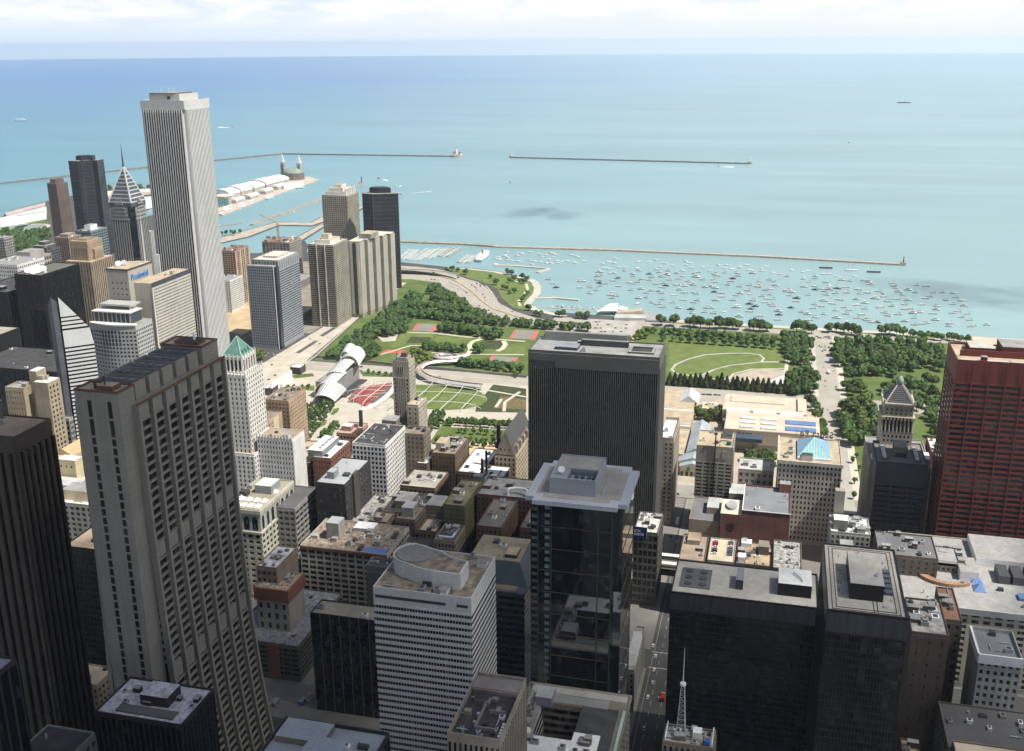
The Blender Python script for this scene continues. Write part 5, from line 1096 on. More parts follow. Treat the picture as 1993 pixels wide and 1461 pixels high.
b = simple('green_glass_block', 'dark green glass block with a gravel roof, left of the striped tower', rect(70, nw=(603, 1195), sw=(737, 1210), ne=(626, 1168)), 70, mat('green_black_frame', (.022, .030, .028), rough=.4), mat('beige_gravel', (.31, .28, .21), var=.15), gm=glass('green_glass', dark=(.006, .014, .014), light=(.045, .15, .145), p=.45, cell=(1.4, 1.4, 4.0)), W=(26, 17, .82, .7), S=(8, 17, .8, .7), rel=.08, clutter=2, fin=False)
x0, x1, y0, y1 = b.r
for k in range(8): b.bx('mullion', x0-.5, x0-.02, y0+k*(y1-y0)/7-.2, y0+k*(y1-y0)/7+.2, 0, 71, mat('bronze_mullion', (.17, .13, .07)))
b.done()
# tower under construction with its crane
b = simple('construction_core', 'half-built concrete core with an orange formwork band at its top', R(583, 608, 306, 329), 58, mat('raw_concrete', (.30, .275, .235), streak=.12), mat('cluttered_deck', (.38, .30, .20), var=.5, scale=.4, fine=.4), W=(4, 7, .4, .55), S=(5, 7, .0001, .5), clutter=14, big=.5, fin=False)
OR = mat('orange_formwork', (.19, .08, .05), var=.25); x0, x1, y0, y1 = b.r
b.bx('formwork', x0-1.6, x0-.02, y0-1.6, y1+1, 50, 59, OR); b.bx('formwork', x0, x1+1, y0-1.6, y0-.02, 50, 59, OR); b.done()
simple('construction_block', 'white and brown unfinished block behind the orange-banded core', R(590, 622, 316, 331), 70, mat('unfinished_brown', (.25, .19, .15), streak=.15), mat('white_deck', (.50, .50, .51), var=.35, scale=.4), W=(4, 12, .5, .5), S=(6, 12, .0001, .5), clutter=10, big=.6)
b = simple('construction_podium', 'podium of raw floors with blue sheeting and materials around the concrete core', R(566, 640, 292, 344), 27, mat('dark_raw_concrete', (.10, .095, .085)), mat('blue_white_deck', (.20, .21, .225), var=.4, scale=.3, fine=.3), W=(9, 6, .85, .55), S=(12, 6, .85, .55), gm=GLK, clutter=16, fin=False, big=.7)
b.bx('hoist_panel', 565.2, 565.98, 306, 314, 2, 27, OR); b.done()
for k in range(7):
    px, py = 556-k*5.5, 262+k*9.5+(k % 2)*7; t = empty('site_cabin', (px, py, 0), ('rusty site container by the half-built podium', 'white site cabin by the half-built podium', 'blue site container at the end of the building site', 'grey site cabin in the middle of the building site', 'stacked timber on the building site floor', 'white site cabin next to the granite tower foot', 'brown site container under the granite tower')[k], 'cabin')
    MB().box(px-3, px+3, py-1.4, py+1.4, 0, 2.8).build('body', (mat('rusty_roof', (.22, .12, .085)), WHITEPAINT, mat('blue_tarpaulin', (.10, .17, .38)), GREYSTONE, TAN_ROOF, WHITEPAINT, BROWN_ROOF)[k], t); MB().box(px-3.2, px+3.2, py-1.6, py+1.6, 2.8, 3.0).build('roof', GREY_ROOF, t)
cr = empty('tower_crane', (577, 335, 0), 'white lattice tower crane mast beside the half-built core', 'crane')
def lattice(name, parent, x, y, z0, z1, w0, w1, m, r=.22, step=5):
    n = max(2, int((z1-z0)/step)); mb = MB()
    P = lambda k, c: (x+c[0]*(w0+(w1-w0)*k/n)/2, y+c[1]*(w0+(w1-w0)*k/n)/2, z0+(z1-z0)*k/n)
    C4 = ((-1, -1), (1, -1), (1, 1), (-1, 1))
    for c in C4: mb.tube(P(0, c), P(n, c), r, 4)
    for k in range(n):
        for i in range(4):
            a, c = C4[i], C4[(i+1) % 4]; mb.tube(P(k, a), P(k+1, c), r*.6, 3); mb.tube(P(k, a), P(k, c), r*.6, 3)
    return mb.build(name, m, parent)
lattice('mast', cr, 577, 335, 0, 52, 2.6, 2.6, WHITEPAINT, r=.3); MB().box(574.5, 580, 332.5, 337.5, 52, 54.5).build('cab', WHITEPAINT, cr)
MB().box(575, 582, 334, 336.5, 54.5, 56).build('slewing_ring', mat('red_paint', (.35, .04, .04)), cr)
# chamfered blue-grey block
b = Bld('chamfered_block', 'blue-grey block with glazed sloping shoulders and a flat tan roof', R(588, 640, 142, 186), 74, mat('blue_grey_wall', (.085, .09, .10), rough=.5)); b.core()
x0, x1, y0, y1 = b.r; b.face('W', 1, 15, 1, .5, z0=3, z1=73, mode='band', pier=False, rel=.25, gm=GLK); b.face('S', 1, 15, 1, .5, z0=3, z1=73, mode='band', pier=False, rel=.25, gm=GLK)
t = MB(); loft(t, [[(x0+9, y0, 74), (x1, y0, 74), (x1, y1, 74), (x0+9, y1, 74)], [(x0+16, y0+7, 88), (x1-2, y0+7, 88), (x1-2, y1-3, 88), (x0+16, y1-3, 88)]]); b.part('sloping_glass', t, mat('sloping_blue_glass', (.09, .11, .135), rough=.2))
b.bx('roof', x0+16.2, x1-2.2, y0+7.2, y1-3.2, 88, 88.5, mat('ochre_blotch_roof', (.30, .26, .18), var=.3)); b.bx('lower_roof', x0+.4, x0+9, y0+6, y1-8, 74, 74.6, BROWN_ROOF)
b.bx('plant_screen', x0+20, x0+32, y0+10, y0+18, 88.5, 91, DKMETAL, TAN_ROOF); b.clutter(4, r=R(x0+18, x1-4, y0+9, y1-5), z=88.4); b.done()
# brown-roofed banking tower
b = simple('pit_roof_tower', 'tan tower with a sunken dark roof full of vents and pipes', rect(145, nw=(867, 1440), sw=(975, 1450), se=(1025, 1330), ne=(930, 1320)), 145, mat('dusty_tan', (.33, .28, .225), streak=.08), mat('dark_brown_roof', (.075, .066, .062), var=.35, scale=.3), S=(16, 1, .5, 1, STRIP), W=(10, 1, .5, 1, STRIP), clutter=18, big=.55, parapet=3.2, fin=False)
x0, x1, y0, y1 = b.r
for e in ((x0+8, x0+8.6, y0+3, y1-9), (x0+8.6, x0+30, y1-9.6, y1-9), (x0+20, x0+20.6, y0+3, y1-12), (x1-11, x1-10.4, y0+1, y1-1)): b.bx('parapet_kerb', *e, 145.1, 146.8, mat('dusty_rim', (.30, .25, .22)))
b.bx('roof_house', x1-10, x1-1, y0+.6, y1-.6, 145.1, 147, mat('dusty_tan', (.33, .28, .225)), mat('dusty_rim', (.30, .25, .22)))
b.bx('frame_pit', x1-19, x1-14, y1-10, y1-4, 145.1, 147.6, mat('brown_stone', (.20, .165, .13)), DARK_ROOF)
for k in range(5): b.bx('air_unit', x0+4+k*2, x0+5.2+k*2, y0+1.2, y0+2.4, 145.1, 146.4, WHITEPAINT)
b.done()
# hollow square office block
def courtyard():
    x1, y1 = 504, 117; x0, y0 = 440, 62; H = 67; WL = mat('courtyard_stone', (.17, .15, .13), streak=.1)
    b = Bld('courtyard_block', 'hollow square office block with a deep light court and an L-shaped white roof', R(x0, x1, y0, y1), H, WL)
    c = (x0+19, x1-15, y0+24, y1-9)
    for e in ((x0, x1, y0, c[2]), (x0, x1, c[3], y1), (x0, c[0], c[2], c[3]), (c[1], x1, c[2], c[3])): b.w.box(*e, 0, H)
    b.face('W', 12, 15, .55, .6, rel=.25); b.face('S', 12, 15, .55, .6, rel=.25)
    CT = mat('court_white', (.46, .45, .42))
    for j in range(13):
        b.bx('court_window_band', c[0]+1, c[1]-1, c[3]-.3, c[3]-.02, 6+j*4.6, 8.2+j*4.6, GL); b.bx('court_window_band', c[1]-.3, c[1]-.02, c[2]+1, c[3]-1, 6+j*4.6, 8.2+j*4.6, GL)
    b.bx('court_wall', c[0]+.02, c[1]-.02, c[3]-.18, c[3]-.01, 0, H, CT); b.bx('court_wall', c[1]-.18, c[1]-.01, c[2], c[3]-.2, 0, H, mat('court_tan', (.27, .22, .165)))
    b.bx('court_floor', *c, .2, 14, GREY_ROOF)
    for i, (e, m) in enumerate((((x0, x1-14, y0+4, c[2]-.2), DARK_ROOF), ((x0+.5, x0+26, c[2]-14, c[2]), WHITE_MEM), ((x0+.5, c[0]-.4, c[2], y1-1), WHITE_MEM), ((c[0], x1-7, c[3]+.4, y1-1), GREY_ROOF), ((c[1]+.5, x1-7, y0+10, c[3]), mat('soft_grey_roof', (.22, .225, .22))), ((x1-6.6, x1-.5, y0+1, y1-1), mat('light_edge_roof', (.30, .30, .29))))):
        b.bx('roof_panel', *e, H+.02+i*.02, H+.3+i*.02, m)
    b.bx('green_gutter', x0+2, x1-14, y0+.2, y0+1.8, H, H+.7, mat('pale_copper', (.32, .46, .40))); b.bx('cornice', x1-.8, x1+1.2, y0-1, y1+1, H-2, H+.5, WL); b.bx('cornice', x0, x1-.8, y0-1, y0-.02, H-2, H+.5, WL)
    b.bx('roof_house', x1-20, x1-9, c[3]-6, c[3]+3, H+.4, H+6, mat('mauve_metal', (.24, .22, .25)), METAL); b.bx('roof_house', c[0]+4, c[0]+9, c[3]+1, c[3]+6, H+.3, H+4, GREYSTONE)
    b.part('dish', MB().tube((c[0]+1, c[3]+2, H), (c[0]+1, c[3]+2, H+1.5), .3, 6).tube((c[0]+1, c[3]+2, H+1.5), (c[0], c[3]+1, H+2.4), .4, 14, r2=1.7), mat('cream_paint', (.70, .66, .50)))
    b.clutter(8, r=(x0+1, x0+24, y0+11, c[2])); b.clutter(8, r=(c[0], x1-7, c[3]+1, y1-1)); b.clutter(3, r=(x0+1, c[0], c[2], y1)); b.done()
courtyard()
b = simple('antenna_roof_block', 'narrow tower top crowded with pale machinery and white pipes below a lattice mast', rect(142, nw=(1290, 1450), sw=(1390, 1455), ne=(1293, 1415), se=(1395, 1420)), 142, mat('brown_stone', (.20, .165, .13)), mat('grey_beige_roof', (.33, .31, .28)), W=(9, 1, .5, 1, STRIP), S=(5, 1, .5, 1, STRIP), clutter=14, big=.6, fin=False)
x0, x1, y0, y1 = b.r
for e in ((x0+.6, x1-.6, y1-1), (x0+.6, x1-.6, y0+1)): b.part('pipe_rail', MB().path([(e[0], e[2], 142.2), (e[0], e[2], 144.4), (e[1], e[2], 144.4), (e[1], e[2], 142.2)], .25, 6), WHITEPAINT)
b.bx('blue_tank', x0+1, x0+3.5, y0+2, y0+4, 142.2, 144.6, mat('bright_blue', (.03, .12, .35))); b.bx('cream_house', x0+4, x0+8, y0+5.5, y0+9, 142.2, 146, mat('cream_paint', (.70, .66, .50)), WHITE_MEM); b.done()
tw = empty('lattice_mast', (x1-3, y1-6.5, 142), 'tall lattice radio mast with a whip on top standing on the machinery-crowded roof', 'mast')
lattice('lattice', tw, x1-3, y1-6.5, 142.1, 164, 3.4, 1.3, METAL, r=.14, step=2); MB().prism(circ(x1-3, y1-6.5, 1.2, 10), 164, 165).build('collar', WHITEPAINT, tw); MB().tube((x1-3, y1-6.5, 165), (x1-3, y1-6.5, 181), .22, 5, r2=.08).build('whip', WHITEPAINT, tw)
p = G(557, 1400, 150); simple('kerbed_grey_roof_tower', 'tower with a pale grey roof and double kerb, cut by the lower picture edge', R(p[0]-42, p[0], 136, p[1]), 150, mat('dull_black_wall', (.026, .026, .028)), mat('blue_pale_roof', (.36, .39, .41), var=.08), W=(12, 1, .7, 1, STRIP), S=(12, 1, .7, 1, STRIP), gm=GLK, clutter=8, parapet=1.6, pent=((.35, .72, .3, .62, 4, mat('blue_pale_roof', (.36, .39, .41)), mat('blue_pale_roof', (.36, .39, .41))), (.66, .95, .5, .95, 3, mat('brown_stone', (.20, .165, .13)), mat('blue_pale_roof', (.36, .39, .41)))))
b = simple('sign_block', 'dark block with a white cluttered roof and a blue sign board', R(722, 758, 72, 90), 61, mat('brown_grid', (.12, .11, .095)), mat('pale_cluttered_roof', (.52, .50, .46), var=.3, scale=.3), W=(5, 9, .8, .7), S=(8, 9, .8, .7), clutter=10, fin=False)
sgn = b.bx('sign_board', 720.6, 721.4, 80, 90.5, 57, 66, mat('sign_navy', (.010, .035, .12), rough=.4)); b.bx('sign_frame', 720.3, 720.55, 79.8, 80.2, 57, 66, METAL)
for i, s_ in enumerate(('CTK', 'HOME')):
    lettering(s_, 2.6, .06, WHITEPAINT, (720.52, 89.6, 62-i*2.7), (pi/2, 0, -pi/2), b.o)
b.done()
b = simple('zigzag_roof_block', 'low long building with white folded roof frames beside the dark glass tower', R(586, 640, 70, 76), 30, GREYSTONE, GREY_ROOF, W=(2, 6, .5, .5), S=(12, 6, .5, .5), clutter=0, fin=False)
for k in range(5):
    f = MB(); f.poly([(592+k*7, 70.2, 30.2), (598.6+k*7, 70.2, 30.2), (595+k*7, 70.2, 37)]); f.poly([(592+k*7, 75.8, 30.2), (595+k*7, 75.8, 37), (598.6+k*7, 75.8, 30.2)]); f.quad((592+k*7, 70.2, 30.2), (595+k*7, 70.2, 37), (595+k*7, 75.8, 37), (592+k*7, 75.8, 30.2)); f.quad((595+k*7, 70.2, 37), (598.6+k*7, 70.2, 30.2), (598.6+k*7, 75.8, 30.2), (595+k*7, 75.8, 37)); b.part('roof_fold', f, WHITEPAINT)
b.done()
# ================================================================ south-east blocks, museum, park structures, lakefront towers
# ---- lakefront towers
b = simple('blue_glass_block', 'broad block with white grid side and blue-grey glass stripes by the bridge street', R(1322, 1388, 668, 708), 124, mat('silver_grid', (.26, .28, .30), var=.06), mat('pale_beige_roof', (.55, .51, .44)), W=(9, 1, .5, 1, dict(z0=96, z1=122, **STRIP)), S=(1, 30, 1, .5, dict(z0=6, z1=110, **BAND)), gm=glass('stripe_blue_glass', dark=(.04, .055, .075), light=(.14, .17, .21), p=.4, cell=(3, 3, 4)), clutter=6, fin=False)
b.bx('west_slab', 1313, 1321.9, 671, 712, 0, 118, mat('silver_grid', (.26, .28, .30)), GREY_ROOF)
for i in range(12):
    for j in range(29): b.win.append(((1313-.02, 673.4+i*3.2, 6+j*3.9), 'W', 1.5, 2.0, GLB))
b.bx('corner_slot', 1313.5, 1322, 667.2, 670.9, 0, 117, mat('slot_glass', (.03, .04, .055), rough=.2)); b.bx('corner_fin', 1312.6, 1313.6, 670.9, 671.6, 0, 118.5, WHITEPAINT)
for k in range(9): b.bx('top_slot', 1326+k*7, 1327.4+k*7, 667.9, 667.99, 112, 121, DKMETAL)
b.bx('penthouse', 1340, 1378, 678, 700, 124.2, 127, METAL, mat('pale_beige_roof', (.55, .51, .44))); b.done()
b = simple('scaffolded_tower', 'rose brick tower under construction with scaffolding and debris on its top', R(1534, 1584, 850, 878), 90, mat('rose_concrete', (.34, .235, .185), streak=.15), mat('rusty_roof', (.22, .12, .085), var=.4), W=(6, 24, .6, .5), S=(8, 24, .6, .5), clutter=12, fin=False)
for k in range(4): b.bx('pale_strip', 1534+k*15, 1537+k*15, 849.4, 849.99, 0, 90, mat('cream_strip', (.52, .44, .28)))
b.done()
t = empty('tower_crane', (1548, 885, 0), 'orange tower crane rising behind the rose brick tower under construction', 'crane')
lattice('mast', t, 1548, 885, 0, 128, 3, 3, mat('orange_paint', (.38, .17, .06)), r=.28, step=6); lattice('mast_top', t, 1548, 885, 128, 136, 2, .6, mat('orange_paint', (.38, .17, .06)), r=.4, step=4)
MB().tube((1534, 893, 127), (1590, 862, 127), .5, 4).build('jib', mat('orange_paint', (.38, .17, .06)), t)
t = empty('tower_crane', (1800, 905, 0), 'orange tower crane behind the blue-grey glass block', 'crane')
lattice('mast', t, 1800, 905, 0, 92, 3, 3, mat('orange_paint', (.38, .17, .06)), r=.28, step=6); MB().tube((1800, 905, 92), (1770, 925, 112), .5, 4).build('jib', mat('orange_paint', (.38, .17, .06)), t)
simple('white_low_block', 'white windowed low block in front of the rose brick tower', R(1488, 1530, 838, 868), 52, WHITE_TC, GREY_ROOF, W=(8, 14, .4, .5), S=(10, 14, .6, .5), clutter=3)
simple('concrete_frame_block', 'raw concrete frame with red netting behind the blue-grey glass block', R(1736, 1786, 852, 906), 68, mat('raw_concrete', (.30, .275, .235)), mat('rusty_roof', (.22, .12, .085)), W=(8, 16, .6, .55), S=(8, 16, .6, .55), clutter=9, big=1.8)
b = simple('balcony_tower', 'tan apartment tower with white balcony bands, nearest of the beige lakefront group', R(1442, 1498, 638, 678), 125, mat('khaki_concrete', (.28, .26, .215), streak=.05), mat('pale_beige_roof', (.55, .51, .44)), W=(1, 40, 1, .55, dict(mode='band', pier=False)), S=(9, 40, .62, .5), rel=.9, gm=glass('khaki_glass', dark=(.03, .03, .028), light=(.14, .13, .11), p=.4, cell=(3, 3, 3)), clutter=3, fin=False)
for k in (.33, .66): b.bx('fin', 1440.4, 1441.98, 638+40*k-.6, 638+40*k+.6, 0, 125, mat('pale_trim', (.58, .55, .50)))
b.bx('crown_house', 1450, 1488, 646, 670, 125.1, 131, mat('pale_trim', (.58, .55, .50)), TAN_ROOF); b.bx('lift_house', 1460, 1472, 652, 664, 131, 138, mat('pale_trim', (.58, .55, .50)), TAN_ROOF); b.done()
b = Bld('sawtooth_slab', 'beige apartment slab with a saw-toothed front of white and dark strips', R(1505, 1600, 596, 640), 120, mat('khaki_concrete', (.28, .26, .215)))
pts = [(1505, 640)]; PW5 = mat('bright_pier', (.58, .55, .48), var=.06)
teeth = []
for k in range(5):
    xa = 1505+k*19; ya = 622-k*5.5; teeth.append((xa, ya)); pts += [(xa, ya), (xa+19, ya)]
pts += [(1600, 640)]
b.w.prism(pts, 0, 120)
for k, (xa, ya) in enumerate(teeth):
    for q in range(5): b.bx('white_pier', xa+.6+q*3.8, xa+2.4+q*3.8, ya-.9, ya-.02, 6, 118, PW5)
    for j in range(30): b.win.append(((xa+9.5, ya-.03, 8+j*3.75), 'S', 18, 1.7, glass('khaki_glass')))
for q in range(3): b.bx('dark_strip' if q == 1 else 'white_pier', 1503.9, 1504.98, 623+q*5.6, 627.4+q*5.6, 6, 118, DKMETAL if q == 1 else PW5)
b.part('roof', MB().prism([(p[0]+(.6 if p[0] < 1550 else -.6), p[1]+.6) for p in pts], 120.02, 120.5), mat('pale_beige_roof', (.55, .51, .44)))
b.bx('roof_house', 1530, 1562, 612, 632, 120.5, 128, GREYSTONE, TAN_ROOF); b.clutter(4, r=R(1510, 1595, 622, 638), z=120.4); b.done()
b = simple('crowned_tower', 'beige apartment tower crowned by stepped white roof houses, behind the saw-toothed slab', R(1715, 1768, 728, 774), 158, mat('khaki_grid', (.31, .285, .23), streak=.05), mat('pale_beige_roof', (.55, .51, .44)), W=(12, 44, .5, .55), S=(9, 44, .62, .5), rel=.6, gm=glass('khaki_glass'), clutter=0, fin=False)
for e, z0, z1 in (((1719, 1764, 733, 769), 158, 164), ((1724, 1760, 738, 764), 164, 170), ((1732, 1752, 744, 758), 170, 175)): b.bx('crown_house', *e, z0+.1, z1, WHITE_TC, TAN_ROOF)
for k in range(6): b.bx('crown_fin', 1719+k*8, 1722+k*8, 730.5, 732.9, 158, 169, WHITE_TC)
b.done()
lobed('dark_lake_tower', 'dark blue-black apartment tower standing nearest the harbour marina', 1720, 668, 31, 165, mat('navy_bronze_glass', (.026, .029, .040), rough=.35, var=.4), [(-1, .3), (-.95, .5), (.42, .62), (.55, .5), (.98, .2), (1, -.3), (.4, -.8), (-.6, -.8)])
simple('garage_deck', 'low concrete parking deck between the lakefront towers', R(1420, 1500, 700, 760), 14, GREYSTONE, mat('tan_deck', (.40, .36, .28)), W=(8, 3, .8, .5), S=(10, 3, .8, .5), clutter=0)  # deck in a plain tan colour
simple('garage_deck', 'low dark parking deck beside the bridge street under the beige towers', R(1500, 1610, 662, 690), 8, DARKSTONE, mat('tan_deck', (.40, .36, .28)), S=(12, 1, .8, .6), clutter=0)
simple('shed_block', 'long low grey shed behind the blue-grey glass block', R(1640, 1720, 800, 840), 16, GREYSTONE, GREY_ROOF, W=(6, 3, .7, .5), S=(12, 3, .7, .5), clutter=4)

# ---- theatre and river-north roofs seen between the towers are part of the far bank
# ---- right-hand blocks
b = simple('flue_tower', 'beige office tower with wide windows and a dark flue pipe up its shaded face', R(862, 900, 25, 56), 80, mat('beige_granite', (.30, .275, .235), streak=.08), mat('sandy_roof', (.42, .34, .235), var=.2), W=(5, 19, .78, .5, dict(z1=66)), S=(5, 19, .6, .5), gm=GLK, rel=.25, clutter=3, fin=False)
b.part('flue_pipe', MB().tube((861.2, 40, 6), (861.2, 40, 92), .55, 8), mat('soot_black', (.02, .02, .02))); b.part('flue_cowl', MB().box(860, 862.6, 38.6, 41.4, 92, 93.4), DKMETAL)
b.part('roof_pipe', MB().path([(866, 40, 81.5), (876, 36, 81.5), (876, 30, 81.5)], .4, 6), mat('dark_brown_roof', (.075, .066, .062)))
b.bx('roof_pit', 884, 898, 27, 36, 80.1, 82, GREYSTONE, DARK_ROOF); b.part('green_tank', MB().tube((870, 29, 80), (870, 29, 83), 2, 10), mat('teal_tank', (.03, .12, .11)))
for k in range(2): b.bx('blank_panel', 861.6, 861.98, 44+k*6-14, 48+k*6-14, 70, 77, mat('beige_granite', (.30, .275, .235)))
b.done()
b = simple('gas_block', 'narrow tan block with a glaring white roof tucked against the dark finned slab', R(868, 922, 76, 89), 80, mat('tan_granite', (.34, .30, .24), streak=.1), WHITE_MEM, W=(3, 18, .4, .45), S=(14, 18, .4, .5), clutter=1, parapet=3)
b = simple('skylight_block', 'cream office block with a turquoise pyramid skylight and reversed sign letters on its roof', R(856, 914, -64, -13), 75, mat('cream_terracotta_grey', (.47, .445, .385), streak=.06), TAN_ROOF, W=(16, 15, .46, .55), N=(18, 15, .46, .55), rel=.25, clutter=0, fin=False)
x0, x1, y0, y1 = b.r; gx0, gx1, gy0, gy1 = x0+7, x1-8, y0+9, y1-15; gc = ((gx0+gx1)/2+6, (gy0+gy1)/2)
SKY = mat('turquoise_glazing', (.24, .45, .46), rough=.25, var=.06); SKB = mat('blue_glazing', (.20, .36, .50), rough=.25, var=.06)
q = [(gx0, gy0), (gx1, gy0), (gx1, gy1), (gx0, gy1)]
m = MB(); m.prism(q, 75.1, 77); k = len(m.v); m.v += [(x, y, 77.01) for x, y in q] + [(gc[0], gc[1], 86)]
for i, mi in ((0, 1), (1, 0), (2, 1), (3, 0)): m.f.append((k+i, k+(i+1) % 4, k+4)); m.m.append(mi)
b.part('pyramid_skylight', m, [SKY, SKB])
g = MB()
for i in range(1, 12):
    t = i/12; a = (gx0, gy0+(gy1-gy0)*t, 77.1); g.tube(a, (gx0+(gc[0]-gx0)*(1-abs(2*t-1)), a[1], 77.1+9*(1-abs(2*t-1))), .12, 3)
    a = (gx0+(gx1-gx0)*t, gy0, 77.1); e = (1-abs(2*t-1)); g.tube(a, (a[0], gy0+(gc[1]-gy0)*e, 77.1+9*e), .12, 3)
b.part('glazing_bars', g, WHITEPAINT)
b.bx('roof_frame', gx0-1.4, gx0-.2, gy0, gy1, 75.1, 77.5, WHITEPAINT); b.bx('dormer_house', gx0-3, gx0+4, gc[1]+1, gc[1]+10, 75.1, 80, mat('pale_trim', (.58, .55, .50)), DARK_ROOF)
b.bx('cornice', x0-1.2, x0-.02, y0-1, y1+1, 73, 76.2, b.wall); b.bx('cornice', x0, x1+1, y1+.02, y1+1.2, 73, 76.2, b.wall)
b.clutter(10, r=(x0+1, x1-4, y1-13, y1-1), big=.7)
lettering('Santa Fe', 8.2, .25, mat('dark_letters', (.06, .06, .07)), (x1-.4, y0+5, 77.5), (pi/2, 0, pi/2), b.o, 1.05)
for k in range(8): b.part('letter_brace', MB().tube((x1-.9, y0+6+k*4.4, 75), (x1-.9, y0+6+k*4.4, 82), .15, 4), DKMETAL)
b.done()
# concert hall: blank brick walls
HALL = mat('plum_brick', (.215, .098, .080), streak=.08)
b = simple('concert_hall', 'blank plum-red brick hall with a white-edged grey roof', R(797, 850, -24, 13), 52, HALL, mat('slate_grey_roof', (.20, .215, .225)), clutter=3, parapet=1.4, fin=False)
b.bx('white_coping', 796.6, 797.2, -24.3, 13.3, 53.4, 53.9, WHITEPAINT); b.bx('white_coping', 797.2, 850, 12.7, 13.3, 53.4, 53.9, WHITEPAINT)
b.bx('stair_tower', 842, 850, -24, -15, 52, 60, HALL, GREY_ROOF); b.bx('light_well', 796.7, 796.95, 19, 24, 36, 41, mat('dark_recess', (.05, .04, .04)))
b.bx('low_wing', 797, 826, 13.05, 30, 0, 49, HALL, mat('cream_roof', (.62, .57, .45))); b.part('oval_skylight', MB().prism(circ(812, 22, 8, 16, ry=4.5), 49, 51), mat('grey_dome', (.33, .34, .35)))
b.bx('rear_roof', 850.1, 872, -24, 26, 0, 44, GREYSTONE, mat('pale_grey_roof', (.42, .43, .42))); b.done()
b = simple('mural_block', 'tan blank-walled block with a red mural beside the plum brick hall', R(800, 846, 30.5, 55), 39, mat('tan_render', (.29, .225, .165), streak=.06), mat('dim_roof', (.15, .15, .155)), clutter=1, fin=False)
b.bx('mural', 799.75, 799.98, 36, 47, 2, 14, mat('red_mural', (.38, .045, .05), var=.4, scale=.5)); b.part('mural_figure', MB().prism(circ(799.72, 41.5, .02, 6, ry=1.6), 4, 11), mat('mural_grey', (.25, .21, .21)))
b.bx('bright_wing', 815, 836, 30.6, 42, 39.1, 45, mat('sandy_wall', (.34, .29, .22)), mat('pale_grey_roof', (.42, .43, .42))); b.done()
simple('grey_roof_block', 'low block with a pale grey roof behind the plum brick hall', R(873, 900, -10, 20), 57, mat('beige_granite', (.30, .275, .235)), mat('pale_grey_roof', (.42, .43, .42)), W=(6, 9, .5, .5), clutter=2)
# row of low roofs behind the long black slab
simple('tan_gravel_block', 'low block with a wide worn tan roof and small roof house', rect(46, nw=(1322, 1090), sw=(1373, 1095), ne=(1330, 1040), se=(1378, 1045)), 46, BRICK, mat('worn_tan_roof', (.30, .235, .175)), W=(8, 9, .5, .5), pent=((.62, .95, .3, .8, 4, GREYSTONE, mat('worn_tan_roof', (.30, .235, .175))),), clutter=4)
PARKDECK = rect(44, nw=(1379, 1092), sw=(1430, 1096), ne=(1381, 1047), se=(1432, 1052))
b = simple('parking_roof_block', 'parking structure with cars on its sunlit cream deck behind the long black slab', PARKDECK, 44, GREYSTONE, mat('cream_deck', (.48, .42, .31)), W=(6, 8, .8, .5), clutter=0)
simple('courtyard_roof_block', 'low brown block with small sheds and a white roof slab', rect(43, nw=(1433, 1096), sw=(1502, 1106), ne=(1436, 1055), se=(1503, 1060)), 43, mat('deep_brown', (.13, .11, .09)), mat('orange_tan_roof', (.36, .265, .17), var=.4), W=(9, 8, .5, .5), clutter=16, pent=((.05, .25, .75, .95, 5, WHITEPAINT, WHITE_MEM), (.5, .8, .1, .4, 7, mat('deep_brown', (.13, .11, .09)), BROWN_ROOF), (.75, .95, .6, .9, 4, WHITEPAINT, WHITE_MEM)))  # walls in a plain dark brown
simple('narrow_court_block', 'narrow low block with pale patched roof next to the white gridded corner block', rect(46, nw=(1504, 1106), sw=(1560, 1112), ne=(1506, 1052), se=(1560, 1056)), 46, mat('deep_brown', (.13, .11, .09)), mat('mottled_roof', (.30, .29, .27)), W=(5, 8, .5, .5), clutter=14, big=.7)
b = simple('white_corner_block', 'pale grid-windowed block with a deep roof well and white parapet', R(676, 740, -79, -48), 58, mat('pale_grey_terracotta', (.40, .395, .37), streak=.08), mat('soft_grey_roof', (.22, .225, .22)), W=(9, 13, .55, .6), N=(12, 13, .5, .55), clutter=5, fin=False)
b.bx('tall_house', 700, 722, -66, -57, 58.1, 72, mat('taupe_wall', (.20, .175, .14)), GREY_ROOF); b.bx('tall_house', 700, 722, -75, -66.2, 58.1, 68, mat('dark_taupe', (.115, .10, .085)), GREY_ROOF)
b.bx('grey_house', 704, 722, -57, -49, 58.1, 66, mat('blue_pale_roof', (.36, .39, .41))); b.bx('white_edge', 676.4, 740, -79.4, -78, 58.1, 60.4, WHITEPAINT)
b.done()
b = simple('plant_block', 'block with a shining white roof full of ducts and water tanks beside the park drive', R(745, 774, -80, -52), 66, mat('pale_grey_terracotta', (.40, .395, .37)), mat('silver_roof', (.50, .50, .50), var=.35, scale=.4), W=(8, 15, .5, .55), clutter=18, fin=False)
b.bx('square_house', 750, 760, -64, -54, 66.1, 74, GREYSTONE, WHITE_MEM); b.bx('tall_chimney', 762, 768, -61, -54, 66.1, 92, mat('beige_granite', (.30, .275, .235))); b.part('water_tank', MB().tube((770, -58, 66), (770, -58, 72), 2.6, 12).tube((770, -58, 72), (770, -58, 74), 2.8, 12, r2=.3), mat('tank_wood', (.14, .11, .085))); b.done()
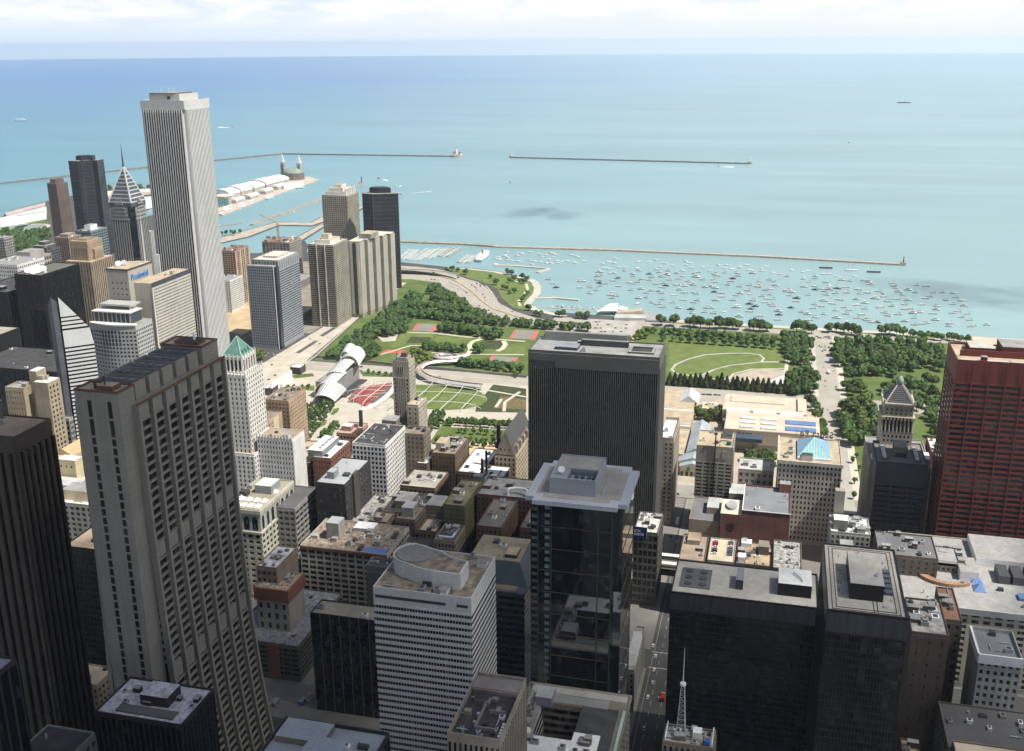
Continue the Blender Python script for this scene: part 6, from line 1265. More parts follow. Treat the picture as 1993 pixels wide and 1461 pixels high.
# charcoal tower in front of the beehive tower
b = simple('charcoal_tower', 'charcoal office tower with sunken roof and square hood, in front of the beehive-topped tower', R(838, 886, -127, -89), 88, mat('charcoal_wall', (.055, .06, .07), streak=.06), mat('mauve_roof', (.19, .175, .175)), W=(3, 15, .92, .42, dict(z1=70)), N=(9, 17, .5, .5), gm=GLK, rel=.3, clutter=0, fin=False)
x0, x1, y0, y1 = b.r; b.bx('hood', x0+14, x0+30, y0+14, y0+24, 88.1, 97, mat('taupe_wall', (.20, .175, .14)), GREY_ROOF); b.bx('hood_recess', x0+13.8, x0+14, y0+15, y0+23, 88.4, 92, DARK_ROOF)
for s_ in (y1-9, y0+4):
    b.bx('grating', x0+6, x1-8, s_, s_+5, 88.1, 88.5, mat('slate_panel', (.09, .095, .10)))
    for k in range(5): b.bx('air_unit', x0+10+k*5.5, x0+13+k*5.5, s_+1, s_+4, 88.5, 90, WHITEPAINT)
for k in range(10): b.bx('tan_pier', x0+1+k*4.9, x0+3+k*4.9, y1+.05, y1+.7, 0, 86, mat('warm_limestone', (.36, .325, .27)))
b.done()
# beehive tower
def beehive():
    ST = mat('beehive_limestone', (.41, .375, .31), streak=.08)
    b = Bld('beehive_tower', 'limestone tower ending in a stepped pyramid with a glass beehive lantern', R(862, 928, -134, -86), 76, ST)
    b.w.box(862, 928, -134, -86, 0, 76); b.face('N', 14, 16, .4, .55, rel=.2); b.parapet(); b.roof(GREY_ROOF)
    b.bx('wing_roof', 864, 878, -93, -87, 76.1, 80, ST, WHITE_MEM); b.bx('wing_roof', 864, 880, -133, -122, 76.1, 84, ST, WHITE_MEM)
    u = R(880, 909, -119, -94)
    b.bx('shaft', *u, 76, 100, ST); b.bx('upper_shaft', u[0]-.8, u[1]+.8, u[2]-.8, u[3]+.8, 110.5, 113, ST); b.bx('arcade_core', u[0]+1.5, u[1]-1.5, u[2]+1.5, u[3]-1.5, 100, 110.5, GLK)
    for k in range(9):
        for f in ('W', 'N'):
            a = (u[2]+.4+k*3.0) if f == 'W' else (u[0]+.4+k*3.5)
            c = (u[0]+.4, a+.5) if f == 'W' else (a+.5, u[3]-.4); b.part('column', MB().tube((c[0], c[1], 100), (c[0], c[1], 110.5), .75, 8), ST)
    b.bx('attic', u[0]+1, u[1]-1, u[2]+1, u[3]-1, 113, 123, ST); b.bx('cornice', u[0]-.2, u[1]+.2, u[2]-.2, u[3]+.2, 123, 124.4, ST)
    for z, w in ((79, 7), (83, 7), (87, 7), (92, 7), (96, 7), (111.7, 8), (115.5, 6), (119, 6)):
        for k in range(w):
            off = 0 if z < 113 else 1
            if z == 111.7: off = -.8
            b.win.append(((u[0]+off-.02, u[2]+3+k*(19/(w-1)), z), 'W', 1.3, 1.8, GLK)); b.win.append(((u[0]+3+k*(23/(w-1)), u[3]-off+.02, z), 'N', 1.3, 1.8, GLK))
    cx, cy = (u[0]+u[1])/2, (u[2]+u[3])/2; p = MB(); n = 9; SL = mat('pyramid_slate', (.155, .165, .18), rough=.6)
    for k in range(n):
        w = 12.2*(1-k/n)+2.2*(k/n); d = 10.6*(1-k/n)+2.2*(k/n); p.box(cx-w, cx+w, cy-d, cy+d, 124.4+k*1.35, 124.4+(k+1)*1.35)
    b.part('stepped_pyramid', p, SL)
    for sx in (-1, 1):
        for sy in (-1, 1): b.part('pyramid_rib', MB().tube((cx+sx*12.4, cy+sy*10.8, 124.5), (cx+sx*2.2, cy+sy*2.2, 137), .7, 4), ST); b.part('urn', MB().tube((u[0]+.6 if sx < 0 else u[1]-.6, u[2]+.6 if sy < 0 else u[3]-.6, 124.4), (u[0]+.6 if sx < 0 else u[1]-.6, u[2]+.6 if sy < 0 else u[3]-.6, 127.5), .8, 6), ST)
    h = MB(); rings = []
    for k in range(9):
        a = k/8; r = 2.9*(sin(pi*(.25+.70*a))**.8); rings.append([(cx+r*cos(2*pi*i/12), cy+r*sin(2*pi*i/12), 137+7.5*a) for i in range(12)])
    loft(h, rings); b.part('beehive_lantern', h, mat('verdigris_glass', (.23, .33, .29), rough=.4), smooth=True); b.part('finial', MB().tube((cx, cy, 144.3), (cx, cy, 147), .4, 6, r2=.1), COPPER); b.done()
beehive()
simple('brick_corner_block', 'small brick block with a black-roofed hoist behind the charcoal tower', R(890, 926, -150, -137), 80, REDBRICK, WHITE_MEM, W=(3, 14, .5, .5), N=(9, 14, .4, .5), clutter=5)
simple('deep_brown_block', 'shadowed brown block with a sloping side wall under the charcoal tower', R(704, 740, -121, -82), 72, mat('deep_brown', (.13, .11, .09)), mat('dim_roof', (.15, .15, .155)), W=(8, 16, .3, .4), N=(8, 16, .3, .4), clutter=8)
simple('green_turret_block', 'pale-roofed block with rounded bay and metal tanks beside the shadowed brown block', R(715, 742, -141, -122), 64, mat('taupe_wall', (.20, .175, .14)), mat('mottled_roof', (.30, .29, .27)), W=(6, 13, .5, .5), clutter=9)
# big college block
b = simple('college_block', 'wide cream block with paired windows, white roof pavilions and blue skylights', R(664, 772, -250, -95), 58, mat('college_terracotta', (.455, .43, .345), streak=.05), mat('pale_roof_patch', (.30, .295, .285), var=.15, scale=.2), W=(22, 12, .62, .58), N=(12, 12, .5, .5), clutter=16, fin=False)
b.bx('cornice', 663, 663.98, -250, -94.5, 55, 59.4, mat('grey_cornice', (.36, .38, .38)))
b.bx('white_pavilion', 715, 735, -135, -110, 58.1, 67, WHITEPAINT, mat('pale_roof_patch', (.30, .295, .285))); b.bx('white_pavilion', 705, 728, -148, -136, 58.1, 65, WHITEPAINT, mat('pale_roof_patch', (.30, .295, .285))); b.bx('white_pavilion', 730, 770, -250, -150, 58.1, 64, WHITEPAINT, mat('pale_roof_patch', (.30, .295, .285)))
rb = MB(); pts = arc(700, -140, 24, 20, 1.5, 3.9, 12); pi_ = arc(700, -140, 19, 15, 1.5, 3.9, 12)
rb.prism([(712+(x-700)*.8, y+12) for x, y in pts]+[(712+(x-700)*.8, y+12) for x, y in reversed(pi_)], 58.2, 60.5); b.part('curved_terrace', rb, mat('terracotta_terrace', (.36, .21, .135)))
for e in ((690, 700, -151, -143), (702, 712, -151, -143)): b.part('blue_skylight', MB().cone([(e[0], e[2]), (e[1], e[2]), (e[1], e[3]), (e[0], e[3])], 58.3, ((e[0]+e[1])/2, (e[2]+e[3])/2, 62), ), mat('blue_skylight_glass', (.13, .215, .42), rough=.2))
b.bx('blue_skylight', 684, 692, -178, -170, 58.2, 60, mat('blue_skylight_glass', (.13, .215, .42)))
for k in range(5): b.bx('cooling_tower', 706, 724, -168-k*9, -161-k*9, 58.2, 64, mat('slate_panel', (.09, .095, .10)), DKMETAL)
b.done()
b = simple('narrow_brown_block', 'tall narrow windowless brown block behind the black office tower', R(566, 606, -108, -88), 92, mat('mauve_brown_brick', (.115, .085, .072), streak=.08), mat('mottled_roof', (.30, .29, .27)), W=(3, 12, .12, .25), clutter=10, parapet=1.2)
simple('narrow_dark_block', 'slim dark block with a red-brown roof in the shade beside the narrow brown block', R(592, 632, -119, -109), 88, mat('deep_brown', (.13, .11, .09)), mat('rusty_roof', (.22, .12, .085)), W=(2, 16, .4, .5), clutter=3)
b = simple('white_top_tower', 'small pale tower with white cornice and sunken roof before the cream college block', R(562, 592, -146, -124), 84, mat('pale_grey_terracotta', (.40, .395, .37)), mat('slate_grey_roof', (.20, .215, .225)), W=(6, 16, .5, .5), N=(8, 16, .3, .4), clutter=3, parapet=2.4, fin=False)
for e in ((561, 561.98, -146.5, -123.5), (562, 592, -123.98, -123)): b.bx('white_cornice', *e, 81, 86.6, WHITEPAINT)
b.done()
simple('dim_corner_block', 'dim low block with dark louvred roof in the shaded lower corner', R(520, 562, -190, -106), 52, mat('deep_brown', (.13, .11, .09)), mat('charcoal_roof', (.10, .10, .102)), W=(12, 9, .5, .5), N=(8, 9, .5, .5), clutter=10)
simple('tan_corner_block', 'block with a tan roof and pale blue units cut by the lower picture corner', R(420, 474, -190, -98), 88, mat('deep_brown', (.13, .11, .09)), mat('soft_tan_roof', (.33, .29, .235)), N=(9, 12, .5, .5), clutter=12, big=.7)
simple('small_tan_block', 'small low block with a tan roof at the foot of the black office tower', R(500, 548, -96, -86), 34, mat('mauve_brown_brick', (.115, .085, .072)), mat('soft_tan_roof', (.33, .29, .235)), W=(3, 6, .5, .5), clutter=3)

# ---- blocks below the frame that the dark glass tower mirrors
for i, (r, h, wl, rf, lab) in enumerate(((R(296, 330, 92, 128), 96, LIME, WHITE_MEM, 'pale stone block with a white roof, mirrored in the dark glass tower'), (R(170, 268, 80, 118), 78, GREYSTONE, WHITE_MEM, 'broad grey block with a white roof, mirrored low in the dark glass tower'), (R(176, 230, 124, 160), 120, CONC, GRAVEL, 'pale concrete tower mirrored in the upper panes of the dark glass tower'), (R(300, 390, 62, 86), 60, TANBRICK, mat('silver_roof', (.50, .50, .50)), 'tan block with a silvery roof, mirrored in the dark glass tower'))):
    simple('mirrored_block', lab, r, h, wl, rf, W=(8, 14, .5, .5), N=None, S=(10, 14, .5, .5), clutter=8, cap=40)
# ---- museum on the park
MUS = mat('museum_stone', (.42, .35, .265), streak=.06); MROOF = mat('museum_roof', (.52, .455, .36), var=.1)
b = Bld('museum', 'sprawling pale museum of low stone wings, glazed gables and blue skylights along the park', R(990, 1215, -56, 118), 18, MUS)
b.w.box(1072, 1130, -56, 42, 0, 21); b.w.box(1148, 1205, -44, 48, 0, 16); b.w.box(1006, 1082, 78, 116, 0, 14); b.w.box(1000, 1072, 60, 72, 0, 12); b.w.box(1085, 1130, 78, 118, 0, 17); b.w.box(1140, 1210, 80, 118, 0, 15)
for e, m, z in (((1072.5, 1129.5, -55.5, 41.5), MROOF, 21), ((1148.5, 1204.5, -43.5, 47.5), MROOF, 16), ((1006.5, 1081.5, 78.5, 115.5), TAN_ROOF, 14), ((1085.5, 1129.5, 78.5, 117.5), TAN_ROOF, 17), ((1140.5, 1209.5, 80.5, 117.5), TAN_ROOF, 15)): b.bx('roof', *e, z+.02, z+.3, m)
WP = mat('white_parapet', (.66, .63, .57))
b.bx('white_band', 1080, 1084, 78, 118, 12, 17.2, WP); b.bx('white_band', 1130.1, 1134, 78, 118, 12, 17.4, WP)
for k in range(2): b.bx('blue_skylight', 1079+k*20, 1091+k*20, -52, -21, 21.4, 22.2, mat('blue_skylight_glass', (.13, .215, .42)))
for i in range(3):
    for j in range(2): b.bx('white_skylight', 1078+i*14, 1084+i*14, -12+j*22, 4+j*22, 21.4, 22.6, mat('white_glazing', (.66, .68, .68), rough=.3))
for k in range(5): b.bx('portal', 1071.7, 1071.98, 13+k*4, 15.4+k*4, 9, 18, GL)
b.bx('dark_plinth', 1071.4, 1071.98, -56, 12, 0, 6, mat('museum_dark_brown', (.20, .165, .135)))  # lower wall band in a darker brown than the stone
gb = MB()
def gable(mb, xa, xb, ya, yb, z, h):
    ym = (ya+yb)/2; mb.quad((xa, ya, z), (xb, ya, z), (xb, ym, z+h), (xa, ym, z+h)); mb.quad((xb, yb, z), (xa, yb, z), (xa, ym, z+h), (xb, ym, z+h)); mb.poly([(xa, yb, z), (xa, ya, z), (xa, ym, z+h)]); mb.poly([(xb, ya, z), (xb, yb, z), (xb, ym, z+h)])
for e in ((1010, 1098, 57, 76, 14.2, 6), (992, 1010, 52, 82, 12, 5), (984, 992, 54, 80, 10, 4)):
    g = MB(); gable(g, *e); b.part('gabled_roof', g, mat('glazed_gable', (.36, .40, .43), rough=.35))
b.bx('hall', 992, 1010, 53, 81, 0, 12, MUS); b.bx('hall', 984, 991.9, 55, 79, 0, 10, MUS); b.bx('hall_side', 1010.1, 1098, 58, 75, 0, 14.2, MUS)
for k in range(5): b.bx('arch_door', 983.8, 983.98, 57+k*4.6, 59.6+k*4.6, 0, 5, GL)
for k in range(2): b.bx('banner', 983.7, 983.95, 60+k*9, 63+k*9, 6, 10, mat('green_banner', (.08, .22, .10)))
b.bx('dark_corridor', 1058, 1071.9, 2, 52, 13, 17, mat('dark_blue_roof', (.06, .075, .11)))
w = MB(); w.box(1172, 1194, 80, 96, 0, 15); gable(w, 1166, 1198, 76, 98, 15, 8); b.part('white_gable', w, mat('white_glazing', (.66, .68, .68)))
b.bx('framed_pavilion', 1162, 1184, 54, 72, 0, 11, WP, WP); b.bx('pavilion_roof', 1165, 1181, 57, 69, 11.02, 11.4, TAN_ROOF)
for k in range(3):
    ya = -40+k*29; m = MB(); m.quad((1134, ya, 9), (1148.6, ya, 19.5), (1148.6, ya+25, 19.5), (1134, ya+25, 9)); m.poly([(1134, ya, 9), (1148.6, ya, 9), (1148.6, ya, 19.5)]); m.poly([(1134, ya+25, 9), (1148.6, ya+25, 19.5), (1148.6, ya+25, 9)]); b.part('white_slope', m, WP)
b.bx('court_roof', 1130.1, 1148, -46, 46, 0, 9, mat('court_grey', (.17, .155, .14))); b.bx('court_box', 1131, 1140, -10, 8, 9, 13, MUS, MROOF)
b.bx('roof_ridge_house', 1152, 1200, -40, -34, 16.3, 19, MUS, MROOF); b.bx('roof_ridge_house', 1176, 1200, -20, 40, 16.3, 17.6, WP, MROOF)
b.done()
simple('south_pavilion', 'long white-roofed pavilion of the museum garden beside the beige flue tower', R(968, 996, 4, 14), 12, MUS, WHITE_MEM, W=(2, 2, .5, .5), clutter=0)
t = empty('band_shell', (1300, -12, 0), 'white tent-like bandshell roof beside the meadow', 'bandshell')
m = MB(); A = [G(1498, 738, 9), G(1524, 727, 9), G(1537, 740, 9), G(1524, 750, 9)]; m.cone(A, 7, (sum(q[0] for q in A)/4, sum(q[1] for q in A)/4, 13)); m.build('canopy', WHITEPAINT, t)
for q in A: MB().tube((q[0], q[1], 0), (q[0], q[1], 7.2), .4, 6).build('post', METAL, t)

# ---- music pavilion: brushed steel sails, red seats and trellis
STEEL = mat('brushed_steel', (.72, .72, .72), rough=.42, metal=.35, var=.05)
pv = empty('music_pavilion', (1165, 508, 0), 'concert pavilion of billowing brushed steel sails at the head of the lawn', 'pavilion')
def sail(pts0, pts1, bulge, n=10, name='sail'):
    """curved sheet between two edge lines, bellied outwards"""
    m = MB(); g = []
    for i in range(len(pts0)):
        a = Vector(pts0[i]); c = Vector(pts1[i]); row = []
        for k in range(n+1): row.append(tuple(a.lerp(c, k/n) + Vector(bulge)*sin(pi*k/n)))
        g.append(row)
    for i in range(len(g)-1):
        for k in range(n): m.quad(g[i][k], g[i+1][k], g[i+1][k+1], g[i][k+1])
    o = m.build(name, STEEL, pv, smooth=True); md = o.modifiers.new('thickness', 'SOLIDIFY'); md.thickness = .8; return o
def barrel(x0, x1, y, z, r0, r1, a0, a1, dz=0.0, skew=0.0, n=12, name='sail'):
    """a curled sheet: part of a widening cylinder whose axis runs east"""
    m = MB(); g = []
    for i in range(9):
        t = i/8; x = x0+(x1-x0)*t; r = r0+(r1-r0)*t
        g.append([(x+skew*sin(pi*k/n), y+r*cos(a0+(a1-a0)*k/n), max(.3, z+dz*t+r*sin(a0+(a1-a0)*k/n))) for k in range(n+1)])
    for i in range(8):
        for k in range(n): m.quad(g[i][k], g[i+1][k], g[i+1][k+1], g[i][k+1])
    o = m.build(name, STEEL, pv, smooth=True); md = o.modifiers.new('thickness', 'SOLIDIFY'); md.thickness = .7; return o
barrel(1108, 1136, 512, 0, 13, 17, .05, 2.9, 5, -9)
barrel(1126, 1164, 515, 4, 17, 18, -.25, 2.1, 3, -3)
barrel(1154, 1192, 516, 9, 17, 19, -.4, 2.1, 3, -2)
barrel(1186, 1214, 514, 20, 15, 13, -.3, 2.9, 7, 6)
barrel(1200, 1219, 523, 31, 6, 8, -.5, 2.6, 4, 2)
MB().box(1128, 1208, 508, 532, 0, 20).build('stage_house', mat('stage_grey', (.24, .23, .215)), pv); MB().box(1134, 1204, 496, 507.9, 0, 1.5).build('stage', DARK_ROOF, pv)
sm = MB(); 
for k in range(9):
    y = 491-k*3.6; h = 24+k*2.6
    sm.box(1154-h, 1154+h, y-1.9, y+.9, .1, .7+k*.08)
sm.build('seats', mat('red_seats', (.30, .075, .07), var=.12, scale=.4), pv)
for x in (1142, 1166): MB().box(x-1, x+1, 458, 492, .3, 1.6).build('aisle', PALEPAVE, pv)
MB().prism(arc(1152, 462, 56, 16, pi, 2*pi, 20)+arc(1152, 462, 48, 9, 2*pi, pi, 20), .1, .6).build('seat_walk', WHITE_MEM, pv)
tr = empty('lawn_trellis', (1150, 410, 0), 'lattice of slim curved steel pipes arching over the oval lawn', 'trellis')
TW = mat('trellis_steel', (.62, .62, .60), rough=.4)
cx, cy, rx, ry = 1152, 412, 55, 92
def inside(x, y): return ((x-cx)/rx)**2+((y-cy)/ry)**2 < 1.0
lines = []
for k in range(9): lines.append([(cx-rx+2*rx*i/30, cy-ry*.86+k*ry*1.9/9-13*(1-(2*i/30-1)**2)) for i in range(31)])
for k in range(6): lines.append([(cx-rx*1.25+k*rx*.5+rx*.42*(j/30*2-1), cy+ry-2*ry*j/30) for j in range(31)])
for L in lines:
    pts = [(x, y, .5+13*sqrt(max(0, 1-((x-cx)/rx)**2-((y-cy)/ry)**2))) for x, y in L if inside(x, y)]
    if len(pts) > 3: MB().path([(pts[0][0], pts[0][1], 0)]+pts+[(pts[-1][0], pts[-1][1], 0)], .36, 5).build('arch_pipe', TW, tr)
# serpentine steel footbridge
bp = empty('serpentine_footbridge', (1290, 430, 0), 'silver serpentine footbridge winding over the park road', 'footbridge')
BP = [(938, 752), (905, 749), (872, 744), (842, 738), (822, 730), (814, 721), (820, 712), (836, 706), (858, 703), (882, 703), (893, 700), (884, 694), (866, 689), (850, 691), (852, 696), (872, 697), (895, 695), (910, 690)]
pw = [G(*p, 5) for p in BP]
def smooth2(P, n=3):
    for _ in range(n):
        Q = [P[0]]
        for a, c in zip(P, P[1:]): Q += [(a[0]*.75+c[0]*.25, a[1]*.75+c[1]*.25), (a[0]*.25+c[0]*.75, a[1]*.25+c[1]*.75)]
        P = Q+[P[-1]]
    return P
pw = smooth2(pw, 2)
for off, nm in ((3.2, 'parapet'), (-3.2, 'parapet')):
    L = []
    for i, q in enumerate(pw):
        a = pw[max(0, i-1)]; c = pw[min(len(pw)-1, i+1)]; d = Vector((c[0]-a[0], c[1]-a[1])).normalized(); L.append((q[0]-d.y*off, q[1]+d.x*off))
    mb = MB()
    for i in range(len(L)-1):
        a, c = L[i], L[i+1]; ai, ci = pw[i], pw[i+1]
        mb.quad((*a, 8.0), (*c, 8.0), (ci[0]+(c[0]-ci[0])*1.55, ci[1]+(c[1]-ci[1])*1.55, 5.6), (ai[0]+(a[0]-ai[0])*1.55, ai[1]+(a[1]-ai[1])*1.55, 5.6))
        mb.quad((ai[0]+(a[0]-ai[0])*1.55, ai[1]+(a[1]-ai[1])*1.55, 5.6), (ci[0]+(c[0]-ci[0])*1.55, ci[1]+(c[1]-ci[1])*1.55, 5.6), (*ci, 3.0), (*ai, 3.0))
    mb.build(nm, STEEL, bp, smooth=True)
ribbon('deck', pw, 6.2, 6.4, mat('timber_deck', (.40, .31, .22)), parent=bp, kind=None)
# white halls along the bridge street
TH = WHITE_MEM
def pbox(name, label, nw, sw, se, h, wall, roof, cat='building'):
    r = rect(h, nw=nw, sw=sw, se=se); return simple(name, label, r, h, wall, roof, clutter=0, parapet=.6)
pbox('theatre_hall', 'glaring white windowless theatre wall rising by the bridge street', (527, 748), (536, 749), (557, 720), 14, WHITEPAINT, mat('pale_grey_roof', (.42, .43, .42)))
pbox('entrance_pavilion', 'small white-roofed dark pavilion, eastern of two by the bridge street', (564, 715), (586, 716), (593, 709), 9, DARKSTONE, WHITE_MEM)
pbox('entrance_pavilion', 'small white-roofed dark pavilion, western of two behind the tan brick tower', (511, 755), (531, 757), (540, 749), 9, DARKSTONE, WHITE_MEM)

# ---- harbour club houses, pier buildings, lighthouse
cl = empty('yacht_club', (1640, 205, 0), 'yacht club with a white tented roof on the harbour edge', 'building')
q = [G(*p, 5) for p in ((1168, 604), (1180, 596), (1200, 592), (1199, 604))]; c0 = (sum(a[0] for a in q)/4, sum(a[1] for a in q)/4)
MB().prism(q, 0, 5).build('wall', CONC, cl); MB().cone([(c0[0]+(a[0]-c0[0])*1.25, c0[1]+(a[1]-c0[1])*1.25) for a in q], 5.1, (*c0, 12)).build('tented_roof', WHITE_MEM, cl)
MB().prism([G(*p, 4) for p in ((1203, 603), (1206, 596), (1222, 599), (1219, 604))], 0, 5).build('annex', WHITE_MEM, cl)
MB().prism([G(*p, 5) for p in ((1200, 608), (1202, 604), (1250, 599), (1253, 605))], 0, 5).build('long_wing', mat('tan_roof_wing', (.42, .36, .27)), cl)
MB().prism([G(*p, 4) for p in ((1195, 618), (1198, 611), (1258, 612), (1258, 619))], -1, 4).build('boat_shed', mat('pale_grey_roof', (.42, .43, .42)), cl)
wall_thing('floating_dock', [G(*p, -1.5) for p in ((1062, 598), (1100, 601), (1160, 603), (1168, 612))], 4, 'white floating dock with finger berths next to the yacht club', 'dock', m=PALERIM, ht=1.6)
for k, (a, c) in enumerate((((862, 500), (888, 484)), ((834, 503), (862, 484)), ((806, 507), (838, 485)), ((784, 505), (806, 486)), ((900, 512), (920, 497)))):
    wall_thing('marina_pier', [G(*a, -1.5), G(*c, -1.5)], 3.5, ('narrow marina pier lined with white boats, second east of the dark lake tower', 'narrow marina pier lined with white boats, third from the white ferry', 'narrow marina pier lined with white boats, fourth from the white ferry', 'narrow marina pier lined with white boats, closest to the dark lake tower', 'narrow marina pier between boats and the moored white ferry')[k], 'pier', m=PALERIM, ht=1.5)
# long entertainment pier
PIERD = [G(*p, 1) for p in ((419, 414), (433, 418), (470, 404), (520, 384), (580, 364), (621, 349), (600, 343), (560, 350), (500, 364), (440, 378), (419, 386))]
wp = MB().prism(PIERD, -2.4, 1); o = wp.build('pier_deck', mat('pier_paving', (.46, .41, .35))); tag(o, 'long paved deck of the entertainment pier reaching into the lake', 'pier')
def pgable(label, a, c, w, h0, h1, m, nm='pier_hall'):
    p, q = Vector((*G(*a, 1), 0)), Vector((*G(*c, 1), 0)); d = (q-p).normalized(); n = Vector((-d.y, d.x, 0))*w/2
    t = empty(nm, tuple((p+q)/2), label, 'building'); L = MB(); ring = [p-n, q-n, q+n, p+n]
    L.prism([(v.x, v.y) for v in ring], 1, h0); L.build('wall', CONC, t)
    r = MB(); K = 8
    for k in range(K):
        a0, a1 = pi*k/K, pi*(k+1)/K; f = lambda b_, ang: (b_.x+n.x*cos(ang)*1.05, b_.y+n.y*cos(ang)*1.05, h0+(h1-h0)*sin(ang))
        r.quad(f(p, a0), f(q, a0), f(q, a1), f(p, a1))
    for b_ in (p, q): r.poly([(b_.x+n.x*cos(pi*k/K)*1.05, b_.y+n.y*cos(pi*k/K)*1.05, h0+(h1-h0)*sin(pi*k/K)) for k in range(K+1)])
    r.build('vaulted_roof', m, t); return t
WV = mat('white_vault', (.72, .71, .69), var=.06)
for i, (a, c) in enumerate((((430, 385), (452, 381)), ((452, 380), (474, 375)), ((476, 374), (497, 368)), ((500, 367), (522, 361)), ((523, 361), (545, 355)))):
    pgable(('white vaulted pier hall at the shoreward end', 'second white vaulted pier hall from the shore', 'middle white vaulted pier hall', 'fourth white vaulted pier hall from the shore', 'white vaulted pier hall next to the domed ballroom')[i], a, c, 62, 13, 25+2*(i % 2), WV)
for i, (a, c) in enumerate((((452, 396), (470, 391)), ((480, 388), (498, 383)), ((510, 378), (525, 373)), ((534, 369), (550, 364)))):
    pgable(('low white-roofed pier arcade nearest shore on the harbour side', 'low white-roofed pier arcade, second on the harbour side', 'low white-roofed pier arcade, third on the harbour side', 'low white-roofed pier arcade close to the ballroom')[i], a, c, 24, 9, 14, WV, 'pier_arcade')
t = pgable('blue-green glass hall at the foot of the pier', (424, 398), (446, 393), 50, 22, 23, mat('pale_beige_roof', (.55, .51, .44)), 'glass_hall')
for k in range(7):
    p = G(424+k*3.4, 404-k*.8, 1); MB().box(p[0]-.8, p[0]+.2, p[1]-2, p[1]+2, 1, 21).build('glass_bay', mat('aqua_glass', (.18, .34, .36), rough=.2), t)
bl = empty('ballroom', (3060, 1500, 0), 'domed pier ballroom with twin pointed towers at the far end of the pier', 'building')
c1, c2 = G(552, 346, 1), G(584, 348, 1); cc = G(569, 349, 1)
MB().prism(circ(cc[0]+10, cc[1], 34, 16), 1, 18).build('hall', mat('ballroom_brick', (.17, .13, .12)), bl)
dm = MB(); loft(dm, [[(cc[0]+10+32*cos(a)*cos(2*pi*i/16), cc[1]+32*cos(a)*sin(2*pi*i/16), 18+19*sin(a)) for i in range(16)] for a in (0, .3, .6, .9, 1.2, 1.5)]); dm.build('dome', mat('mint_dome', (.21, .27, .23), rough=.6), bl, smooth=True)
MB().prism([G(*p, 8) for p in ((548, 357), (590, 354), (590, 360), (552, 363))], 1, 9).build('terrace', WHITE_MEM, bl)
for c in (c1, c2):
    MB().box(c[0]-6, c[0]+6, c[1]-6, c[1]+6, 1, 50).build('tower', mat('ballroom_tower', (.36, .32, .29)), bl)
    MB().box(c[0]-6.3, c[0]-6, c[1]-2, c[1]+2, 12, 44).build('tower_opening', DKMETAL, bl)
    MB().cone([(c[0]-6, c[1]-6), (c[0]+6, c[1]-6), (c[0]+6, c[1]+6), (c[0]-6, c[1]+6)], 50.1, (c[0], c[1], 77)).build('spire', mat('pale_spire', (.56, .58, .58)), bl)
lh = empty('lighthouse', (3873, 1192, 0), 'small white lighthouse with red-roofed keeper houses ending the outer breakwater', 'lighthouse')
MB().prism(circ(3873, 1192, 22, 10), -2, 5).build('base', STONE, lh); MB().tube((3873, 1192, 5), (3873, 1192, 30), 4.5, 10, r2=3).build('tower', WHITEPAINT, lh); MB().tube((3873, 1192, 30), (3873, 1192, 36), 2.5, 8, r2=.4).build('lantern', mat('red_roof', (.30, .06, .05)), lh)
for dx in (-12, 10): MB().box(3868, 3880, 1192+dx-6, 1192+dx+5, 5, 13).cone([(3867, 1192+dx-7), (3881, 1192+dx-7), (3881, 1192+dx+6), (3867, 1192+dx+6)], 13, (3874, 1192+dx, 18), 1).build('keeper_house', [WHITEPAINT, mat('red_roof', (.30, .06, .05))], lh)
for p, lab in (((1758, 514), 'harbour beacon tower ending the long straight breakwater'), ((996, 305), 'low beacon on the northern tip of the detached breakwater'), ((1460, 317), 'low beacon on the southern tip of the detached breakwater'), ((704, 357), 'dark beacon at the tip of the thin jetty')):
    x, y = G(*p, 0); t = empty('beacon', (x, y, 0), lab, 'beacon'); k = 1 if y < 200 and x < 3000 else 1.6
    MB().prism(circ(x, y, 6*k, 10), -2, 4).build('base', STONE, t); MB().tube((x, y, 4), (x, y, 4+11*k), 1.2*k, 8, r2=.8*k).build('tower', DKMETAL if p[0] in (1758, 704) else WHITEPAINT, t)
# water works on the far left
ww = empty('water_works', (2400, 1800, 0), 'long flat white water works roofs on the lake edge', 'building')
for i, (pts, h, m) in enumerate((([(0, 424), (90, 402), (90, 420), (0, 436)], 8, WHITE_MEM), ([(10, 413), (88, 393), (88, 399), (12, 420)], 6, mat('pinkish_wall', (.45, .36, .36))), ([(30, 418), (88, 408), (88, 413), (40, 420)], 9, mat('pale_grey_roof', (.42, .43, .42))), ([(200, 372), (300, 366), (300, 372), (210, 380)], 8, mat('pale_beige_roof', (.55, .51, .44))), ([(270, 385), (300, 381), (300, 398), (275, 402)], 8, WHITE_MEM))):
    MB().prism([G(*p, h) for p in pts], 0, h).build('filter_hall', m, ww)
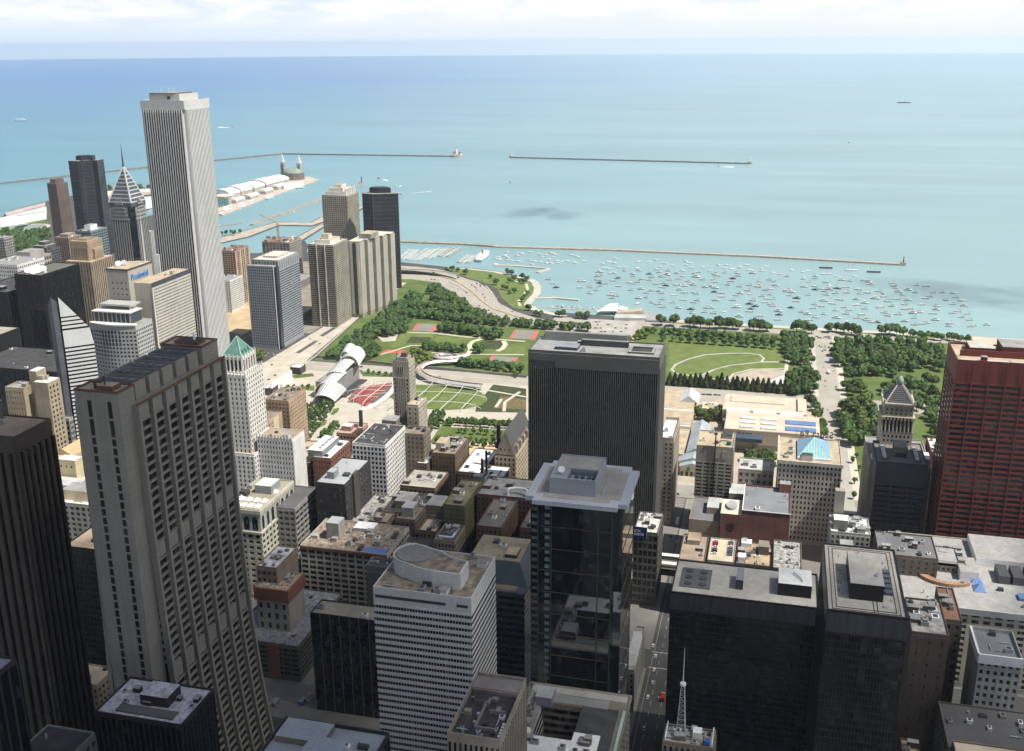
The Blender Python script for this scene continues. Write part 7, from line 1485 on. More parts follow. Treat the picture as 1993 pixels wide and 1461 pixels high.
# ================================================================ trees
def leaf_mat(name, rgb, var=.55):
    m, nt, b = _new(name); N = nt.nodes.new; L = nt.links.new
    g = N('ShaderNodeNewGeometry'); n = N('ShaderNodeTexNoise'); n.inputs['Scale'].default_value = .22; n.inputs['Detail'].default_value = 3; L(g.outputs['Position'], n.inputs[0])
    a = N('ShaderNodeMapRange'); a.inputs[1].default_value = .3; a.inputs[2].default_value = .7; a.inputs[3].default_value = 1-var; a.inputs[4].default_value = 1+var; L(n.outputs[0], a.inputs[0])
    oi = N('ShaderNodeObjectInfo'); r = N('ShaderNodeMapRange'); r.inputs[3].default_value = .62; r.inputs[4].default_value = 1.38; L(oi.outputs['Random'], r.inputs[0])
    mu = N('ShaderNodeMath'); mu.operation = 'MULTIPLY'; L(a.outputs[0], mu.inputs[0]); L(r.outputs[0], mu.inputs[1])
    mx = N('ShaderNodeVectorMath'); mx.operation = 'SCALE'; L(mu.outputs[0], mx.inputs['Scale'])
    wn = N('ShaderNodeTexWhiteNoise'); wn.noise_dimensions = '1D'; L(oi.outputs['Random'], wn.inputs['W']); hc = N('ShaderNodeMix'); hc.data_type = 'RGBA'; L(wn.outputs[0], hc.inputs[0]); hc.inputs[6].default_value = (*rgb, 1); hc.inputs[7].default_value = (rgb[0]*1.45, rgb[1]*1.08, rgb[2]*.85, 1); L(hc.outputs[2], mx.inputs[0]); L(mx.outputs[0], b.inputs['Base Color'])
    b.inputs['Roughness'].default_value = .75; b.inputs['Specular IOR Level'].default_value = .2
    return m
LEAF = leaf_mat('broad_leaves', (.052, .100, .032)); LEAFL = leaf_mat('bright_leaves', (.060, .105, .026)); LEAFD = leaf_mat('dark_needles', (.034, .052, .022))
BARK = mat('bark', (.10, .08, .06))
def crown_mesh(name, seed, lobes, R_, H0, H1, n, size, m, cone=False, MBX=None, off=(0, 0), sc_=1.0):
    g = random.Random(seed); mb = MBX or MB(); L = []
    for k in range(lobes):
        if cone:
            t = k/max(1, lobes-1); z = H0+(H1-H0)*t*.92; r = R_*(1-t)*.95+.5; L.append((g.uniform(-.25, .25), g.uniform(-.25, .25), z, r, r*.8))
        else:
            a = g.uniform(0, 2*pi); q = R_*.62*sqrt(g.random()); z = H0+(H1-H0)*(.32+.42*g.random()*(1-q/R_*.6)); L.append((q*cos(a), q*sin(a), z, R_*g.uniform(.38, .58), (H1-H0)*g.uniform(.26, .38)))
    for i in range(n):
        l = L[g.randrange(len(L))]; u = g.uniform(-.55, 1); a = g.uniform(0, 2*pi); s = sqrt(max(0, 1-u*u)); rr = .82+.28*g.random()
        d = Vector((s*cos(a), s*sin(a), u)); p = Vector((l[0]+d.x*l[3]*rr, l[1]+d.y*l[3]*rr, l[2]+d.z*l[4]*rr))
        nn = (d+Vector((g.uniform(-.42, .42), g.uniform(-.42, .42), g.uniform(-.2, .55)))).normalized()
        t1 = nn.cross(Vector((g.uniform(-1, 1), g.uniform(-1, 1), g.uniform(-1, 1)))).normalized(); t2 = nn.cross(t1); w = size*g.uniform(.6, 1.25)
        c = [p+t1*w+t2*w*.7, p-t1*w+t2*w*.7, p-t1*w-t2*w*.7, p+t1*w-t2*w*.7]
        mb.quad(*[(v.x*sc_+off[0], v.y*sc_+off[1], v.z*sc_) for v in c])
    return mb if MBX else mb.mesh(name, [m])
def trunk_mesh(h, r, seed=0):
    g = random.Random(seed); mb = MB().tube((0, 0, 0), (0, 0, h), r, 6, r2=r*.6)
    for k in range(4): a = 2*pi*k/4+g.random(); mb.tube((0, 0, h*.75), (cos(a)*r*7, sin(a)*r*7, h*1.5), r*.5, 4, r2=r*.2)
    return mb.mesh('trunk', [BARK])
KINDS = {
    'tree': [(crown_mesh('crown', 10+k, 9, 6.6, 2.6, 13.5, 520, 1.05, LEAF), trunk_mesh(5.2, .42, k)) for k in range(5)],
    'bright_tree': [(crown_mesh('crown', 20+k, 7, 5.0, 2.0, 10.5, 380, .95, LEAFL), trunk_mesh(4, .3, k)) for k in range(3)],
    'young_tree': [(crown_mesh('crown', 30+k, 5, 2.6, 1.6, 7.2, 200, .7, LEAF), trunk_mesh(2.6, .16, k)) for k in range(3)],
    'conifer': [(crown_mesh('crown', 40+k, 7, 4.0, 1.5, 13.5, 420, .85, LEAFD, cone=True), trunk_mesh(3, .3, k)) for k in range(3)],
}
def inpoly(x, y, P):
    c = False; j = len(P)-1
    for i in range(len(P)):
        if (P[i][1] > y) != (P[j][1] > y) and x < (P[j][0]-P[i][0])*(y-P[i][1])/(P[j][1]-P[i][1])+P[i][0]: c = not c
        j = i
    return c
TREES = []
def grove(kind, px, sp, label, group, prob=1.0, size=(.85, 1.15), z=6):
    P = [G(*p, z) for p in px]; x0, x1 = min(p[0] for p in P), max(p[0] for p in P); y0, y1 = min(p[1] for p in P), max(p[1] for p in P)
    y = y0; row = 0
    while y < y1:
        x = x0+(sp/2 if row % 2 else 0)
        while x < x1:
            xx = x+rnd.uniform(-.28, .28)*sp; yy = y+rnd.uniform(-.28, .28)*sp
            if inpoly(xx, yy, P) and rnd.random() < prob: TREES.append((xx, yy, kind, rnd.uniform(*size), label, group))
            x += sp
        y += sp*.88; row += 1
def row(kind, px, sp, label, group, deep=1, gap=9, size=(.85, 1.15), z=6, jit=.18):
    P = [G(*p, z) for p in px]
    for a, c in zip(P, P[1:]):
        d = Vector((c[0]-a[0], c[1]-a[1])); l = d.length; d.normalize(); n = max(1, int(l/sp))
        for k in range(n):
            for q in range(deep):
                o = (q-(deep-1)/2)*gap; s = (k+.5)*l/n
                TREES.append((a[0]+d.x*s-d.y*o+rnd.uniform(-jit, jit)*sp, a[1]+d.y*s+d.x*o+rnd.uniform(-jit, jit)*sp, kind, rnd.uniform(*size), label, group))
def spots(kind, px, label, group, size=(.85, 1.2), z=6):
    for p in px: x, y = G(*p, z); TREES.append((x, y, kind, rnd.uniform(*size), label, group))
zz = lambda L, ox, oy: [(ox+x/3.986, oy+y/3.986) for x, y in L]
grove('tree', [(632, 688), (668, 664), (706, 640), (745, 612), (776, 588), (800, 570), (826, 572), (808, 592), (776, 614), (800, 628), (792, 642), (766, 646), (742, 650), (728, 662), (742, 676), (736, 696), (690, 700)], 13.5, 'broad green tree in the thick grove beside the bridge street', 'trees of the grove beside the bridge street')
grove('tree', [(826, 560), (850, 556), (890, 578), (920, 594), (905, 598), (862, 584), (838, 576)], 15, 'green tree on the slope below the curving drive', 'trees below the curving drive', .8)
row('tree', [(752, 590), (850, 597), (946, 611)], 12, 'tree in the double row nearest the curving drive', 'double row by the curving drive', deep=2)
row('tree', [(752, 606), (830, 611), (925, 621), (1040, 629), (1154, 638)], 12, 'tree in the long double row crossing the garden park', 'long double row across the garden park', deep=2)
row('tree', [(856, 634), (915, 641), (976, 651)], 12, 'tree in the dark rows between the two grey courts', 'dark rows between the courts', deep=3)
row('tree', [(820, 670), (862, 674), (902, 678)], 10, 'tree in the short row beside the winding garden path', 'short garden row', deep=2, size=(.7, .95))
spots('tree', zz([(700, 890), (735, 885), (760, 905), (720, 915)], 750, 450), 'tree in the round clump within the loop of garden path', 'round clump in the garden', size=(.8, 1))
row('tree', [(890, 702), (950, 708), (1022, 715)], 11, 'tree in the row behind the silver footbridge', 'row behind the footbridge', deep=2, size=(.75, 1))
spots('bright_tree', zz([(215, 925), (260, 940), (310, 955), (240, 975), (290, 990), (345, 1000), (1255, 800), (1300, 810), (1350, 790), (1400, 770), (1380, 740), (940, 1075), (1010, 1090)], 750, 450), 'light green tree near the garden courts', 'light green trees near the courts')
row('tree', [(1284, 641), (1400, 651), (1512, 661)], 11, 'tree in the lakeside row of the pair east of the meadow', 'lakeside row east of the meadow', deep=2, gap=8, size=(.7, .9))
row('tree', [(1284, 655), (1400, 663), (1530, 673)], 11, 'tree in the inner row edging the meadow', 'inner row edging the meadow', deep=1, size=(.7, .9))
spots('bright_tree', zz([(960, 780), (1000, 770), (1040, 765), (1090, 760), (940, 815), (985, 810), (1020, 800), (900, 830)], 1000, 450), 'pale green tree by the car park behind the finned slab', 'pale trees by the car park')
spots('tree', zz([(1145, 690), (1237, 695), (1365, 700), (1405, 703), (1450, 708), (1520, 712), (1590, 718), (1640, 715), (1700, 718), (1745, 722), (1860, 730), (1905, 735), (1960, 740)], 1000, 450)+zz([(5, 735), (230, 745), (290, 742), (345, 752), (480, 745), (540, 742), (600, 750), (655, 760), (700, 768), (890, 762), (950, 760), (1010, 764), (1060, 775)], 1493, 450), 'tall spreading tree lining the shore of the boat harbour', 'tall trees along the harbour shore', size=(1.1, 1.45), z=8)
spots('tree', zz([(1130, 790), (1195, 798), (1240, 805), (1300, 808), (1350, 818), (1400, 810), (1450, 818), (1500, 825), (1550, 835)], 1493, 450), 'small dark tree on the lawn strip near the beach', 'small trees near the beach', size=(.75, .95))
grove('tree', zz([(120, 800), (350, 815), (350, 1010), (150, 1000), (140, 930)], 1493, 450), 13, 'tree in the block of trees at the corner of meadow and park drive', 'corner block beside the meadow')
row('tree', zz([(520, 850), (900, 850), (1240, 860)], 1493, 450), 12, 'tree in the far row south of the park drive', 'far row south of the drive', deep=2)
grove('tree', zz([(510, 880), (760, 915), (1400, 900), (1400, 1060), (1000, 1050), (540, 1010)], 1493, 450), 15, 'tree in the broad rows south of the park drive', 'broad rows south of the drive', size=(1.05, 1.35))
row('tree', zz([(620, 1090), (830, 1075), (1035, 1095)], 1493, 450), 12, 'tree in the double row behind the beehive-topped tower', 'double row behind the beehive tower', deep=2)
spots('tree', zz([(620, 1200), (680, 1195), (730, 1210), (660, 1235)], 1493, 450), 'tree in the round clump beside the park drive near the crossing', 'round clump by the crossing', size=(1, 1.3))
grove('tree', [(1634, 800), (1652, 782), (1700, 770), (1716, 800), (1712, 852), (1680, 866), (1652, 858), (1640, 830)], 15, 'tree in the shady garden left of the beehive-topped tower', 'shady garden by the beehive tower', .85, size=(1.15, 1.5))
grove('tree', [(1690, 744), (1740, 752), (1800, 732), (1838, 748), (1838, 850), (1812, 850), (1784, 790), (1740, 770)], 16, 'tree in the garden between the beehive tower and the red tower', 'garden between beehive and red towers', .8, size=(.9, 1.2))
row('conifer', [(1298, 738), (1400, 745), (1480, 751), (1556, 757)], 6.2, 'dark pointed tree in the row between meadow and museum', 'dark row between meadow and museum', deep=2, gap=7, size=(1.0, 1.25))
grove('tree', [(1527, 736), (1560, 712), (1586, 722), (1588, 755), (1560, 766), (1530, 760)], 13, 'tree in the clump next to the white bandshell roof', 'clump by the bandshell', size=(.9, 1.2))
spots('tree', [(1578, 782), (1588, 790), (1592, 806), (1597, 830), (1599, 842)], 'tree at the corner of the museum and the park drive', 'museum corner trees')
spots('bright_tree', [(1346, 797), (1356, 800), (1366, 806), (1372, 796), (1384, 794), (1396, 798), (1402, 806), (1390, 808), (1380, 812)], 'tree in the museum courtyard', 'museum courtyard trees', size=(1.1, 1.4))
spots('tree', [(1458, 888), (1470, 884), (1484, 886), (1496, 884), (1505, 890), (1462, 900), (1480, 902), (1498, 904)], 'tree in the walled garden beside the skylight block', 'walled garden trees', size=(.8, 1.1))
spots('young_tree', [(1668, 880), (1672, 905), (1664, 930), (1662, 960), (1660, 890)], 'street tree by the avenue behind the charcoal tower', 'avenue street trees')
for px in ([(868, 818), (1022, 826)], [(866, 823), (1022, 831)]): row('young_tree', px, 5.2, 'young tree in the upper rows of the tree court', 'upper rows of the tree court', size=(1, 1.3), z=3)
row('young_tree', [(888, 838), (1022, 846)], 7, 'young tree standing on the pale walk of the tree court', 'trees on the pale walk', size=(1, 1.25), z=3)
for px in ([(852, 852), (1022, 860)], [(846, 858), (1022, 867)]): row('young_tree', px, 5.5, 'young tree in the lower rows of the tree court', 'lower rows of the tree court', size=(.8, 1.1), z=3)
spots('young_tree', [(921, 866), (942, 868)], 'lone young tree on the ochre plaza', 'lone plaza trees', size=(1.1, 1.2), z=3)
grove('young_tree', [(838, 806), (850, 800), (872, 802), (866, 815), (838, 848), (828, 846)], 6.5, 'young tree around the small oval lawns by the slim tower', 'trees by the slim tower', .8, size=(.9, 1.2), z=3)
grove('young_tree', [(594, 790), (640, 786), (652, 792), (640, 806), (612, 842), (596, 858)], 6.5, 'young tree along the promenade behind the tan brick tower', 'promenade trees', .8, size=(.9, 1.3), z=3)
grove('young_tree', [(628, 842), (655, 822), (664, 828), (640, 854), (620, 860)], 6.5, 'young tree on the promenade above the red brick block', 'promenade trees above the brick block', .8, size=(.9, 1.3), z=3)
row('young_tree', [(540, 752), (606, 752)], 8, 'young tree along the lawn by the white theatre hall', 'theatre lawn trees', size=(.7, .9), z=3)
row('young_tree', [(712, 722), (766, 728)], 8, 'young tree on the strip between pavilion and park road', 'pavilion strip trees', size=(.7, .9), z=3)
spots('bright_tree', [(495, 688), (502, 684), (508, 692)], 'light green tree at the foot of the blue-grey glass block', 'trees by the blue-grey block', size=(1, 1.3))
spots('tree', [(748, 542), (756, 540), (764, 543), (770, 538), (752, 548)], 'tree at the foot of the dark lake tower', 'trees under the dark lake tower', size=(1, 1.2))
spots('tree', zz([(1000, 360), (960, 370), (1040, 375), (1075, 380), (940, 430), (920, 425), (965, 460), (1000, 455), (1100, 360), (1060, 345), (815, 340), (860, 390), (1100, 465), (1080, 495), (1110, 585), (1060, 520), (1165, 625), (1200, 635), (480, 290), (520, 285), (560, 290), (620, 310), (950, 310), (980, 315)], 750, 450), 'tree scattered on the harbour park lawn', 'harbour park trees', size=(.6, .95))
spots('tree', zz([(345, 635), (380, 637), (500, 645), (520, 650), (565, 645), (575, 655)], 1000, 450), 'tree by the yacht club shore', 'yacht club trees', size=(.8, 1))
grove('tree', [(0, 452), (40, 446), (95, 450), (96, 488), (60, 486), (36, 490), (0, 470)], 19, 'tree in the wooded park by the water works', 'water works park', .85, size=(1.1, 1.4))
row('tree', [(205, 366), (298, 366)], 24, 'tree on the far lake edge of the water works', 'far water works trees', size=(1.2, 1.6))
spots('tree', [(178, 1340), (190, 1338), (204, 1336), (215, 1332)], 'dark tree in the sunken plaza at the foot of the granite tower', 'plaza trees by the granite tower', size=(1, 1.2))
spots('young_tree', [(432, 452), (440, 452), (449, 450), (467, 449), (455, 453)], 'small tree on the river lock spit', 'lock spit trees', size=(1.3, 1.8))
TREES.sort(key=lambda t: ((t[0]**2+t[1]**2+412**2)**.5)/(t[3]*{'tree': 13.5, 'bright_tree': 10, 'young_tree': 7, 'conifer': 13}[t[2]]))
def put_tree(t, i):
    x, y, kind, s, label, group = t; cm, tm = KINDS[kind][i % len(KINDS[kind])]
    r = bpy.data.objects.new('tree' if kind in ('tree', 'bright_tree') else kind, None); COL.objects.link(r); r.location = (x, y, .1); r.rotation_euler = (0, 0, rnd.uniform(0, 6.28)); r.scale = (s, s, s*rnd.uniform(.9, 1.12)); r.empty_display_size = 2
    tag(r, label, 'tree', group)
    for nm, me in (('crown', cm), ('trunk', tm)): o = bpy.data.objects.new(nm, me); COL.objects.link(o); o.parent = r
big = [t for t in TREES if t[2] != 'young_tree']; small = [t for t in TREES if t[2] == 'young_tree']
NB, NS = 215, 85
for i, t in enumerate(big[:NB]+small[:NS]): put_tree(t, i)
mass = {}
for i, t in enumerate(big[NB:]+small[NS:]):
    m = {'tree': LEAF, 'bright_tree': LEAFL, 'young_tree': LEAF, 'conifer': LEAFD}[t[2]]; mb = mass.setdefault(m.name, MB())
    R_, H0, H1, n, sz = {'tree': (6.6, 2.6, 13.5, 300, 1.35), 'bright_tree': (5, 2, 10.5, 220, 1.2), 'young_tree': (2.6, 1.6, 7.2, 90, .95), 'conifer': (4, 1.5, 13.5, 260, 1.1)}[t[2]]
    crown_mesh('', 900+i % 40, 8, R_, H0, H1, n, sz, m, cone=t[2] == 'conifer', MBX=mb, off=(t[0], t[1]), sc_=t[3]); mb.tube((t[0], t[1], 0), (t[0], t[1], 5*t[3]), .45*t[3], 5, m=1)
for nm, mb in mass.items():
    o = mb.build('woods', [bpy.data.materials[nm], BARK], kind='stuff'); o['label'] = 'farther trees of the lakefront park, massed together'


# ================================================================ boats
HULLW = mat('white_hull', (.76, .76, .74), rough=.35, var=.05); HULLD = mat('navy_hull', (.03, .045, .09), rough=.35); CANV = mat('blue_canvas', (.10, .16, .28)); MAST = mat('spar', (.45, .45, .45), rough=.4); TINT = mat('boat_window', (.03, .035, .04), rough=.2); TEAK = mat('teak', (.30, .20, .12))
def hull(mb, L, W_, h, m=0, dark=False):
    out = [(-L/2, -W_*.36), (-L*.1, -W_/2), (L*.2, -W_*.44), (L*.40, -W_*.2), (L/2, 0), (L*.40, W_*.2), (L*.2, W_*.44), (-L*.1, W_/2), (-L/2, W_*.36)]
    n = len(mb.v); k = len(out); mb.v += [(x*.9, y*.6, -.3) for x, y in out]+[(x*.96, y*.88, h*.42) for x, y in out]+[(x, y, h) for x, y in out]
    for q in (0, k):
        for i in range(k): j = (i+1) % k; mb.f.append((n+q+i, n+q+j, n+q+k+j, n+q+k+i)); mb.m.append(5 if q == 0 and dark else m)
    mb.f.append(tuple(n+2*k+i for i in range(k))); mb.m.append(m); return mb
def sailboat(L, hm, canvas=True):
    mb = hull(MB(), L, L*.31, 1.1, dark=True); mb.box(-L*.18, L*.2, -L*.09, L*.09, 1.1, 1.8, 0).box(-L*.16, L*.18, -L*.093, L*.093, 1.3, 1.55, 3)
    mb.tube((L*.08, 0, 1.1), (L*.08, 0, L*1.25), .06, 4, m=1).tube((L*.08, 0, 2.5), (-L*.38, 0, 2.5), .28 if canvas else .1, 5, m=2 if canvas else 1); mb.box(-L*.42, -L*.2, -L*.1, L*.1, 1.12, 1.2, 4)
    return mb.mesh('sailboat', [hm, MAST, CANV if canvas else HULLW, TINT, TEAK, HULLD])
def cruiser(L, hm):
    mb = hull(MB(), L, L*.34, 1.5, dark=True); mb.box(-L*.22, L*.22, -L*.12, L*.12, 1.5, 2.9).box(-L*.2, L*.235, -L*.123, L*.123, 2.0, 2.6, 1).box(-L*.14, L*.06, -L*.1, L*.1, 2.9, 3.9).box(-L*.24, -L*.14, -L*.1, L*.1, 2.8, 2.95, 2)
    return mb.mesh('motor_boat', [hm, TINT, CANV, TINT, TEAK, HULLD])
BOATM = [('sailboat', sailboat(9, HULLW)), ('sailboat', sailboat(10.5, HULLW, False)), ('sailboat', sailboat(8, HULLW)), ('sailboat', sailboat(9.5, HULLD)), ('motor_boat', cruiser(9.5, HULLW)), ('motor_boat', cruiser(11.5, HULLW)), ('sailboat', sailboat(12, HULLD, False))]
BL = {0: ('white sailboat with a blue sail cover', 'white moored sailboats with blue sail covers'), 1: ('larger white sailboat with a bare boom', 'larger white moored sailboats'), 2: ('small white sailboat with a blue sail cover', 'small white moored sailboats'), 3: ('navy-hulled sailboat with a blue sail cover', 'navy-hulled moored sailboats'), 4: ('white motor cruiser', 'white moored motor cruisers'), 5: ('larger white motor cruiser', 'larger white moored cruisers'), 6: ('long dark-hulled sailboat', 'long dark moored sailboats')}
def boat(k, x, y, rz, where, s=1.0):
    nm, me = BOATM[k]; o = bpy.data.objects.new(nm, me); COL.objects.link(o); o.location = (x, y, -1.5); o.rotation_euler = (0, 0, rz); o.scale = (s, s, s)
    lab, grp = BL[k]; return tag(o, lab+' '+where, 'boat', grp+' '+where)
HARB = [G(*p, -1.5) for p in ((1132, 545), (1150, 520), (1190, 503), (1300, 506), (1480, 517), (1640, 533), (1760, 548), (1860, 566), (1900, 600), (1945, 636), (1850, 640), (1700, 634), (1520, 626), (1400, 618), (1320, 606), (1230, 590), (1135, 572))]
pts = []; x0, x1 = min(p[0] for p in HARB), max(p[0] for p in HARB); y0, y1 = min(p[1] for p in HARB), max(p[1] for p in HARB)
sp = 25; gx = x0
while gx < x1:
    gy = y0
    while gy < y1:
        x, y = gx+rnd.gauss(0, .30)*sp, gy+rnd.gauss(0, .30)*sp+(.5*sp if int((gx-x0)/sp) % 2 else 0)
        dens = .97 if gx < x0+.62*(x1-x0) else .86
        if inpoly(x, y, HARB) and rnd.random() < dens: pts.append((x, y))
        gy += sp*1.28
    gx += sp*.92
upper = [G(*p, -1.5) for p in ((962, 494), (1010, 488), (1120, 494), (1140, 512), (1040, 516), (965, 515))]
ux0, ux1 = min(p[0] for p in upper), max(p[0] for p in upper); uy0, uy1 = min(p[1] for p in upper), max(p[1] for p in upper); up = []
while len(up) < 40:
    x, y = rnd.uniform(ux0, ux1), rnd.uniform(uy0, uy1)
    if inpoly(x, y, upper): up.append((x, y))
pts = pts+up+[G(*p, -1.5) for p in ((1067, 544), (1075, 552), (1082, 560), (1128, 560), (1130, 548))]
pts.sort(key=lambda p: p[0]**2+p[1]**2)

stuffb = MB()
def flat_boat(mb, x, y, rz, L=9):
    c, s_ = cos(rz), sin(rz); t = hull(MB(), L, L*.33, 1.4); t.box(-L*.2, L*.2, -L*.1, L*.1, 1.4, 2.6); n = len(mb.v)
    mb.v += [(x+a*c-b_*s_, y+a*s_+b_*c, q-1.5) for a, b_, q in t.v]; mb.f += [tuple(i+n for i in f) for f in t.f]; mb.m += [0]*len(t.f)
for i, (x, y) in enumerate(pts):
    rz = pi/2+rnd.gauss(0, .16)+(pi if rnd.random() < .12 else 0)
    if rnd.random() < .05: rz += rnd.uniform(-1, 1)
    if i < 262: boat(rnd.choices(range(7), (30, 20, 20, 5, 17, 7, 1))[0], x, y, rz, 'riding at a mooring in the harbour', rnd.uniform(1.15, 1.45))
    else: flat_boat(stuffb, x, y, rz, 11)
# marina rows
nm_ = 0
for a, c in (((784, 505), (806, 486)), ((806, 507), (838, 485)), ((834, 503), (862, 484)), ((862, 500), (888, 484)), ((900, 512), (920, 497))):
    p, q = Vector(G(*a, -1.5)), Vector(G(*c, -1.5)); d = (q-p); l = d.length; d.normalize(); n = Vector((-d.y, d.x)); k = 0; s = 4
    while s < l:
        for sd in (-1, 1):
            pos = p+d*s+n*sd*8.5; rz = atan2(n.y*sd, n.x*sd)
            if nm_ < 30 and a[0] == 900 or (nm_ < 30 and a[0] == 862): boat((4, 5, 4, 1)[k % 4], pos.x, pos.y, rz, 'berthed along a marina pier'); nm_ += 1
            else: flat_boat(stuffb, pos.x, pos.y, rz, rnd.uniform(7.5, 10.5))
            k += 1
        s += 7.2
o = stuffb.build('boats', [HULLW], kind='stuff'); o['label'] = 'farther small white boats crowding the marina piers and moorings'
for i in range(9):
    x, y = G(1075+i*10, 596+i*.8, -1.5); boat((0, 2, 4)[i % 3], x+rnd.uniform(-3, 3), y, rnd.uniform(0, 6), 'tied at the white floating dock')
# larger vessels
def vessel(name, label, px, L, rz, decks, m=HULLW, funnel=False, masts=0, cat='boat'):
    x, y = G(*px, -1.5); t = empty(name, (x, y, -1.5), label, cat); t.rotation_euler = (0, 0, rz); del t['_o']
    h = L*.055+1; hull(MB(), L, L*.2, h).build('hull', m, t)
    for k in range(decks):
        f = 1-.14*k; MB().box(-L*.40*f, L*.30*f, -L*.085*f, L*.085*f, h+k*2.8, h+k*2.8+2.6).build('deck_house', WHITEPAINT, t); MB().box(-L*.39*f, L*.303*f, -L*.0865*f, L*.0865*f, h+k*2.8+1, h+k*2.8+1.9).build('window_strip', TINT, t)
    if funnel: MB().tube((-L*.08, 0, h+decks*2.8), (-L*.1, 0, h+decks*2.8+6), L*.022, 10).build('funnel', mat('red_funnel', (.40, .06, .05)), t)
    for k in range(masts): MB().tube((L*(.22-.3*k), 0, h), (L*(.22-.3*k), 0, h+L*.62), .28, 5).build('mast', MAST, t)
    return t
a, c = G(924, 514, 0), G(955, 487, 0)
vessel('white_ferry', 'large white ferry moored stern-on at the end of the marina', (941, 502), 88, atan2(c[1]-a[1], c[0]-a[0]), 2, funnel=True, cat='ferry')
for px, lab, L in (((444, 408), 'big white tour boat moored closest to the glass hall on the pier', 62), ((470, 402), 'white tour boat second along the pier side', 50), ((490, 396), 'white tour boat midway along the pier side', 40), ((527, 386), 'white dinner cruise boat under the middle of the pier', 58), ((585, 365), 'white tour boat nearest the pier tip', 48)):
    vessel('tour_boat', lab, px, L, .12, 2)
vessel('cruise_ship', 'white ship far out on the open lake', (38, 235), 70, 2.0, 3, funnel=True, cat='ship')
vessel('work_ship', 'dark work ship near the horizon', (1759, 200), 90, 1.7, 1, HULLD, funnel=True, cat='ship')
for px, lab, L, rz in (((452, 248), 'speedboat trailing a white wake on the northern lake', 15, 4.6), ((1398, 324), 'speedboat trailing a wake inside the outer breakwater', 12, 1.5), ((993, 355), 'lone white motor boat in the open water past the jetty', 12, 1.2), ((738, 347), 'white excursion boat above the dark lake tower', 22, 4.2), ((771, 363), 'white motor boat turning off the jetty tip', 14, .5), ((779, 378), 'excursion boat passing the dark lake tower', 24, 4.7), ((572, 413), 'small boat crossing the basin behind the pier jetty', 12, .3), ((1652, 278), 'tiny white sail far out on the pale lake', 10, 1.2)):
    vessel('motor_boat', lab, px, L, rz, 1)
for px, lab, hm in (((1607, 522), 'two-masted dark schooner by the breakwater end', HULLD), ((1657, 527), 'long white schooner beneath the breakwater', HULLW), ((1700, 530), 'dark tall-masted yacht near the breakwater beacon', HULLD)):
    vessel('schooner', lab, px, 26, pi/2+.1, 0, hm, masts=2)
FOAM = mat('wake_foam', (.70, .74, .76), rough=.6)
for pts_ in ([(453, 248), (425, 246.6), (425, 248.4)], [(1396, 324), (1428, 323.4), (1428, 325.6)], [(742, 348), (756, 350), (752, 352)], [(774, 364), (781, 360), (782, 362)], [(780, 378.5), (840, 371), (840, 372)]):
    sheet('wake', pts_, -1.45, FOAM, px=True, kind='stuff')

# ================================================================ cars, buses, elevated railway
CARC = {'white': (.72, .72, .70), 'silver': (.42, .43, .44), 'black': (.02, .02, .022), 'red': (.35, .03, .03), 'blue': (.04, .09, .22), 'grey': (.16, .165, .17)}
CARM = {k: mat('car_paint_'+k, v, rough=.3, var=.03, fine=.02) for k, v in CARC.items()}
def body_mb(L=4.5, W_=1.8):
    mb = MB(); P = [(-L/2, .35), (-L/2+.05, .85), (-L*.32, .95), (L*.22, .95), (L/2-.1, .75), (L/2, .35)]
    n = len(mb.v); k = len(P)
    for s_ in (-1, 1): mb.v += [(x, s_*W_/2, z) for x, z in P]
    for i in range(k): j = (i+1) % k; mb.f.append((n+i, n+k+i, n+k+j, n+j)); mb.m.append(0)
    mb.f.append(tuple(n+i for i in range(k))); mb.f.append(tuple(n+k+i for i in reversed(range(k)))); mb.m += [0, 0]; return mb
def cabin_mb(L=4.5, W_=1.8):
    mb = MB(); loft(mb, [[(-L*.36, -W_*.46, .95), (L*.2, -W_*.46, .95), (L*.2, W_*.46, .95), (-L*.36, W_*.46, .95)], [(-L*.26, -W_*.38, 1.42), (L*.06, -W_*.38, 1.42), (L*.06, W_*.38, 1.42), (-L*.26, W_*.38, 1.42)]]); return mb
CABG = cabin_mb().mesh('window', [TINT]); ROOFM = {k: MB().box(-1.15, .26, -.68, .68, 1.42, 1.46).mesh('roof', [m]) for k, m in CARM.items()}
BODY = {k: body_mb().mesh('body', [m]) for k, m in CARM.items()}; TYRE = mat('tyre', (.02, .02, .02)); WH = MB().tube((0, -.1, .33), (0, .1, .33), .33, 10).mesh('wheel', [TYRE])
FARCAR = {}
for k, m in CARM.items():
    b_ = body_mb(); c_ = cabin_mb(); n = len(b_.v); b_.v += c_.v; b_.f += [tuple(i+n for i in f) for f in c_.f]; b_.m += [1]*len(c_.f); b_.box(-1.15, .26, -.68, .68, 1.42, 1.46)
    for sx in (-1.4, 1.4): b_.box(sx-.33, sx+.33, -.88, .88, 0, .6, 2)
    FARCAR[k] = b_.mesh('car', [m, TINT, TYRE])
def car(x, y, rz, colour, label, group, parts=False, z=.06):
    if parts:
        r = bpy.data.objects.new('car', None); COL.objects.link(r); r.empty_display_size = 1
        for nm, me, loc in [('body', BODY[colour], (0, 0, 0)), ('window', CABG, (0, 0, 0)), ('roof', ROOFM[colour], (0, 0, 0))]+[('wheel', WH, (a*1.4, c*.85, 0)) for a in (-1, 1) for c in (-1, 1)]:
            o = bpy.data.objects.new(nm, me); COL.objects.link(o); o.parent = r; o.location = loc
    else: r = bpy.data.objects.new('car', FARCAR[colour]); COL.objects.link(r)
    r.location = (x, y, z); r.rotation_euler = (0, 0, rz); return tag(r, label, 'car', group)
def randcol(): return rnd.choices(list(CARC), (30, 22, 16, 8, 10, 14))[0]
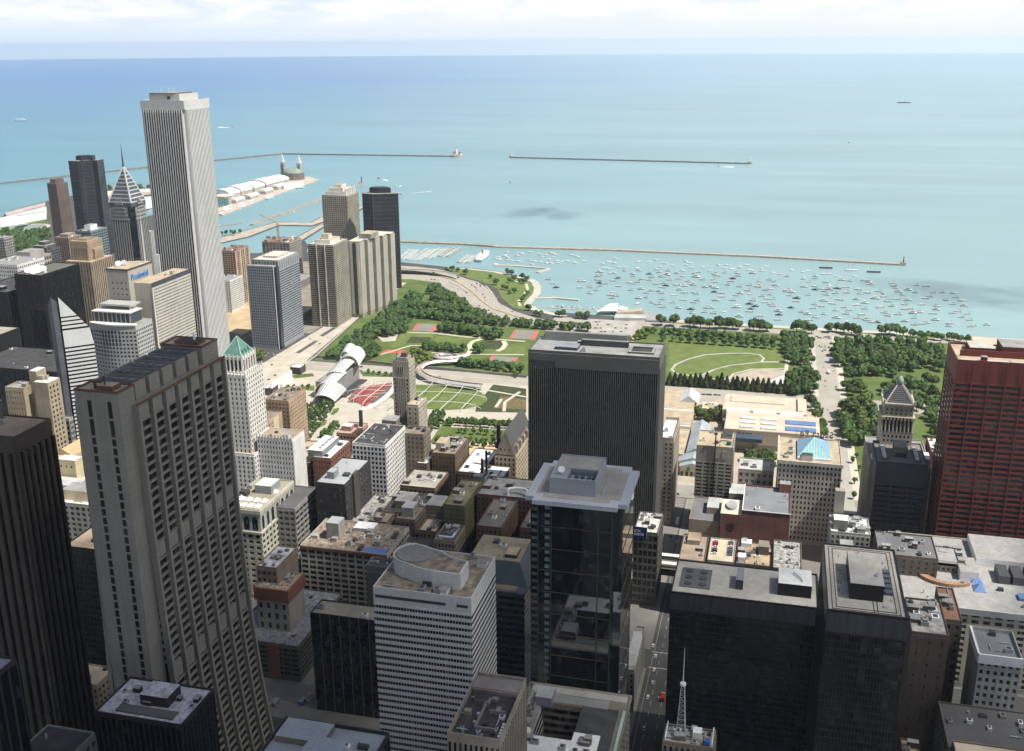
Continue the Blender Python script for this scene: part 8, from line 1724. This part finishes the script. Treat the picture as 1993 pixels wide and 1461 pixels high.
for px, c, lab in (((1276, 1276), 'white', 'white car nearest the crossing on the shaded street'), ((1273, 1303), 'white', 'white car second in line on the shaded street'), ((1270, 1328), 'silver', 'silver car mid-block on the shaded street'), ((1261, 1356), 'white', 'white car beside the kerb lane on the shaded street'), ((1253, 1417), 'silver', 'last silver car toward the lower picture edge on the shaded street'), ((1283, 1359), 'silver', 'silver car next to the red truck'), ((1271, 1256), 'white', 'white car waiting at the stop line'), ((1336, 1018), 'silver', 'silver car by the mural wall'), ((1342, 996), 'black', 'black car crossing into the sunlit street end'), ((1317, 1054), 'white', 'white car under the elevated railway'), ((1306, 1043), 'black', 'black car left of the elevated railway crossing')):
    x, y = G(*px, .6); car(x, y, 0, c, lab, None, True, .02)
def boxtruck(name, label, px, L, m, cab, rz=0.0, cat='truck', h=3.2, w=2.5):
    x, y = G(*px, 1.5); t = empty(name, (x, y, .02), label, cat); t.rotation_euler = (0, 0, rz); del t['_o']
    MB().box(-L/2, L*.28 if cab else L/2, -w/2, w/2, .5, h).build('body', m, t)
    if cab: MB().box(L*.30, L/2, -w*.46, w*.46, .5, h*.72).build('cab', cab, t)
    MB().box(L*.5-.02 if not cab else L*.5-.3, L*.5+.03, -w*.42, w*.42, h*.42, h*.68).build('windscreen', TINT, t)
    for a in (-.32, .36):
        for c in (-1, 1): MB().tube((a*L, c*w*.45-.12, .45), (a*L, c*w*.45+.12, .45), .45, 10).build('wheel', TYRE, t)
    if not cab:
        for c in (-1, 1): MB().box(-L*.46, L*.46, c*w*.5-.02, c*w*.5+.02, h*.5, h*.8).build('window_strip', TINT, t)
    return t
boxtruck('red_truck', 'red delivery truck parked at the kerb of the shaded street', (1290, 1356), 8, mat('truck_red', (.40, .03, .03)), WHITEPAINT)
boxtruck('city_bus', 'white-roofed bus heading along the street toward the museum', (1318, 1014), 11, WHITEPAINT, None, cat='bus', h=3.1)
boxtruck('white_bus', 'white bus on the wide park drive', (1613, 724), 11, WHITEPAINT, None, rz=pi, cat='bus', h=3.1)
# cars on the park drive
for i in range(14):
    x, y = G(rnd.uniform(1594, 1618), rnd.uniform(671, 690), .6); car(x, y, 0, randcol(), 'car queuing on the park drive near the lake junction', 'cars queuing on the park drive')
for i in range(16):
    x = rnd.uniform(985, 1480); y = rnd.choice((-64, -70, -76, -82)); car(x, y, 0, randcol(), 'car driving along the wide park drive', 'cars along the park drive')
for i in range(9): x, y = G(rnd.uniform(1582, 1618), rnd.uniform(654, 658), .6); car(x, y, pi/2, randcol(), 'car crossing the lakeside junction', 'cars at the lakeside junction')
LSD = [(800, 527), (850, 533), (890, 541), (925, 554), (950, 572), (962, 590), (985, 606), (1040, 621)]; LSD2 = [(800, 540), (850, 545), (890, 560), (920, 580), (940, 600), (970, 614), (1040, 630)]
for L_, n in ((LSD, 22), (LSD2, 20)):
    W5 = [G(*p, .6) for p in L_]
    for i in range(n):
        k = rnd.randrange(len(W5)-1); t = rnd.random(); a, c = W5[k], W5[k+1]; d = Vector((c[0]-a[0], c[1]-a[1])).normalized(); o = rnd.choice((-9, -5.5, 5, 8.5) if L_ is LSD else (-5, -1.5, 3))
        car(a[0]+(c[0]-a[0])*t-d.y*o, a[1]+(c[1]-a[1])*t+d.x*o, atan2(d.y, d.x), randcol(), 'car on the curving lakeshore drive', 'cars on the curving drive')
for i in range(26): x, y = G(rnd.uniform(1158, 1232), rnd.choice((626, 631, 638, 645, 652)), .6); car(x, y, rnd.choice((0, pi/2)), randcol(), 'car parked or turning in the harbour car park', 'cars in the harbour car park')
for i in range(9): x, y = G(1336+i*8+rnd.uniform(-2, 2), 766+i*.3, .6); car(x, y, pi/2, randcol(), 'car parked behind the museum under the dark trees', 'cars behind the museum')
for k in range(7):
    for yy, c0 in ((PARKDECK[3]-4, 'white'), (PARKDECK[2]+4, 'grey')): car(PARKDECK[0]+12+k*3.6, yy, pi/2, randcol() if k % 3 else c0, 'car parked on the sunlit roof deck', 'cars on the roof deck', z=44.15)
for i in range(10): x = rnd.uniform(1000, 1650); car(x, 612+(x-1000)*.035+rnd.choice((2, 26)), 0, randcol(), 'car on the raised bridge street', 'cars on the bridge street', z=.1)
for i in range(8): car(rnd.choice((1236, 1241, 1257, 1262)), rnd.uniform(240, 580), pi/2, randcol(), 'car on the road under the footbridge', 'cars on the park road')
for i in range(7): car(rnd.choice((937, 942, 952, 957)), rnd.uniform(30, 110), pi/2, rnd.choice(('white', 'silver', 'white', 'black')), 'car crossing in front of the museum', 'cars in front of the museum', z=.03)
for i in range(6): x, y = G(510+i*5+rnd.uniform(-3, 3), 690+rnd.uniform(-3, 3), .6); car(x, y, rnd.uniform(0, 3), randcol(), 'car parked by the blue-grey glass block', 'cars by the blue-grey block')
# elevated railway over the avenue of shops
el = empty('elevated_railway', (783, 50, 0), 'elevated railway with white station canopies crossing the museum street', 'railway')
MB().box(778.5, 787.5, -230, 190, 6, 6.8).build('deck', mat('rail_timber', (.12, .10, .08)), el)
rl = MB()
for x in (780, 781.5, 784.5, 786): rl.box(x-.08, x+.08, -230, 190, 6.82, 7.0)
rl.build('rails', METAL, el)
for k in range(22):
    for x in (779, 787): MB().box(x-.25, x+.25, -228+k*19, -227.5+k*19, 0, 6).build('column', mat('rail_steel', (.10, .09, .08)), el)
for x in (775.5, 789.8): MB().box(x-2.4, x+2.4, 28, 86, 10.4, 10.8).build('canopy', mat('canopy_white', (.58, .60, .61)), el); MB().box(x-2.2, x+2.2, 28, 86, 6.2, 6.9).build('platform', PALERIM, el)

# ================================================================ unseen clouds, added to darken the near towers; thin ones shade the lake
def cloud_mat(CLOUD_A):
    m = bpy.data.materials.new('shade_cloud'); m.use_nodes = True; nt = m.node_tree; nt.nodes.clear(); N = nt.nodes.new; L = nt.links.new
    d = N('ShaderNodeBsdfDiffuse'); d.inputs[0].default_value = (.9, .9, .92, 1); tl = N('ShaderNodeBsdfTranslucent'); tl.inputs[0].default_value = (.9, .9, .92, 1); ms = N('ShaderNodeMixShader'); L(d.outputs[0], ms.inputs[1]); L(tl.outputs[0], ms.inputs[2])
    tr_ = N('ShaderNodeBsdfTransparent'); lw = N('ShaderNodeLayerWeight'); lw.inputs[0].default_value = .5
    mr = N('ShaderNodeMapRange'); mr.inputs[1].default_value = .05; mr.inputs[2].default_value = .9; mr.inputs[3].default_value = CLOUD_A; mr.inputs[4].default_value = 0; L(lw.outputs['Facing'], mr.inputs[0])
    mx = N('ShaderNodeMixShader'); L(mr.outputs[0], mx.inputs[0]); L(tr_.outputs[0], mx.inputs[1]); L(ms.outputs[0], mx.inputs[2]); o = N('ShaderNodeOutputMaterial'); L(mx.outputs[0], o.inputs[0]); return m
CM = cloud_mat(.29); CTHIN = cloud_mat(.11)
def shade_cloud(gx, gy, rx, ry, z, seed, n, m=CM):
    """an unseen cumulus whose shade falls at gx, gy"""
    s = sun_dir(); ox, oy = gx+s.x/s.z*z, gy+s.y/s.z*z; g = random.Random(seed); mb = MB()
    for k in range(n):
        a = g.uniform(0, 6.28); q = sqrt(g.random())*.78 if k else 0; cx, cy = ox+cos(a)*q*rx, oy+sin(a)*q*ry; r = g.uniform(.36, .56); rings = []
        for i in range(1, 8):
            t = pi*i/8; rings.append([(cx+rx*r*sin(t)*cos(2*pi*j/18)*(1+.12*g.uniform(-1, 1)), cy+ry*r*sin(t)*sin(2*pi*j/18)*(1+.12*g.uniform(-1, 1)), z+min(rx, ry)*r*.5*-cos(t)) for j in range(18)])
        loft(mb, rings)
    mb.build('shade_cloud', m, smooth=True, kind='structure')
CDENSE = cloud_mat(.36)
shade_cloud(330, 110, 380, 400, 1250, 3, 12, CDENSE)
shade_cloud(640, 235, 200, 220, 1250, 12, 7); shade_cloud(330, 330, 170, 210, 1330, 21, 6, CDENSE); shade_cloud(640, -190, 170, 150, 1300, 23, 6)
x, y = G(1062, 412, 0); shade_cloud(x, y, 150, 90, 1300, 5, 6, CTHIN)
x, y = G(1905, 572, 0); shade_cloud(x, y, 120, 190, 1300, 8, 6, CTHIN)
# ================================================================ air
def haze():
    mb = MB().box(-9500, 35500, -35500, 35500, -3.6, 436)
    m = bpy.data.materials.new('haze'); m.use_nodes = True; nt = m.node_tree; nt.nodes.clear()
    v = nt.nodes.new('ShaderNodeVolumePrincipled'); o = nt.nodes.new('ShaderNodeOutputMaterial'); nt.links.new(v.outputs[0], o.inputs['Volume'])
    v.inputs['Color'].default_value = (.80, .91, 1, 1); v.inputs['Density'].default_value = 3.2e-5; v.inputs['Anisotropy'].default_value = .25
    h = mb.build('haze', m, kind='stuff'); h['label'] = 'thin pale summer haze over the city and lake'
haze()
for o in ROOTS:
    if '_o' in o: del o['_o']
